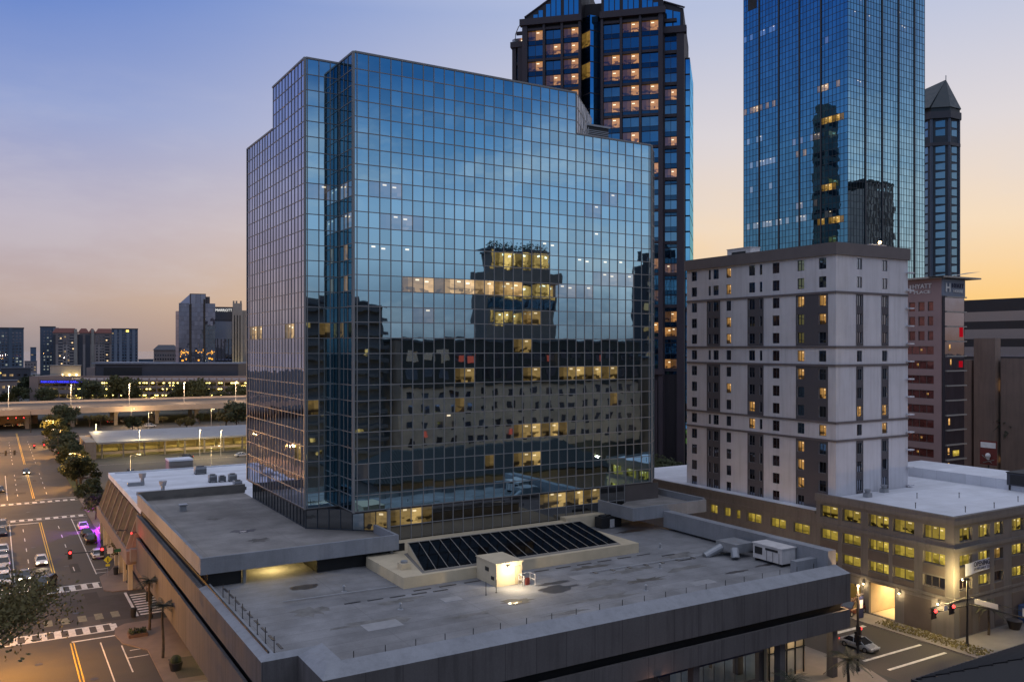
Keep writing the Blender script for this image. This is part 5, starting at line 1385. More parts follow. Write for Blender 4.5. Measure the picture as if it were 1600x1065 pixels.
for x0_, x1_, y_ in ((-36,-33,-.4),(-30,-25,-.4),(-17,-12.5,-.4),(-7.5,-2,3.2),(1,6.5,3.4),(24,29,3.4)):
    b.box(x0_,x1_,y_-.2,y_+.5,2,51)
b.build_each('balcony_stack', M['slate'], t, True)
wgrid(t, [-23.5,-19.5], fr(4,51,14), 2.0, 1.5, -.45, G['slateglass'], .12, LW, 5, 28); wgrid(t, [9,13.5,18,21], fr(14,51,11), 2.0, 1.5, 3.6, G['slateglass'], .12, LW, 6, 44)
b = MB()
for k in range(14):
    z = 4+k*3.4
    for x0_, x1_, y_ in ((-30,-25,-.75),(-17,-12.5,-.75),(24,29,3.0)): b.box(x0_,x1_,y_,y_+.12,z,z+1.1)
tag(b.build('balcony_rail', M['condo'], t, True), kind='stuff')
q = MB()
for x_, z_ in ((-29,26),(-15,41),(-14,34),(-27,17),(25,44),(26,20),(25.4,27),(-28,46),(-16,13)): q.box(x_,x_+1.8,-.95 if x_ < 5 else 2.9,-.85 if x_ < 5 else 3.0,z_,z_+1.4)
q.build_each('lit_window', LW, t, True)
t = far_thing('apartment_tower', 'dark apartment tower with an amber light at its top, right end of the red-roofed complex', 'apartment tower', 195, 985)
b = MB(); b.box(-15,15,0,26,0,57); b.build('wall', M['bluegrey'], t, True)
b = MB()
for x_ in (-12,-6.5,2,8.5): b.box(x_,x_+3.4,-1,0,0,56.5)
b.build_each('pilaster', M['bluegrey2'], t, True); b = MB(); b.box(-15.3,15.3,-.8,26,57,58); b.build('roof', M['slate'], t, True)
wgrid(t, [-14.6,-8.4,-2.6,0,6.0,12.4], fr(6,55,14), 1.7, 1.4, -.1, G['slateglass'], .03, LW, 7)
b = MB(); b.box(1.5,4.5,-1.1,-1.02,54,56); b.build('crown_lamp', E_AMBER, t, True)

t = far_thing('glass_office_tower', 'far grey mirror-glass office tower with black vertical ribs and orange reflections low down', 'office tower', 307, 640)
b = MB(); b.box(-13,14,.15,24,0,68); b.box(-5,7,.3,20,68,76); b.prism([(-15.4,6),(-13,.2),(-13,20),(-15.4,20)],0,63); b.build('core', M['slate'], t, True)
b = MB()
for r_ in range(20):
    for x0_, x1_ in ((-13,-5.4),(-3.6,5.0),(6.6,14)):
        for k in range(4):
            a_ = x0_+(x1_-x0_)*k/4; c_ = x0_+(x1_-x0_)*(k+1)/4
            b.face([(a_,.1,3+r_*3.3),(c_,.1,3+r_*3.3),(c_,.1,6.2+r_*3.3),(a_,.1,6.2+r_*3.3)])
    b.face([(-15.5,6,3+r_*3),(-13.05,.1,3+r_*3),(-13.05,.1,5.9+r_*3),(-15.5,6,5.9+r_*3)])
for k in range(3): b.face([(-4+k*3.6,.2,68.5),(-.6+k*3.6,.2,68.5),(-.6+k*3.6,.2,75.5),(-4+k*3.6,.2,75.5)])
b.face([(-13,.1,68.1),(-5,.1,68.1),(-5,2,75.5)])
tag(b.build('glass_skin', G['slateglass'], t, True), kind='stuff')
b = MB(); b.box(-5.3,-3.7,-.5,.2,0,68); b.box(5.1,6.5,-.5,.2,0,72); b.build_each('black_rib', M['black'], t, True)
b = MB(); b.prism([(-13,.1),(-5,.1),(-5,20),(-13,20)],68,68.1); b.box(7,10,2,10,68,74); b.build_each('roof', M['slate'], t, True)
q = MB(); rr = random.Random(5)
for k in range(42):
    x_ = rr.uniform(-12.5,13); 
    if -5.6 < x_ < -3.2 or 4.8 < x_ < 6.9: continue
    z_ = 32.3+rr.gauss(0,.8); q.box(x_,x_+rr.uniform(.3,.9),.0,.06,z_,z_+.7)  # orange reflections in the glass, put in as small glowing boxes
for x_,z_,w_ in ((-11,26,1.5),(-8,27,.8),(1,26.2,1.2),(9,27.5,1.6),(11,27,1.2),(-12,29,.5)): q.box(x_,x_+w_,.0,.06,z_,z_+1.1)
tag(q.build('lit_window', emit('far_amber',(1,.42,.06),1.8), t, True), kind='stuff')
t = far_thing('tall_hotel', 'far hotel with a white lit name on top and a pale floodlit pylon', 'hotel', 352, 690)
b = MB(); b.box(-9,6,0,20,0,64); b.box(-9,6,-.3,0,58,68.5); b.build_each('wall', M['slate'], t, True)
b = MB(); b.box(5.5,14,-1.5,14,0,66); b.box(14,19,2,14,0,66); b.prism([(6,-1.2),(13.4,-1.2),(13.4,10),(6,10)],66,71.5); 
for x_ in (6,8.3,11.8): b.box(x_,x_+1.4,-1.1,2,71.5,73.5)
b.build_each('pylon', M['stone'], t, True)
b = MB()
for x_ in (7,9.2,11.4): b.box(x_,x_+.8,-1.62,-1.5,4,62)
b.build_each('window_slot', M['dark'], t, True)
b = MB()
for k in range(5): b.box(-8.6+k*2.9,-6.6+k*2.9,-.1,-.02,3,44); 
for k in range(5): b.box(-8.4+k*2.9,-7.2+k*2.9,-.42,-.32,46,54)
b.build_each('window_strip', G['slateglass'], t, True)
b = MB(); b.box(-9,6,-.5,-.3,43,57); b.build('pale_band', M['bluegrey2'], t, True)
me = text_mesh('MARRIOTT', 3.0, .1, .0); me.materials.clear(); me.materials.append(E_WHITE)
o = link('lettering', me, t, (-1.2,-.6,65.8)); o.rotation_euler = (radians(90),0,0)
xs_ = [v.co.x for v in me.vertices]; k_ = 13.2/(max(xs_)-min(xs_))
for v in me.vertices: v.co.x *= k_
x_, y_ = hpt(375, 672)
lamp(t, 'SPOT', (10,-10,3), 26000, (1,.78,.32), .5, 28, (0,.30,1), world=False)
t = far_thing('low_hotel', 'small tan hotel with a hipped dark roof left of the far mirror-glass tower', 'building', 258, 760)
b = MB(); b.box(-10,12,0,18,0,34); b.build('wall', M['condo_tan'], t, True); b = MB(); b.prism([(-11,-1),(13,-1),(13,19),(-11,19)],34,38.5,top=[(-6,7),(8,7),(8,11),(-6,11)]); b.build('roof', M['slate'], t, True)
wgrid(t, fr(-9,11,9), fr(8,32,7), 1.2, 1.6, -.1, G['slateglass'], .05, LW, 8)
t = far_thing('convention_hall', 'long dark low hall with a big black window behind the lit parking garage', 'hall', 255, 610, turn=False)
b = MB(); b.box(-48,53,0,40,0,24.5); b.build('wall', M['slate'], t, True); b = MB(); b.box(-50,-14,-1.5,30,24.5,25.6); b.box(-14,53,-.6,40,24.5,25.2); b.build_each('roof', M['bluegrey2'], t, True)
b = MB(); b.box(-42,-15,-.2,-.05,14,22); b.build('window', M['black'], t, True); b = MB(); b.box(-54,-48,-.5,20,0,22); b.build('end_wall', M['condo_tan'], t, True)
t = far_thing('pale_annex', 'pale annex with three lamps on its yellow-lit front above the garage sign', 'building', 105, 560)
b = MB(); b.box(-11,9,0,14,0,24); b.build('wall', M['stone'], t, True); b = MB(); b.box(-11.3,9.3,-.3,14,24,24.6); b.build('roof', M['concrete'], t, True)
b = MB()
for x_ in (-3,1.5,6): b.ball((x_,-.6,18.4),.45,8,5)
b.build_each('lamp_bulb', E_WARM, t, True)
for x_ in (-3,1.5,6): lamp(t,'POINT',(x_,-2.2,18.0),500,(1,.74,.22),.3,world=False)
b = MB()
for x_ in (-5,-.8,3.6): b.box(x_,x_+1.2,-.12,-.02,14.5,16.5)
b.build_each('window', M['dark'], t, True)

gx0, gy0 = hpt(50, 500)
pg = far_thing('lit_parking_deck', 'long far parking deck glowing yellow, with blue lettering on its front', 'garage', 215, 530, turn=False)
PX = lambda u: (u-215)/1350*530
b = MB(); b.box(PX(62),PX(392),6,40,0,1.0); b.box(PX(62),PX(392),39,40,0,17.5)
for z in (3.6,7.4,11.2,15.0): b.box(PX(62),PX(392),0,40,z,z+1.3)
b.build_each('deck_slab', M['condo_tan'], pg, True)
b = MB()
for k in range(27): x_ = PX(68)+k*4.6; b.box(x_,x_+.7,-.15,.6,0,17.2)
b.build_each('column', M['condo_tan'], pg, True)
b = MB(); b.box(PX(48),PX(62),-1.5,30,0,18.5); b.box(PX(62),PX(112),-1.2,0,14.0,18.0); b.box(PX(62),PX(110),-.9,-.3,3.2,5.2); b.box(PX(62),PX(110),-.9,-.3,8,10.4); b.build_each('end_wall', M['condo_tan'], pg, True)
b = MB(); b.box(PX(64),PX(130),-1.5,-1.2,14.1,16.2); b.build('sign_board', M['sign_blue'], pg, True)
me = text_mesh('PAM IORIO PARKING GARAGE', 1.9, .05, .03); me.materials.clear(); me.materials.append(E_BLUE)
xs_ = [v.co.x for v in me.vertices]; k_ = (PX(130)-PX(66))/(max(xs_)-min(xs_))
for v in me.vertices: v.co.x *= k_
o = link('lettering', me, pg, ((PX(66)+PX(130))/2,-1.6,15.1)); o.rotation_euler = (radians(90),0,0)
b = MB(); rr = random.Random(11)
for k in range(190):
    x_ = rr.uniform(PX(112),PX(388)); z_ = rr.choice((3.3,7.1,10.9,14.6)); s_ = rr.uniform(.25,.5)
    b.box(x_,x_+s_*1.9,-.2,.4,z_-.45,z_)
tag(b.build('deck_lamp', E_GREENISH, pg, True), kind='stuff')
for k in range(9): lamp(pg,'POINT',(PX(80)+k*14.5,8,(9.8,5.9,13.4)[k%3]),6500,(1,.78,.2),.4,world=False)
b = MB(); b.box(PX(60),PX(392),-.4,.1,17.5,18.6); b.build('parapet', M['condo_tan'], pg, True)

# far shore line of small buildings
for k,(u,d,w,h,m,lab) in enumerate(((48,1250,18,16,'condo_tan','small tan block on the far left skyline beside the blue-grey apartments'),(52,1320,9,36,'bluegrey','thin grey mast-like tower far on the left skyline'),(228,1150,20,20,'bluegrey','low blue-grey block far behind by the water, left of the small hotel'),(25,700,24,19,'slate','dark low block below the blue-grey apartments at the left edge'),(10,560,14,14,'condo_tan','tan low block by the far end of the avenue'))):
    t = far_thing('low_block', lab, 'building', u, d)
    b = MB(); b.box(-w/2,w/2,0,16,0,h); b.build('wall', M[m], t, True); b = MB(); b.box(-w/2-.4,w/2+.4,-.4,16.4,h,h+.8); b.build('roof', M['slate'], t, True)
    wgrid(t, fr(-w/2+1,w/2,4), fr(3,h-1,3), w/8, 1.6, -.1, G['slateglass'], .35, LW, k)

# ================================================================== ELEVATED HIGHWAY, PAVILION
hw = thing('elevated_highway', 'elevated highway deck on piers crossing behind the parking lots', 'highway', (60,448,0))
b = MB(); b.box(-260,420,436,500,6.6,7.9); b.build('deck', M['concrete'], hw)
b = MB(); b.box(-260,420,435.6,436,6.4,8.9); b.box(-260,420,500,500.4,6.6,8.9); b.build_each('parapet', mat('pale_barrier',(.42,.36,.31),.8,.1,.3), hw)
b = MB(); b.box(-260,420,436.1,499.9,7.91,7.93); b.build('road_surface', M['asphalt'], hw)
for k in range(16):
    x_ = -60+k*18
    b = MB(); b.box(x_,x_+1.6,440,441.6,0,5.4); b.box(x_,x_+1.6,456,457.6,0,5.4); b.box(x_-.2,x_+1.8,438,459,5.4,6.5); b.build_each('pier', M['concrete'], hw)
b = MB(); b.box(-40,18,468,500,0,6.5); b.build('abutment', M['beige'], hw)
for k in range(9):
    x_ = -20+k*26
    t = thing('highway_lamp', 'tall pale lamp pole standing on the elevated highway', 'lamp', (x_,468,7.9), 0, 'lamp poles on the highway')
    b = MB(); b.tube((0,0,0),(0,0,10),.14,.09); b.tube((0,0,9.8),(0,-1.8,10.2),.06); b.build('pole', M['pole'], t, True)
    b = MB(); b.box(-.2,.2,-2.4,-1.7,10.1,10.25); b.build('lamp_head', E_WARM, t, True)
    lamp(t,'POINT',(0,-2.2,9.6),16000,(1,.62,.34),.3,world=False)

pv = thing('open_carport', 'long low open parking shelter with a pale sloping roof and yellow-lit inside', 'carport', (55,320,0))
b = MB(); b.face([(28.6,309,5.2),(92,309,5.2),(92,336,6.6),(28.6,336,6.6)]); b.face([(28.6,309,4.9),(92,309,4.9),(92,336,6.3),(28.6,336,6.3)][::-1]); b.box(28.6,92,308.8,309.1,4.7,5.3); b.box(28.6,28.9,309.1,336,4.7,5.3)
b.build('roof', M['coping'], pv)
b = MB()
for k in range(10): x_ = 30+k*6.4; b.box(x_,x_+.5,309.6,310.1,0,4.9); 
for k in range(10): x_ = 30+k*6.4; b.box(x_,x_+.5,322,322.5,0,5.3)
b.build_each('column', M['concrete'], pv)
b = MB(); b.box(27,92,330,330.5,0,5.8); b.build('back_wall', M['cream'], pv); b = MB(); b.box(25.2,28.4,308,334,0,5.6); b.build('end_block', M['concrete'], pv)
b = MB(); b.box(28.4,92,309,330,.0,.02); b.build('floor', M['concrete'], pv)
for k in range(6):
    lamp(pv,'POINT',(34+k*11,319,4.4),520,(1,.78,.2),.4)
b = MB()
for k in range(6): b.box(33.6+k*11,34.4+k*11,318.7,319.3,4.6,4.75)
b.build_each('ceiling_lamp', E_GREENISH, pv)
b = MB(); b.box(28.4,92,311.5,311.7,1.0,1.9); b.box(28.4,92,322.8,323,1.0,1.9); b.build_each('low_wall', M['cream'], pv)

# ================================================================== REFLECTED CITY BEHIND THE VIEWPOINT
rf = thing('dark_office_block', 'broad dark brown office block behind the viewpoint, mirrored low in the tower glass', 'office block', (125,-20,0))
b = MB(); b.box(88,165,-40,-5.3,0,37.5); b.build('wall', mat('brown_facade',(.30,.225,.185),.8,.2,.3), rf)
b = MB(); b.box(88,165,-5.3,-5.0,26.0,37.6); b.box(88,165,-5.3,-5.05,0,9); b.build_each('upper_band', M['black'], rf)
b = MB()
for k in range(18): b.box(90+k*4.2,92.4+k*4.2,-5.1,-4.9,28,30.6); b.box(90+k*4.2,92.4+k*4.2,-5.1,-4.9,32.4,35)
for k in range(18):
    for z_ in (11,15,19,23): b.box(90+k*4.2,91.6+k*4.2,-5.32,-5.29,z_,z_+1.9)
b.build_each('window', G['slateglass'], rf)
b = MB()
for x_ in (104,108,131,150): b.box(x_,x_+1.6,-4.95,-4.85,32.6,34.4)
for x_ in (120,95): b.box(x_,x_+1.2,-4.95,-4.85,12.6,14.4)
b.build_each('lit_window', emit('red_room',(.8,.12,.08),.5), rf)
b = MB()
for k in range(13): b.box(89+k*6,92.5+k*6,-5.25,-5.1,2,6.5)
b.build_each('shopfront', LW, rf)
b = MB(); b.box(87.6,165.4,-40.4,-4.7,37.6,38.2); b.build('roof', M['slate'], rf)
r2 = thing('lit_top_tower', 'tower with glowing gold floors and planted roof, mirrored in the glass tower', 'office tower', (125,-22,0))
b = MB(); b.box(115,137,-16,-8,38.2,56.5); b.box(116.5,135,-15,-9,56.5,62.5); b.box(114.6,137.8,-16.4,-7.4,53.8,57.0); b.build_each('wall', mat('tower_brown',(.15,.12,.11),.8,.15,.3), r2)
gold = lit('gold_office', (1,.48,.13), 1.6, .02, busy=.7, lamp=1.8)
b = MB()
def band(x0,x1,y,z0,z1,n_=8):
    q = MB()
    for k in range(n_): 
        a_, c_ = x0+(x1-x0)*k/n_, x0+(x1-x0)*(k+1)/n_; q.face([(c_,y,z0),(a_,y,z0),(a_,y,z1),(c_,y,z1)])
    return q
band(116.7,134.8,-8.94,58.2,62.6).build('lit_floor', gold, r2); band(116,136,-7.95,49.6,53.4).build('lit_floor', gold, r2); band(116,129,-7.95,42.6,46.0).build('lit_floor', gold, r2)
band(115.5,136.5,-7.94,46.6,49.2).build('dark_floor', G['slateglass'], r2)
b = MB(); b.box(116,135.6,-15.4,-8.7,62.5,63.1); b.build('roof', M['slate'], r2)
rr = random.Random(2)
for k in range(9):
    t = thing('roof_shrub', 'leafy shrub in the row on the planted roof of the gold-lit tower', 'shrub', (117.5+k*2.1,-10.2,63.1), 0, 'shrubs on the planted roof')
    b = MB()
    for j in range(70):
        c_ = Vector((rr.gauss(0,.6),rr.gauss(0,.5),1.0+rr.gauss(0,.6))); a_ = Vector((rr.uniform(-1,1),rr.uniform(-1,1),rr.uniform(-1,1))).normalized()*.25; d_ = Vector((rr.uniform(-1,1),rr.uniform(-1,1),rr.uniform(-1,1))).normalized()*.25
        b.face([c_-a_,c_+d_,c_+a_,c_-d_])
    b.build('foliage', M['leaf'], t, True); b = MB(); b.box(-1,1,-.4,.4,0,.5); b.build('planter', M['slate'], t, True)
r3 = thing('balcony_tower', 'dark apartment block with wavy balcony edges behind the viewpoint, mirrored at the tower corner', 'apartment block', (74,-20,0))
b = MB(); b.box(66,85,-20,-10,0,47); b.box(69,80,-18,-12,47,49); b.build_each('wall', mat('dim_stucco',(.11,.10,.105),.8), r3)
for k in range(13):
    q = MB(); q.box(61,86,-10,-8.6,6+k*3.3,6.9+k*3.3); q.build('balcony', M['hotel_dark'], r3)
b = MB()
for x_,z_ in ((67.5,8),(71,8.3),(70,11.5),(74,8.2),(78,14.8),(72,18),(69,21.3),(80,34.5),(67.5,41)): b.box(x_,x_+1.6,-9.98,-9.9,z_,z_+1.6)
b.build_each('lit_window', L['room'], r3)
b = MB(); b.box(65.6,85.4,-20.4,-9.6,47,47.5); b.build('roof', M['slate'], r3)
r4 = thing('pale_office_slab', 'pale concrete slab behind the viewpoint, mirrored at the far right of the tower glass', 'office block', (180,5,0))
b = MB(); b.box(172,200,-30,12,0,33); b.build('wall', M['beige'], r4); b = MB(); b.box(171.6,200.4,-30.4,12.4,33,33.6); b.build('roof', M['slate'], r4)
b = MB()
for k in range(6):
    for j in range(5): b.box(174+j*5,177+j*5,12,12.1,4+k*4.8,6.6+k*4.8)
b.build_each('window', G['slateglass'], r4)
r5 = thing('slim_dark_tower', 'slim dark tower behind the viewpoint, mirrored at the right edge of the tower glass', 'tower', (203,-48,0))
b = MB(); b.box(200,206,-51,-45,0,66); b.box(202,204,-50,-47,66,71); b.build_each('wall', M['granite2'], r5)
b = MB()
for k in range(15): b.box(200.6,205.4,-45,-44.9,8+k*4.2,9.8+k*4.2)
b.build_each('window_band', G['slateglass'], r5)
# near roof at the bottom right corner
nr = thing('tile_roofed_building', 'building with a dark ribbed tile roof at the bottom right corner', 'building', (85,30,0))
b = MB(); b.box(63.5,118,20,40.6,0,9.9); b.build('wall', M['beige'], nr)
b = MB(); b.prism([(62,19),(120,19),(120,41.9),(62,41.9)], 9.9, 14.6, top=[(70,29),(112,29),(112,31.5),(70,31.5)]); b.build('roof', M['tile'], nr)
b = MB()
for k in range(96): 
    x_ = 62.3+k*.6; f_ = 1.0 if 70 < x_ < 112 else (min((x_-62)/8,(120-x_)/8))
    y1 = 41.9-(41.9-31.5)*f_; b.tube((x_,41.95,9.96),(x_,y1,9.96+4.7*f_),.09,seg=5)
tag(b.build('tile_rib', M['tile'], nr), kind='stuff')
b = MB(); b.box(61.8,120.2,41.9,42.1,9.6,10.0); b.box(61.8,62,19,41.9,9.6,10.0); b.build('gutter', M['black'], nr)

# ================================================================== TREES AND PALMS
def crown_mesh(name, seed, r, h, zc, nclump, nleaf, leaf, m, squash=.75):
    rr = random.Random(seed); b = MB()
    cl = []
    for k in range(nclump):
        a_, e_ = rr.uniform(0,2*pi), rr.uniform(-.5,1.0); q = r*rr.uniform(.35,.95)
        cl.append((Vector((q*cos(a_)*cos(e_*.9), q*sin(a_)*cos(e_*.9), zc+h*.5*sin(e_)*squash)), r*rr.uniform(.22,.42)))
    for k in range(nleaf):
        c0, cr_ = cl[k % nclump]
        d_ = Vector((rr.gauss(0,1),rr.gauss(0,1),rr.gauss(0,.8))).normalized()*cr_*rr.random()**.5
        c_ = c0+d_; u_ = Vector((rr.uniform(-1,1),rr.uniform(-1,1),rr.uniform(-1,1))).normalized(); w_ = u_.orthogonal().normalized()
        s_ = leaf*rr.uniform(.6,1.3)
        b.face([c_-u_*s_,c_+w_*s_*.55,c_+u_*s_,c_-w_*s_*.55])
    return b.mesh(name, m), [c for c, _ in cl]
def trunk_mesh(name, seed, zc, r, cl, r0, m=None):
    rr = random.Random(seed); b = MB(); p = Vector((0,0,0)); top = Vector((rr.uniform(-.3,.3),rr.uniform(-.3,.3),zc*.75))
    b.tube(p, top, r0, r0*.6)
    for c_ in cl[:7]: 
        mid = top.lerp(c_,.5)+Vector((0,0,-.1*r)); b.tube(top, mid, r0*.5, r0*.3, seg=6); b.tube(mid, c_, r0*.3, r0*.12, seg=6)
    return b.mesh(name, m or M['bark'])
TREES = {}
def tree(kind, x, y, s, lab, rz=0, group=None, z=0):
    if kind not in TREES:
        P_ = dict(round=(3.3,5.4,4.6,16,1500,.34,M['leaf']), dark=(4.2,6.5,5.2,20,1800,.42,M['leaf']), olive=(3.0,4.0,3.6,12,1100,.32,M['leaf2']), bare=(2.6,4.0,4.4,14,420,.2,M['leaf2']))[kind]
        me, cl = crown_mesh('crown', hash(kind) % 7 if False else len(TREES)+3, *P_)
        TREES[kind] = (me, trunk_mesh('trunk', 2, P_[2], P_[0], cl, .22))
    t = thing('street_tree' if kind in ('round','bare') else 'broad_tree', lab, 'tree', (x,y,z), rz, group); t.scale = (s,s,s)
    link('crown', TREES[kind][0], t); link('trunk', TREES[kind][1], t); return t
row = 'row of trees along the avenue verge'
for k,(x_,y_,s_) in enumerate(((18.6,243,1.25),(18.6,251,1.1),(18.8,260,1.15),(18.6,269,1.0),(18.8,278,1.05))):
    tree('round', x_, y_, s_, ['nearest round dark tree on the verge, left of the white-roofed building','second round tree from the near end of the avenue verge','middle round tree of the avenue verge row','fourth round tree along the avenue verge','farthest round tree of the verge row by the signal pole'][k], k*1.3, row)
tree('bare', 17.9, 186, 1.15, 'thin street tree lit purple from below beside the white-roofed building', .4)
tree('bare', 17.6, 152.6, .8, 'small thin street tree behind the yellow crossing sign', 2.2)
tree('dark', 24.5, 400, 1.5, 'big spreading tree at the far end of the avenue in front of the highway', .3)
for k,(u,d,s_,kind,lab) in enumerate(((72,504,1.55,'dark','dark rounded tree in front of the left end of the lit parking deck'),(140,502,2.09,'dark','dark bushy tree left of centre before the lit parking deck'),(190,498,2.33,'dark','large dark tree under the middle of the lit parking deck'),(208,502,1.86,'round','dark tree just right of the largest one before the parking deck'),(285,498,1.86,'dark','dark tree below the far mirror-glass tower'),(305,501,2.09,'dark','dark broad tree right of the one below the mirror-glass tower'),(342,498,1.55,'round','dark tree under the floodlit pylon'),(372,502,1.71,'dark','dark tree before the right end of the lit deck'),(30,520,1.5,'dark','dark tree mass left of the parking deck, behind the avenue'),(12,470,1.4,'dark','dark tree at the left edge beside the highway'),
  (45,640,1.8,'dark','dark tree clump below the dark narrow apartment tower'),(62,660,1.7,'dark','second dark tree clump below the apartment cluster'),
  (140,392,1.0,'olive','low olive tree on the grass strip left of the parking lot'),(158,388,1.1,'olive','low olive bushy tree in the grass strip of the lot'),(208,360,.9,'dark','spiky dark tree in the parking lot behind the pale shelter'),(216,372,.8,'olive','small tree next to the spiky one in the lot'),(290,362,1.25,'olive','olive tree standing behind the pale shelter roof'),(352,365,1.7,'olive','wide dim tree behind the right end of the pale shelter'),(370,362,1.6,'dark','dark tree next to the tower edge behind the shelter'),(255,405,.7,'olive','small shrub-like tree in the far lot aisle'),(312,408,.7,'round','small round tree right of the far lot lamp'))):
    x_, y_ = hpt(u, d); tree(kind, x_, y_, s_, lab, k*1.1)
x_, y_ = hpt(1036, 205); tree('dark', x_, y_, 1.2, 'dark tree squeezed between the glass tower and the pale hotel')
for k,(x_,y_,s_) in enumerate(((19.2,288,1.2),(18.9,308,1.2),(19.4,318,1.35),(19.2,328,1.15),(19.6,340,1.3),(19.4,352,1.2),(19.8,366,1.35),(20,382,1.4))):
    tree('round' if k%2 else 'dark', x_, y_, s_*(1.0 if k%2 else .8), 'dark street tree beyond the far cross road, in the row leading to the highway', k*.9, 'far row of trees along the avenue')
for k,(x_,y_,s_) in enumerate(((18.3,200,.8),(18.2,216,.9),(18.3,236,1.2))):
    tree('round', x_, y_, s_, ['small round tree just beyond the purple-lit tree','round tree beside the avenue between the two yellow signs','round dark tree at the near end of the verge by the yellow sign'][k], k*2.1)
# palms
def palm_meshes(seed, hgt, nf, fl, droop):
    rr = random.Random(seed); b = MB()
    for k in range(nf):
        a_ = 2*pi*k/nf+rr.uniform(-.2,.2); e_ = rr.uniform(-.3,1.1); L_ = fl*rr.uniform(.8,1.1)
        d_ = Vector((cos(a_),sin(a_),0)); p = Vector((0,0,hgt)); side = Vector((-sin(a_),cos(a_),0)); prev = None
        for j in range(7):
            f_ = j/6; q = p+d_*(L_*f_*cos(e_*(1-f_)))+Vector((0,0,L_*(sin(e_)*f_-droop*f_*f_)))
            w_ = .34*fl/2*sin(pi*min(f_+.08,1))**.7
            cur = (q-side*w_+Vector((0,0,-w_*.5)), q, q+side*w_+Vector((0,0,-w_*.5)))
            if prev:
                for s_ in (0,1):
                    for g_ in range(3):
                        lerp = lambda i, f: prev[i].lerp(cur[i], f)
                        f0_, f1_ = g_/3+.03, g_/3+.27
                        if s_ == 0: b.face([lerp(1,f0_),lerp(1,f1_),lerp(0,f1_)+d_*.1,lerp(0,f0_+.12)+d_*.1])
                        else: b.face([lerp(1,f0_),lerp(1,f1_),lerp(2,f1_)+d_*.1,lerp(2,f0_+.12)+d_*.1])
            prev = cur
    c = b.mesh('crown', M['palm_leaf']); b = MB()
    n_ = 6
    for j in range(n_): b.tube((.06*sin(j),0,hgt*j/n_),(.06*sin(j+1),0,hgt*(j+1)/n_),.17-.01*j,.16-.01*j,seg=8)
    return c, b.mesh('trunk', M['bark'])
def palm(x, y, h, fl, seed, lab, nf=22, droop=.55, z=.14):
    c, tr_ = palm_meshes(seed, h, nf, fl, droop); t = thing('palm_tree', lab, 'palm', (x,y,z)); link('crown', c, t); link('trunk', tr_, t); return t
palm(17.0,118.0,6.2,1.9,1,'slender palm on the street corner beside the dark signal pole')
palm(16.8,106.6,6.0,2.0,2,'palm with a flat tuft on the pavement beside the podium wall')
palm(77.4,60.0,3.0,2.3,3,'short bushy palm outside the podium shopfront at the bottom right')
palm(69.0,60.2,2.4,2.2,4,'short dark palm at the bottom edge left of the cream shopfront')
x_, y_ = hpt(1578,182); palm(x_,y_,20,4.2,5,'tall dark palm against the beige concrete building',26,.8,0)
x_, y_ = hpt(1545,108); palm(x_,y_,3.8,1.9,6,'short palm at the garage corner behind the signal arm')
for k,u in enumerate((118,126,138,150,238,262,272,330)):
    x_, y_ = hpt(u,503); palm(x_,y_,14 if k%2 else 12,3.6,10+k,['far palm at the right end of the blue garage lettering','far palm just right of the blue lettering, taller one','third far palm before the lit deck','fourth far palm before the lit deck, near the dark hall','far palm right of the largest dark tree','far palm below the low tan hotel','far palm left of the highway lamp under the mirror-glass tower','far palm before the deck under the floodlit hotel'][k],14,.6,0)
# large oak leaning in from the lower left
me, cl = crown_mesh('crown', 21, 7.2, 7.5, 9.6, 58, 6400, .21, M['leaf2'], .6)
t = thing('oak_tree', 'spreading oak with thin open foliage over the avenue at the lower left corner', 'tree', (-7.6,97,0))
off = Vector((7.2,2.0,0)); link('crown', me, t, off)
b = MB(); top = Vector((3.2,.9,5.0)); b.tube((0,0,0),(1.2,.3,2.6),.45,.36); b.tube((1.2,.3,2.6),top,.36,.3); top2 = Vector((6.0,1.7,6.6)); b.tube(top,top2,.28,.2)
for i_,c_ in enumerate(cl[:30]):
    c_ = c_+off; st_ = top if i_ % 3 == 0 else top2
    mid = st_.lerp(c_,.5)+Vector((0,0,-.5)); b.tube(st_,mid,.15,.09,seg=6); b.tube(mid,c_,.09,.03,seg=6)
link('trunk', b.mesh('trunk', M['bark']), t)

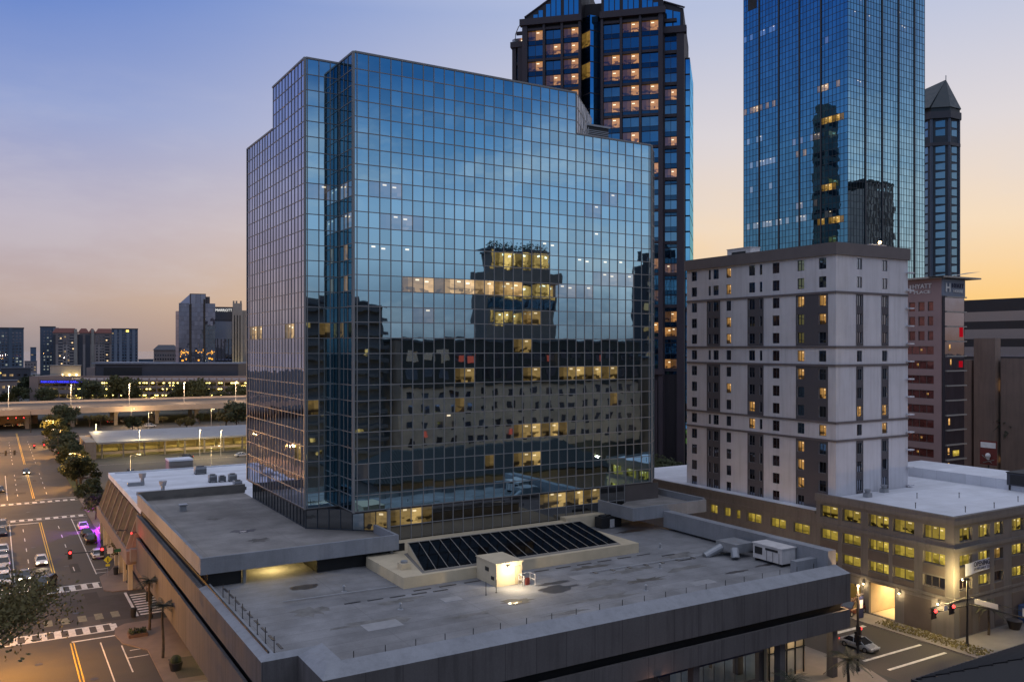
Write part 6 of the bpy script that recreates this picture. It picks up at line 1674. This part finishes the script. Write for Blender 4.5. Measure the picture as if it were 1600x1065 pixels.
# ================================================================== CARS
def ring(x, w, zb, zt, r=.1):
    return [(x,-w*.92,zb),(x,-w,zb+.18),(x,-w,zt-.16),(x,-w*.9,zt),(x,0,zt+.03),(x,w*.9,zt),(x,w,zt-.16),(x,w,zb+.18),(x,w*.92,zb)]
CARM = {}
def car_meshes(kind, colr):
    k = (kind, colr)
    if k in CARM: return CARM[k]
    paint = mat('car_paint_'+colr, dict(white=(.62,.62,.62),silver=(.33,.34,.35),black=(.012,.012,.014),grey=(.09,.095,.10),red=(.10,.02,.012))[colr], .25, .03, 1, metal=.1, spec=.7)
    suv = kind == 'suv'; L_, W, Hh = (4.75,.96,1.72) if suv else (4.6,.9,1.44)
    hb = 1.02 if suv else .88; h = L_/2
    b = MB(); b.smooth = False
    st = [(-h,.74,.42,hb-.2),(-h+.12,.86,.3,hb-.03),(-h+.5,W,.26,hb),(-1.0,W,.24,hb+.02),(.9,W,.24,hb),(1.35,W,.26,hb-.02),(h-.35,W*.95,.28,hb-.16),(h-.08,W*.86,.3,hb-.25),(h,W*.75,.4,hb-.36)]
    b.rings([ring(*s) for s in st])
    if suv: bot, topc, tw_ = (-h+.12,1.25), (-h+.42,.35), .70
    else: bot, topc, tw_ = (-1.75,1.25), (-1.05,.3), .60
    wb2 = W*.93; z0, z1 = hb+.0, Hh
    B = [(bot[0],-wb2,z0),(bot[1],-wb2,z0),(bot[1],wb2,z0),(bot[0],wb2,z0)]; T = [(topc[0],-tw_,z1-.05),(topc[1],-tw_,z1-.05),(topc[1],tw_,z1-.05),(topc[0],tw_,z1-.05)]
    b.prism([(p[0],p[1]) for p in T], z1-.06, z1, top=[(topc[0]+.1,-tw_+.1),(topc[1]-.1,-tw_+.1),(topc[1]-.1,tw_-.1),(topc[0]+.1,tw_-.1)])
    for i in range(4): b.tube(B[i], T[i], .055, seg=5)
    m1 = Vector(B[0]).lerp(Vector(B[1]),.52); m2 = Vector(T[0]).lerp(Vector(T[1]),.5); b.tube(m1,m2,.05,seg=5); b.tube((m1.x,-m1.y,m1.z),(m2.x,-m2.y,m2.z),.05,seg=5)
    body = b.mesh('body', paint)
    g_ = MB()
    for i in range(4): j = (i+1)%4; g_.face([B[i],B[j],T[j],T[i]])
    glass_ = g_.mesh('window_glass', M['carglass'])
    w_ = MB(); w_.tube((0,-.11,0),(0,.11,0),.33,seg=14); wheel = w_.mesh('tyre', M['rubber']); w2 = MB(); w2.tube((0,-.12,0),(0,.12,0),.2,seg=10); rim = w2.mesh('rim', M['rim'])
    hl = MB(); hl.box(-.05,.06,-.2,.2,-.08,.08); 
    head_on, head_off = hl.mesh('headlight', E_HEAD), hl.mesh('headlight', M['sign_white'])
    tl = MB(); tl.box(-.04,.05,-.17,.17,-.09,.09); tail_on, tail_off = tl.mesh('tail_light', E_TAIL), tl.mesh('tail_light', mat('tail_off',(.12,.01,.01),.3))
    bp = MB(); bp.box(h-.12,h+.03,-W*.55,W*.55,.32,.5); grille = bp.mesh('grille', M['black'])
    CARM[k] = (body, glass_, wheel, rim, head_on, head_off, tail_on, tail_off, grille, h, W, hb); return CARM[k]
def car(kind, colr, x, y, rz, lab, head=False, tail=False, group=None, z=.0, beam=False):
    body, gl, wh_, rim, hon, hoff, ton, toff, grille, h, W, hb = car_meshes(kind, colr)
    t = thing('parked_car' if not (head or tail) else 'car', lab, 'car', (x,y,z), rz, group)
    link('body', body, t); link('window_glass', gl, t); link('grille', grille, t)
    for sx in (-h+.85, h-.9):
        for sy in (-W+.1, W-.1):
            w_ = link('wheel', wh_, t, (sx,sy,.33)); link('rim', rim, w_)
    for sy in (-W*.66, W*.66):
        link('headlight', hon if head else hoff, t, (h-.1,sy,hb-.27)); link('tail_light', ton if tail else toff, t, (-h+.02,sy,hb-.2))
    if beam: lamp(t,'SPOT',(h+.1,0,.75),320,(1,.8,.5),.15,75,(1,0,-.18),world=False)
    return t
DN, UP = -pi/2, pi/2     # heading -Y (towards the viewpoint) and +Y
car('sedan','white',6.8,164,DN,'white sedan with bright headlights driving towards the crossing',head=True,beam=True)
car('sedan','grey',4.1,154.3,DN,'dark grey sedan with headlights on, stopped left of the black van',head=True,beam=True)
car('suv','black',6.6,147.2,DN-.45,'black van turning across the near crossing',head=True)
car('sedan','black',8.0,283,DN,'far car with two glaring headlights beyond the second crossing',head=True,beam=True)
pk = 'cars parked along the left kerb'
for k,(kind,c_,y_,l_) in enumerate((('suv','white',153.0,'white pickup-like car nearest in the left kerb line'),('sedan','silver',158.8,'silver sedan second in the left kerb line'),('suv','silver',164.6,'silver SUV third in the left kerb line'),('sedan','black',170.4,'black car behind the silver SUV at the left kerb'),('sedan','white',176.2,'white car farthest in the near left kerb line'),('sedan','black',193.5,'dark car standing alone at the left edge before the crossing'),('suv','grey',199.5,'grey SUV by the left edge next to the far crossing'),('sedan','black',251,'dark car at the left edge beyond the two far crossings'))):
    car(kind,c_,1.4,y_,DN,l_,group=pk)
pk = 'cars parked by the purple-lit tree'
car('sedan','white',15.3,164.5,UP,'white car half hidden behind the red signal arm',group=pk); car('suv','black',15.4,177.6,UP,'black SUV nearest the purple glow',group=pk); car('sedan','black',15.3,184.4,UP,'dark sedan between the black SUV and the white car with red lamps',group=pk); car('sedan','white',15.2,191.6,UP,'white car with red tail lamps at the purple glow',tail=True,group=pk)
car('sedan','black',22.6,232,.4,'black car parked askew beside the round verge trees')
car('sedan','silver',89.0,67.4,DN,'silver sedan waiting on the side street beside the podium corner',tail=True)
car('suv','red',99.5,76.6,pi+.1,'dark red SUV in front of the lit garage doorway',z=.14)
for k,(u,d,kind,c_,rz,l_,tl_) in enumerate(((290,281,'sedan','black',pi,'black car with red tail lamps before the pale shelter',True),(378,286,'sedan','white',0,'white car at the right end of the pale shelter',False),(204,247,'sedan','black',UP,'dark car behind the white roof, left one',False),(244,246,'sedan','black',UP,'dark car behind the white roof, right one',False),(176,415,'sedan','red',0,'red car far off at the foot of the highway piers',True),(235,392,'suv','white',.2,'white van in the parking lot behind the shelter',False),(36,398,'sedan','white',0,'white car crossing at the far end of the avenue',True),(14,396,'sedan','grey',0,'grey car at the left edge on the far crossing road',False),(196,420,'sedan','silver',0,'silver car parked by the far lot wall',False),(256,330,'suv','silver',0,'silver car under the pale shelter roof',False))):
    x_, y_ = hpt(u,d); car(kind,c_,x_,y_,rz,l_,tail=tl_)

# ================================================================== SIGNALS, SIGNS, LAMPS, STREET THINGS
def signal_head(parent, x, y, z, on, face, m=M['black']):
    """face: angle the lamps look towards; returns housing with lamps"""
    b = MB(); b.box(-.17,.17,-.02,.3,-.55,.55); b.box(-.28,.28,.3,.32,-.7,.7)
    hd = link('signal_head', b.mesh('signal_head', m), parent, (x,y,z), face)
    for k,(nm,zz) in enumerate((('red_lamp',.35),('amber_lamp',0),('green_lamp',-.35))):
        q = MB(); q.ball((0,-.05,zz),.15 if on != k else .19,10,6)
        link(nm, q.mesh(nm, E_RED if (on == 0 and k == 0) else M['rubber']), hd)
    return hd
def mast(name, lab, x, y, hgt, arms, heads, lampz=None, dbl=False):
    t = thing(name, lab, 'traffic signal', (x,y,0)); b = MB(); b.tube((0,0,0),(0,0,hgt),.16,.11,seg=10); b.tube((0,0,0),(0,0,.5),.26,.22,seg=10); b.build('pole', M['black'], t, True)
    for dx, dy, z in arms:
        b = MB(); b.tube((0,0,z),(dx,dy,z+.25),.09,.06,seg=8)
        if dbl: b.tube((0,0,z+.9),(dx,dy,z+.75),.06,.05,seg=8)
        b.build_each('arm', M['black'], t, True)
    for hx, hy_, hz, on, f_ in heads: signal_head(t, hx, hy_, hz, on, f_)
    return t
t = mast('signal_pole', 'dark signal pole with a long arm and two red lights at the near crossing', 17.6,143.5,8.2,[(-8.6,0,5.3)],[(-3.6,-.2,5.35,0,0),(-7.9,-.2,5.35,0,0)])
b = MB(); b.box(-1.9,-.4,-.14,-.1,5.0,5.5); b.build('street_name_sign', M['sign_green'], t, True)
b = MB(); b.box(-2.9,-2.1,-.14,-.1,4.9,5.8); b.build('turn_sign', M['sign_white'], t, True)
b = MB(); b.tube((0,0,8.1),(-1.6,0,8.3),.06); b.build('lamp_arm', M['black'], t, True); signal_head(t,.0,-.2,2.8,0,0)
t = mast('signal_pole', 'far signal pole by the verge trees with two red lights over the avenue', 17.3,304,8.5,[(-7.5,0,5.6)],[(-3.9,-.2,5.6,0,0),(-6.6,-.2,5.6,0,0)],dbl=True); signal_head(t,0,-.2,2.9,0,0)
b = MB(); b.tube((0,0,8.4),(-2.4,0,8.8),.06); b.box(-3.0,-2.2,-.15,.15,8.75,8.9); b.build('lamp_arm', M['black'], t, True)
mast('signal_pole', 'signal arm reaching in from the left edge with its lights facing away', -3.6,290,8.0,[(9.6,0,5.4)],[(6.6,.2,5.5,9,pi),(8.8,.2,5.5,9,pi)])
t = mast('signal_pole', 'row of three red signals under the far highway edge', 13.5,420,9.0,[(-10,0,6.2)],[(-2.6,-.2,6.1,0,0),(-5.4,-.2,6.1,0,0),(-8.4,-.2,6.1,0,0)])
t = mast('signal_pole', 'dark pole with a signal and small signs on the corner by the striped crossing', 18.0,123.6,7.2,[],[(0,-.25,3.6,9,0),(-.3,0,2.9,9,1.57)]); b = MB(); b.tube((-.5,0,4.2),(.5,0,4.2),.05); b.build('cross_bar', M['pole'], t, True)
t = mast('signal_pole', 'tall signal pole at the garage corner with two arms and two red lights', 100.5,61.0,8.2,[(-7.4,0,5.0),(0,-13,5.2)],[(-3.2,-.2,5.1,0,0),(-6.7,-.2,5.1,0,0)],dbl=True)
b = MB(); b.box(-4.8,-4.2,-.14,-.1,5.1,5.7); b.build('turn_sign', M['sign_white'], t, True); b = MB(); b.box(-.16,-.1,-3.8,-1.0,5.5,6.1); b.build('street_name_sign', M['sign_white'], t, True)
b = MB(); b.box(-.16,-.1,-9.4,-6.6,5.5,6.4); b.build('lane_sign', M['sign_white'], t, True); b = MB(); b.box(-.3,-.1,-11.2,-10.2,5.2,6.0); b.build('amber_panel', E_AMBER, t, True)
lamp(t,'POINT',(-.4,.9,7.8),2400,(1,.72,.28),.2,world=False); b = MB(); b.box(-.7,.2,-.15,.15,8.1,8.3); b.build('lamp_head', M['black'], t, True); b = MB(); b.ball((-.4,.3,8.1),.14,8,5); b.build('bulb', E_WARM, t, True)
t = mast('signal_pole', 'tall dark pole with a hanging banner and a red signal beside the podium corner', 82.4,62.6,9.8,[],[(.0,.25,3.9,9,pi),(.35,0,4.4,0,1.57),(0,-.25,3.6,9,0)])
b = MB(); b.box(.15,.95,-.02,.02,5.9,8.3); b.build('banner', M['sign_blue'], t, True); b = MB(); b.box(.3,.8,-.04,-.02,7.0,7.9); b.build('banner_emblem', M['sign_white'], t, True); b = MB(); b.box(-.3,.9,-.1,.1,8.5,8.6); b.box(-.35,.05,-.15,.15,9.6,9.8); b.build_each('bracket', M['black'], t, True)
b = MB(); b.ball((-.2,-.2,9.6),.12,8,5); b.build('bulb', E_WARM, t, True); lamp(t,'POINT',(-.2,-.6,9.4),2400,(1,.6,.28),.2,world=False)
# pedestrian crossing signs
b = MB(); s_ = .62; b.prism([(-.02,0),(.02,0),(.02,.01),(-.02,.01)],0,.01)
def ped_sign(x, y, lab, grp):
    t = thing('crossing_sign', lab, 'sign', (x,y,.1), 0, grp)
    q = MB(); q.tube((0,0.05,0),(0,.05,2.9),.035,seg=6); q.build('post', M['metal'], t, True)
    q = MB(); s=.62; q.face([(0,-.02,2.6-s),(s,-.02,2.6),(0,-.02,2.6+s),(-s,-.02,2.6)]); q.face([(0,.02,2.6-s),(-s,.02,2.6),(0,.02,2.6+s),(s,.02,2.6)]); q.box(-.3,.3,-.02,.02,1.55,1.9)
    q.build_each('plate', M['sign_yellow'], t, True)
    q = MB(); q.ball((0,-.035,2.85),.07,8,5); q.box(-.07,.07,-.04,-.03,2.45,2.76); q.face([(-.07,-.04,2.45),(.0,-.04,2.45),(-.1,-.04,2.2),(-.17,-.04,2.2)]); q.face([(0,-.04,2.45),(.07,-.04,2.45),(.17,-.04,2.2),(.1,-.04,2.2)]); q.build('walking_figure', M['black'], t, True)
ped_sign(15.4,149.3,'yellow diamond crossing sign on the corner pavement under the signal arm','crossing signs')
ped_sign(17.9,208.5,'yellow diamond crossing sign just left of the purple-lit tree','crossing signs')
ped_sign(17.9,231.0,'yellow diamond crossing sign beside the nearest round verge tree','crossing signs')
for x,y,lab in ((16.0,125.0,'round dark litter bin on the near corner pavement'),(16.6,149.6,'round dark litter bin by the crossing sign')):
    t = thing('litter_bin', lab, 'bin', (x,y,.14)); q = MB(); q.tube((0,0,0),(0,0,1.0),.34,.4,seg=12); q.build('body', M['black'], t, True); q = MB(); q.tube((0,0,1.0),(0,0,1.15),.42,.3,seg=12); q.build('lid', M['rubber'], t, True)
t = thing('planter_box', 'dark square planter bed near the corner kerb', 'planter', (15.6,116.5,.14)); q = MB(); q.box(-1.3,.9,-.8,.8,0,.4); q.build('box', M['brick'], t, True); q = MB()
rr = random.Random(9)
for k in range(220):
    c_ = Vector((rr.uniform(-1.2,.8),rr.uniform(-.7,.7),.4+rr.random()*.4)); u_ = Vector((rr.uniform(-1,1),rr.uniform(-1,1),rr.uniform(-1,1))).normalized()*.14; w_ = u_.orthogonal()
    q.face([c_-u_,c_+w_*.6,c_+u_,c_-w_*.6])
q.build('foliage', M['leaf'], t, True)
t = thing('tree_pot', 'big dark planter pot at the foot of the flat-topped palm', 'pot', (17.4,101.8,.14)); q = MB(); q.tube((0,0,0),(0,0,.9),.55,.75,seg=14); q.build('pot', M['terracotta'], t, True); q = MB(); q.ball((0,0,1.1),.6,10,6); q.build('shrub', M['leaf'], t, True)
for k,(x,y) in enumerate(((19.8,95.6),(20.2,89.6),(20.9,89.0))):
    t = thing('bollard', ['yellow bollard standing alone on the pale pavement by the podium','yellow bollard at the bottom edge, left of a close pair','yellow bollard at the bottom edge, right of a close pair'][k], 'bollard', (x,y,.14), 0, 'yellow bollards')
    q = MB(); q.tube((0,0,0),(0,0,1.15),.12,seg=10); q.build('post', M['bollard'], t, True); q = MB(); q.ball((0,0,1.15),.12,8,4); q.build('cap', M['bollard'], t, True)
lampA = thing('entry_lamp', 'yellow lamp over the entry under the podium overhang on the left street', 'lamp', (22.5,103,3.5)); q = MB(); q.box(-.4,.4,-.2,.2,0,.15); q.build('fitting', M['black'], lampA, True); q = MB(); q.box(-.3,.3,-.15,.15,-.06,0); q.build('tube', emit('entry_yellow',(1,.72,.22),8), lampA, True); lamp(lampA,'POINT',(0,0,-.3),500,(1,.72,.25),.2,world=False)
lampB = thing('entry_lamp', 'yellow lamp over the driveway under the podium at the bottom left', 'lamp', (23,90,3.5)); q = MB(); q.box(-.4,.4,-.2,.2,0,.15); q.build('fitting', M['black'], lampB, True); q = MB(); q.box(-.3,.3,-.15,.15,-.06,0); q.build('tube', MATS['entry_yellow'], lampB, True); lamp(lampB,'POINT',(-1,0,-.3),500,(1,.72,.25),.2,world=False)
pavement('driveway', [(16.2,84),(26.8,84),(26.8,96.2),(16.2,97.6)], .155, M['concrete']); pavement('driveway', [(17.2,99.0),(22,98.4),(22,105.4),(17.2,105.8)], .15, M['asphalt'])
t = thing('cafe_planter', 'round dark planter bowl on the pavement near the garage corner', 'planter', (111.8,61.6,.14)); q = MB(); q.tube((0,0,0),(0,0,1.1),.6,.95,seg=14); q.build('bowl', M['terracotta'], t, True); q = MB(); q.tube((0,0,1.1),(0,0,1.16),.9,.6,seg=14); q.build('soil', M['stain'], t, True)
t = thing('construction_tank', 'blue boxy tank with a pale rounded top by the garage shutters', 'tank', (117.8,62.2,.14)); q = MB(); q.box(-2.6,2.6,-1.0,.8,0,2.2); q.build('box', M['dumpster'], t, True); q = MB(); q.tube((-.2,-.1,2.2),(-.2,-.1,3.4),1.0,.8,seg=14); q.build('rounded_top', M['unit_white'], t, True)
q = MB(); rr = random.Random(13)
for k in range(900):
    c_ = Vector((rr.uniform(98.2,100.8),rr.uniform(58,72),.14+rr.random()*.35)); u_ = Vector((rr.uniform(-1,1),rr.uniform(-1,1),rr.uniform(-.3,1))).normalized()*.16; w_ = u_.orthogonal(); q.face([c_-u_,c_+w_*.5,c_+u_,c_-w_*.5])
tag(q.build('kerb_planting', M['leaf2']), 'low scrubby planting along the kerb before the garage', 'planting', kind='stuff')
# lamps along the avenue and the cross streets
slm = {}
def street_lamp(x, y, h, side, lab, e=3200, color=(1,.64,.28), bulb=None, grp='street lamps of the avenue', arm=2.2, axis=0, kind='POINT'):
    t = thing('street_lamp', lab, 'street lamp', (x,y,0), 0, grp)
    dx, dy = (side*arm, 0) if axis == 0 else (0, side*arm)
    q = MB(); q.tube((0,0,0),(0,0,h),.1,.07,seg=8); q.tube((0,0,h-.1),(dx*.8,dy*.8,h+.2),.05,seg=6); q.build_each('pole', M['pole'], t, True)
    q = MB(); q.box(dx-.35 if axis==0 else -.15,dx+.35 if axis==0 else .15,dy-.15 if axis==0 else dy-.35,dy+.15 if axis==0 else dy+.35,h+.08,h+.22); q.build('lamp_head', M['black'], t, True)
    q = MB(); q.box(dx-.25 if axis==0 else -.1,dx+.25 if axis==0 else .1,dy-.1 if axis==0 else dy-.25,dy+.1 if axis==0 else dy+.25,h+.02,h+.075); q.build('bulb', bulb or E_WARM, t, True)
    lamp(t,kind,(dx,dy,h-.15),e,color,.25,156,(0,0,-1),world=False,blend=.3); return t
street_lamp(-.6,109.5,7.6,1,'orange sodium lamp glowing through the oak at the lower left',12000,(1,.44,.07),E_SODIUM,None,kind='POINT')
for k,y in enumerate((128,160,196,236,276,318,358,398)): street_lamp(-8.2,y,9,1,'pale street lamp on the left side of the avenue',6500 if y < 170 else 17000,(1,.47,.11))
for k,y in enumerate((246,322,362)): street_lamp(18.9,y,9,-1,'pale street lamp on the right side of the avenue',12000,(1,.47,.11))
for k,(u,v,e) in enumerate(((218,712,4500),(312,712,5000),(345,712,4000),(150,700,5000))):
    d_ = 36*1350/(v-543.); x_, y_ = hpt(u,d_); street_lamp(x_,y_,8.6,-1,['pale lamp pole before the left part of the pale shelter','pale lamp pole with a bright head before the shelter','pale lamp pole near the tower edge before the shelter','pale lamp pole at the corner by the end of the shelter'][k],e,(1,.74,.36),None,'lamp poles before the shelter',1.6,1)
for k,(u,d) in enumerate(((205,395),(232,372),(330,392),(120,405))):
    x_, y_ = hpt(u,d); street_lamp(x_,y_,8,1,['pale lamp pole in the far lot, leftmost','pale lamp pole in the far lot beside the white van','pale lamp pole in the far lot, rightmost','pale lamp pole near the big spreading tree'][k],7000,(1,.60,.26),None,'lamp poles in the far lot',1.2)
for k,(x,y) in enumerate(((30,240),(52,250),(74,236))): street_lamp(x,y,8.5,1,'lamp pole in the lot behind the white-roofed building',6000,(1,.68,.26),None,'lamp poles in the rear lot')
street_lamp(83.6,90,8,1,'pale lamp on the side street behind the podium',2600,(1,.6,.28),None,'side street lamps')
up = thing('uplight', 'purple ground floodlight at the foot of the thin tree by the white-roofed building', 'floodlight', (17.9,188.6,.14)); q = MB(); q.tube((0,0,0),(0,0,.25),.18,.22,seg=10); q.build('housing', M['black'], up, True); q = MB(); q.tube((0,0,.25),(0,0,.28),.18,seg=10); q.build('lens', emit('purple_lens',(.45,.02,1),20), up, True)
lamp(up,'POINT',(-.3,-1.2,1.6),4500,(.42,.03,1.0),.15,world=False)
t = thing('red_sign_lamp', 'small red lamp under the far corner of the podium that tints its fascia', 'lamp', (17.0,133.5,9.6)); q = MB(); q.box(-.1,.5,-.1,.1,0,.15); q.build('bracket', M['black'], t, True); q = MB(); q.ball((-.15,0,.0),.12,8,5); q.build('bulb', E_RED, t, True); lamp(t,'POINT',(-.5,-1.2,.0),160,(1,.05,.05),.1,world=False)
for k in range(2):
    y=149.5+k*26; t = thing('facade_lamp', ['warm lamp on the near end of the white-roofed building front','warm lamp on the far end of the white-roofed building front'][k], 'lamp', (18.6,y-8,4.1)); q = MB(); q.box(-.3,.3,-.15,.15,0,.12); q.build('fitting', M['black'], t, True); q = MB(); q.box(-.2,.2,-.1,.1,-.05,0); q.build('bulb', E_WARM, t, True); lamp(t,'POINT',(-.6,0,-.3),120,(1,.74,.34),.2,world=False)

for k,x in enumerate((70,100,130,158)): street_lamp(x,20 if k else 12,9,1,'added lamp behind the viewpoint, put there to light the mirrored facades',6500,(1,.66,.36),None,'added lamps behind the viewpoint',1.5,1)  # unseen lamps added to brighten the facades mirrored in the tower

r = random.Random(17)
for k in range(16):
    x_, y_ = r.uniform(-4,12), r.uniform(96,280); b = MB(); w_, d_ = r.uniform(.8,2.6), r.uniform(1.5,7)
    b.face([(x_,y_,.0045),(x_+w_,y_,.0045),(x_+w_,y_+d_,.0045),(x_,y_+d_,.0045)]); tag(b.build('road_patch', mat('tar_patch_%d' % (k%3), ((.035,.032,.03),(.05,.045,.04),(.075,.068,.06))[k%3], .85, .2, .8)), kind='structure')
for x_, y_ in ((9.6,131),(6.1,178),(10.3,160),(4.4,112),(9.4,104),(6.5,217)):
    b = MB(); b.prism([(x_+.42*cos(2*pi*j/14), y_+.42*sin(2*pi*j/14)) for j in range(14)], .0, .012); tag(b.build('manhole_cover', M['black']), kind='structure')
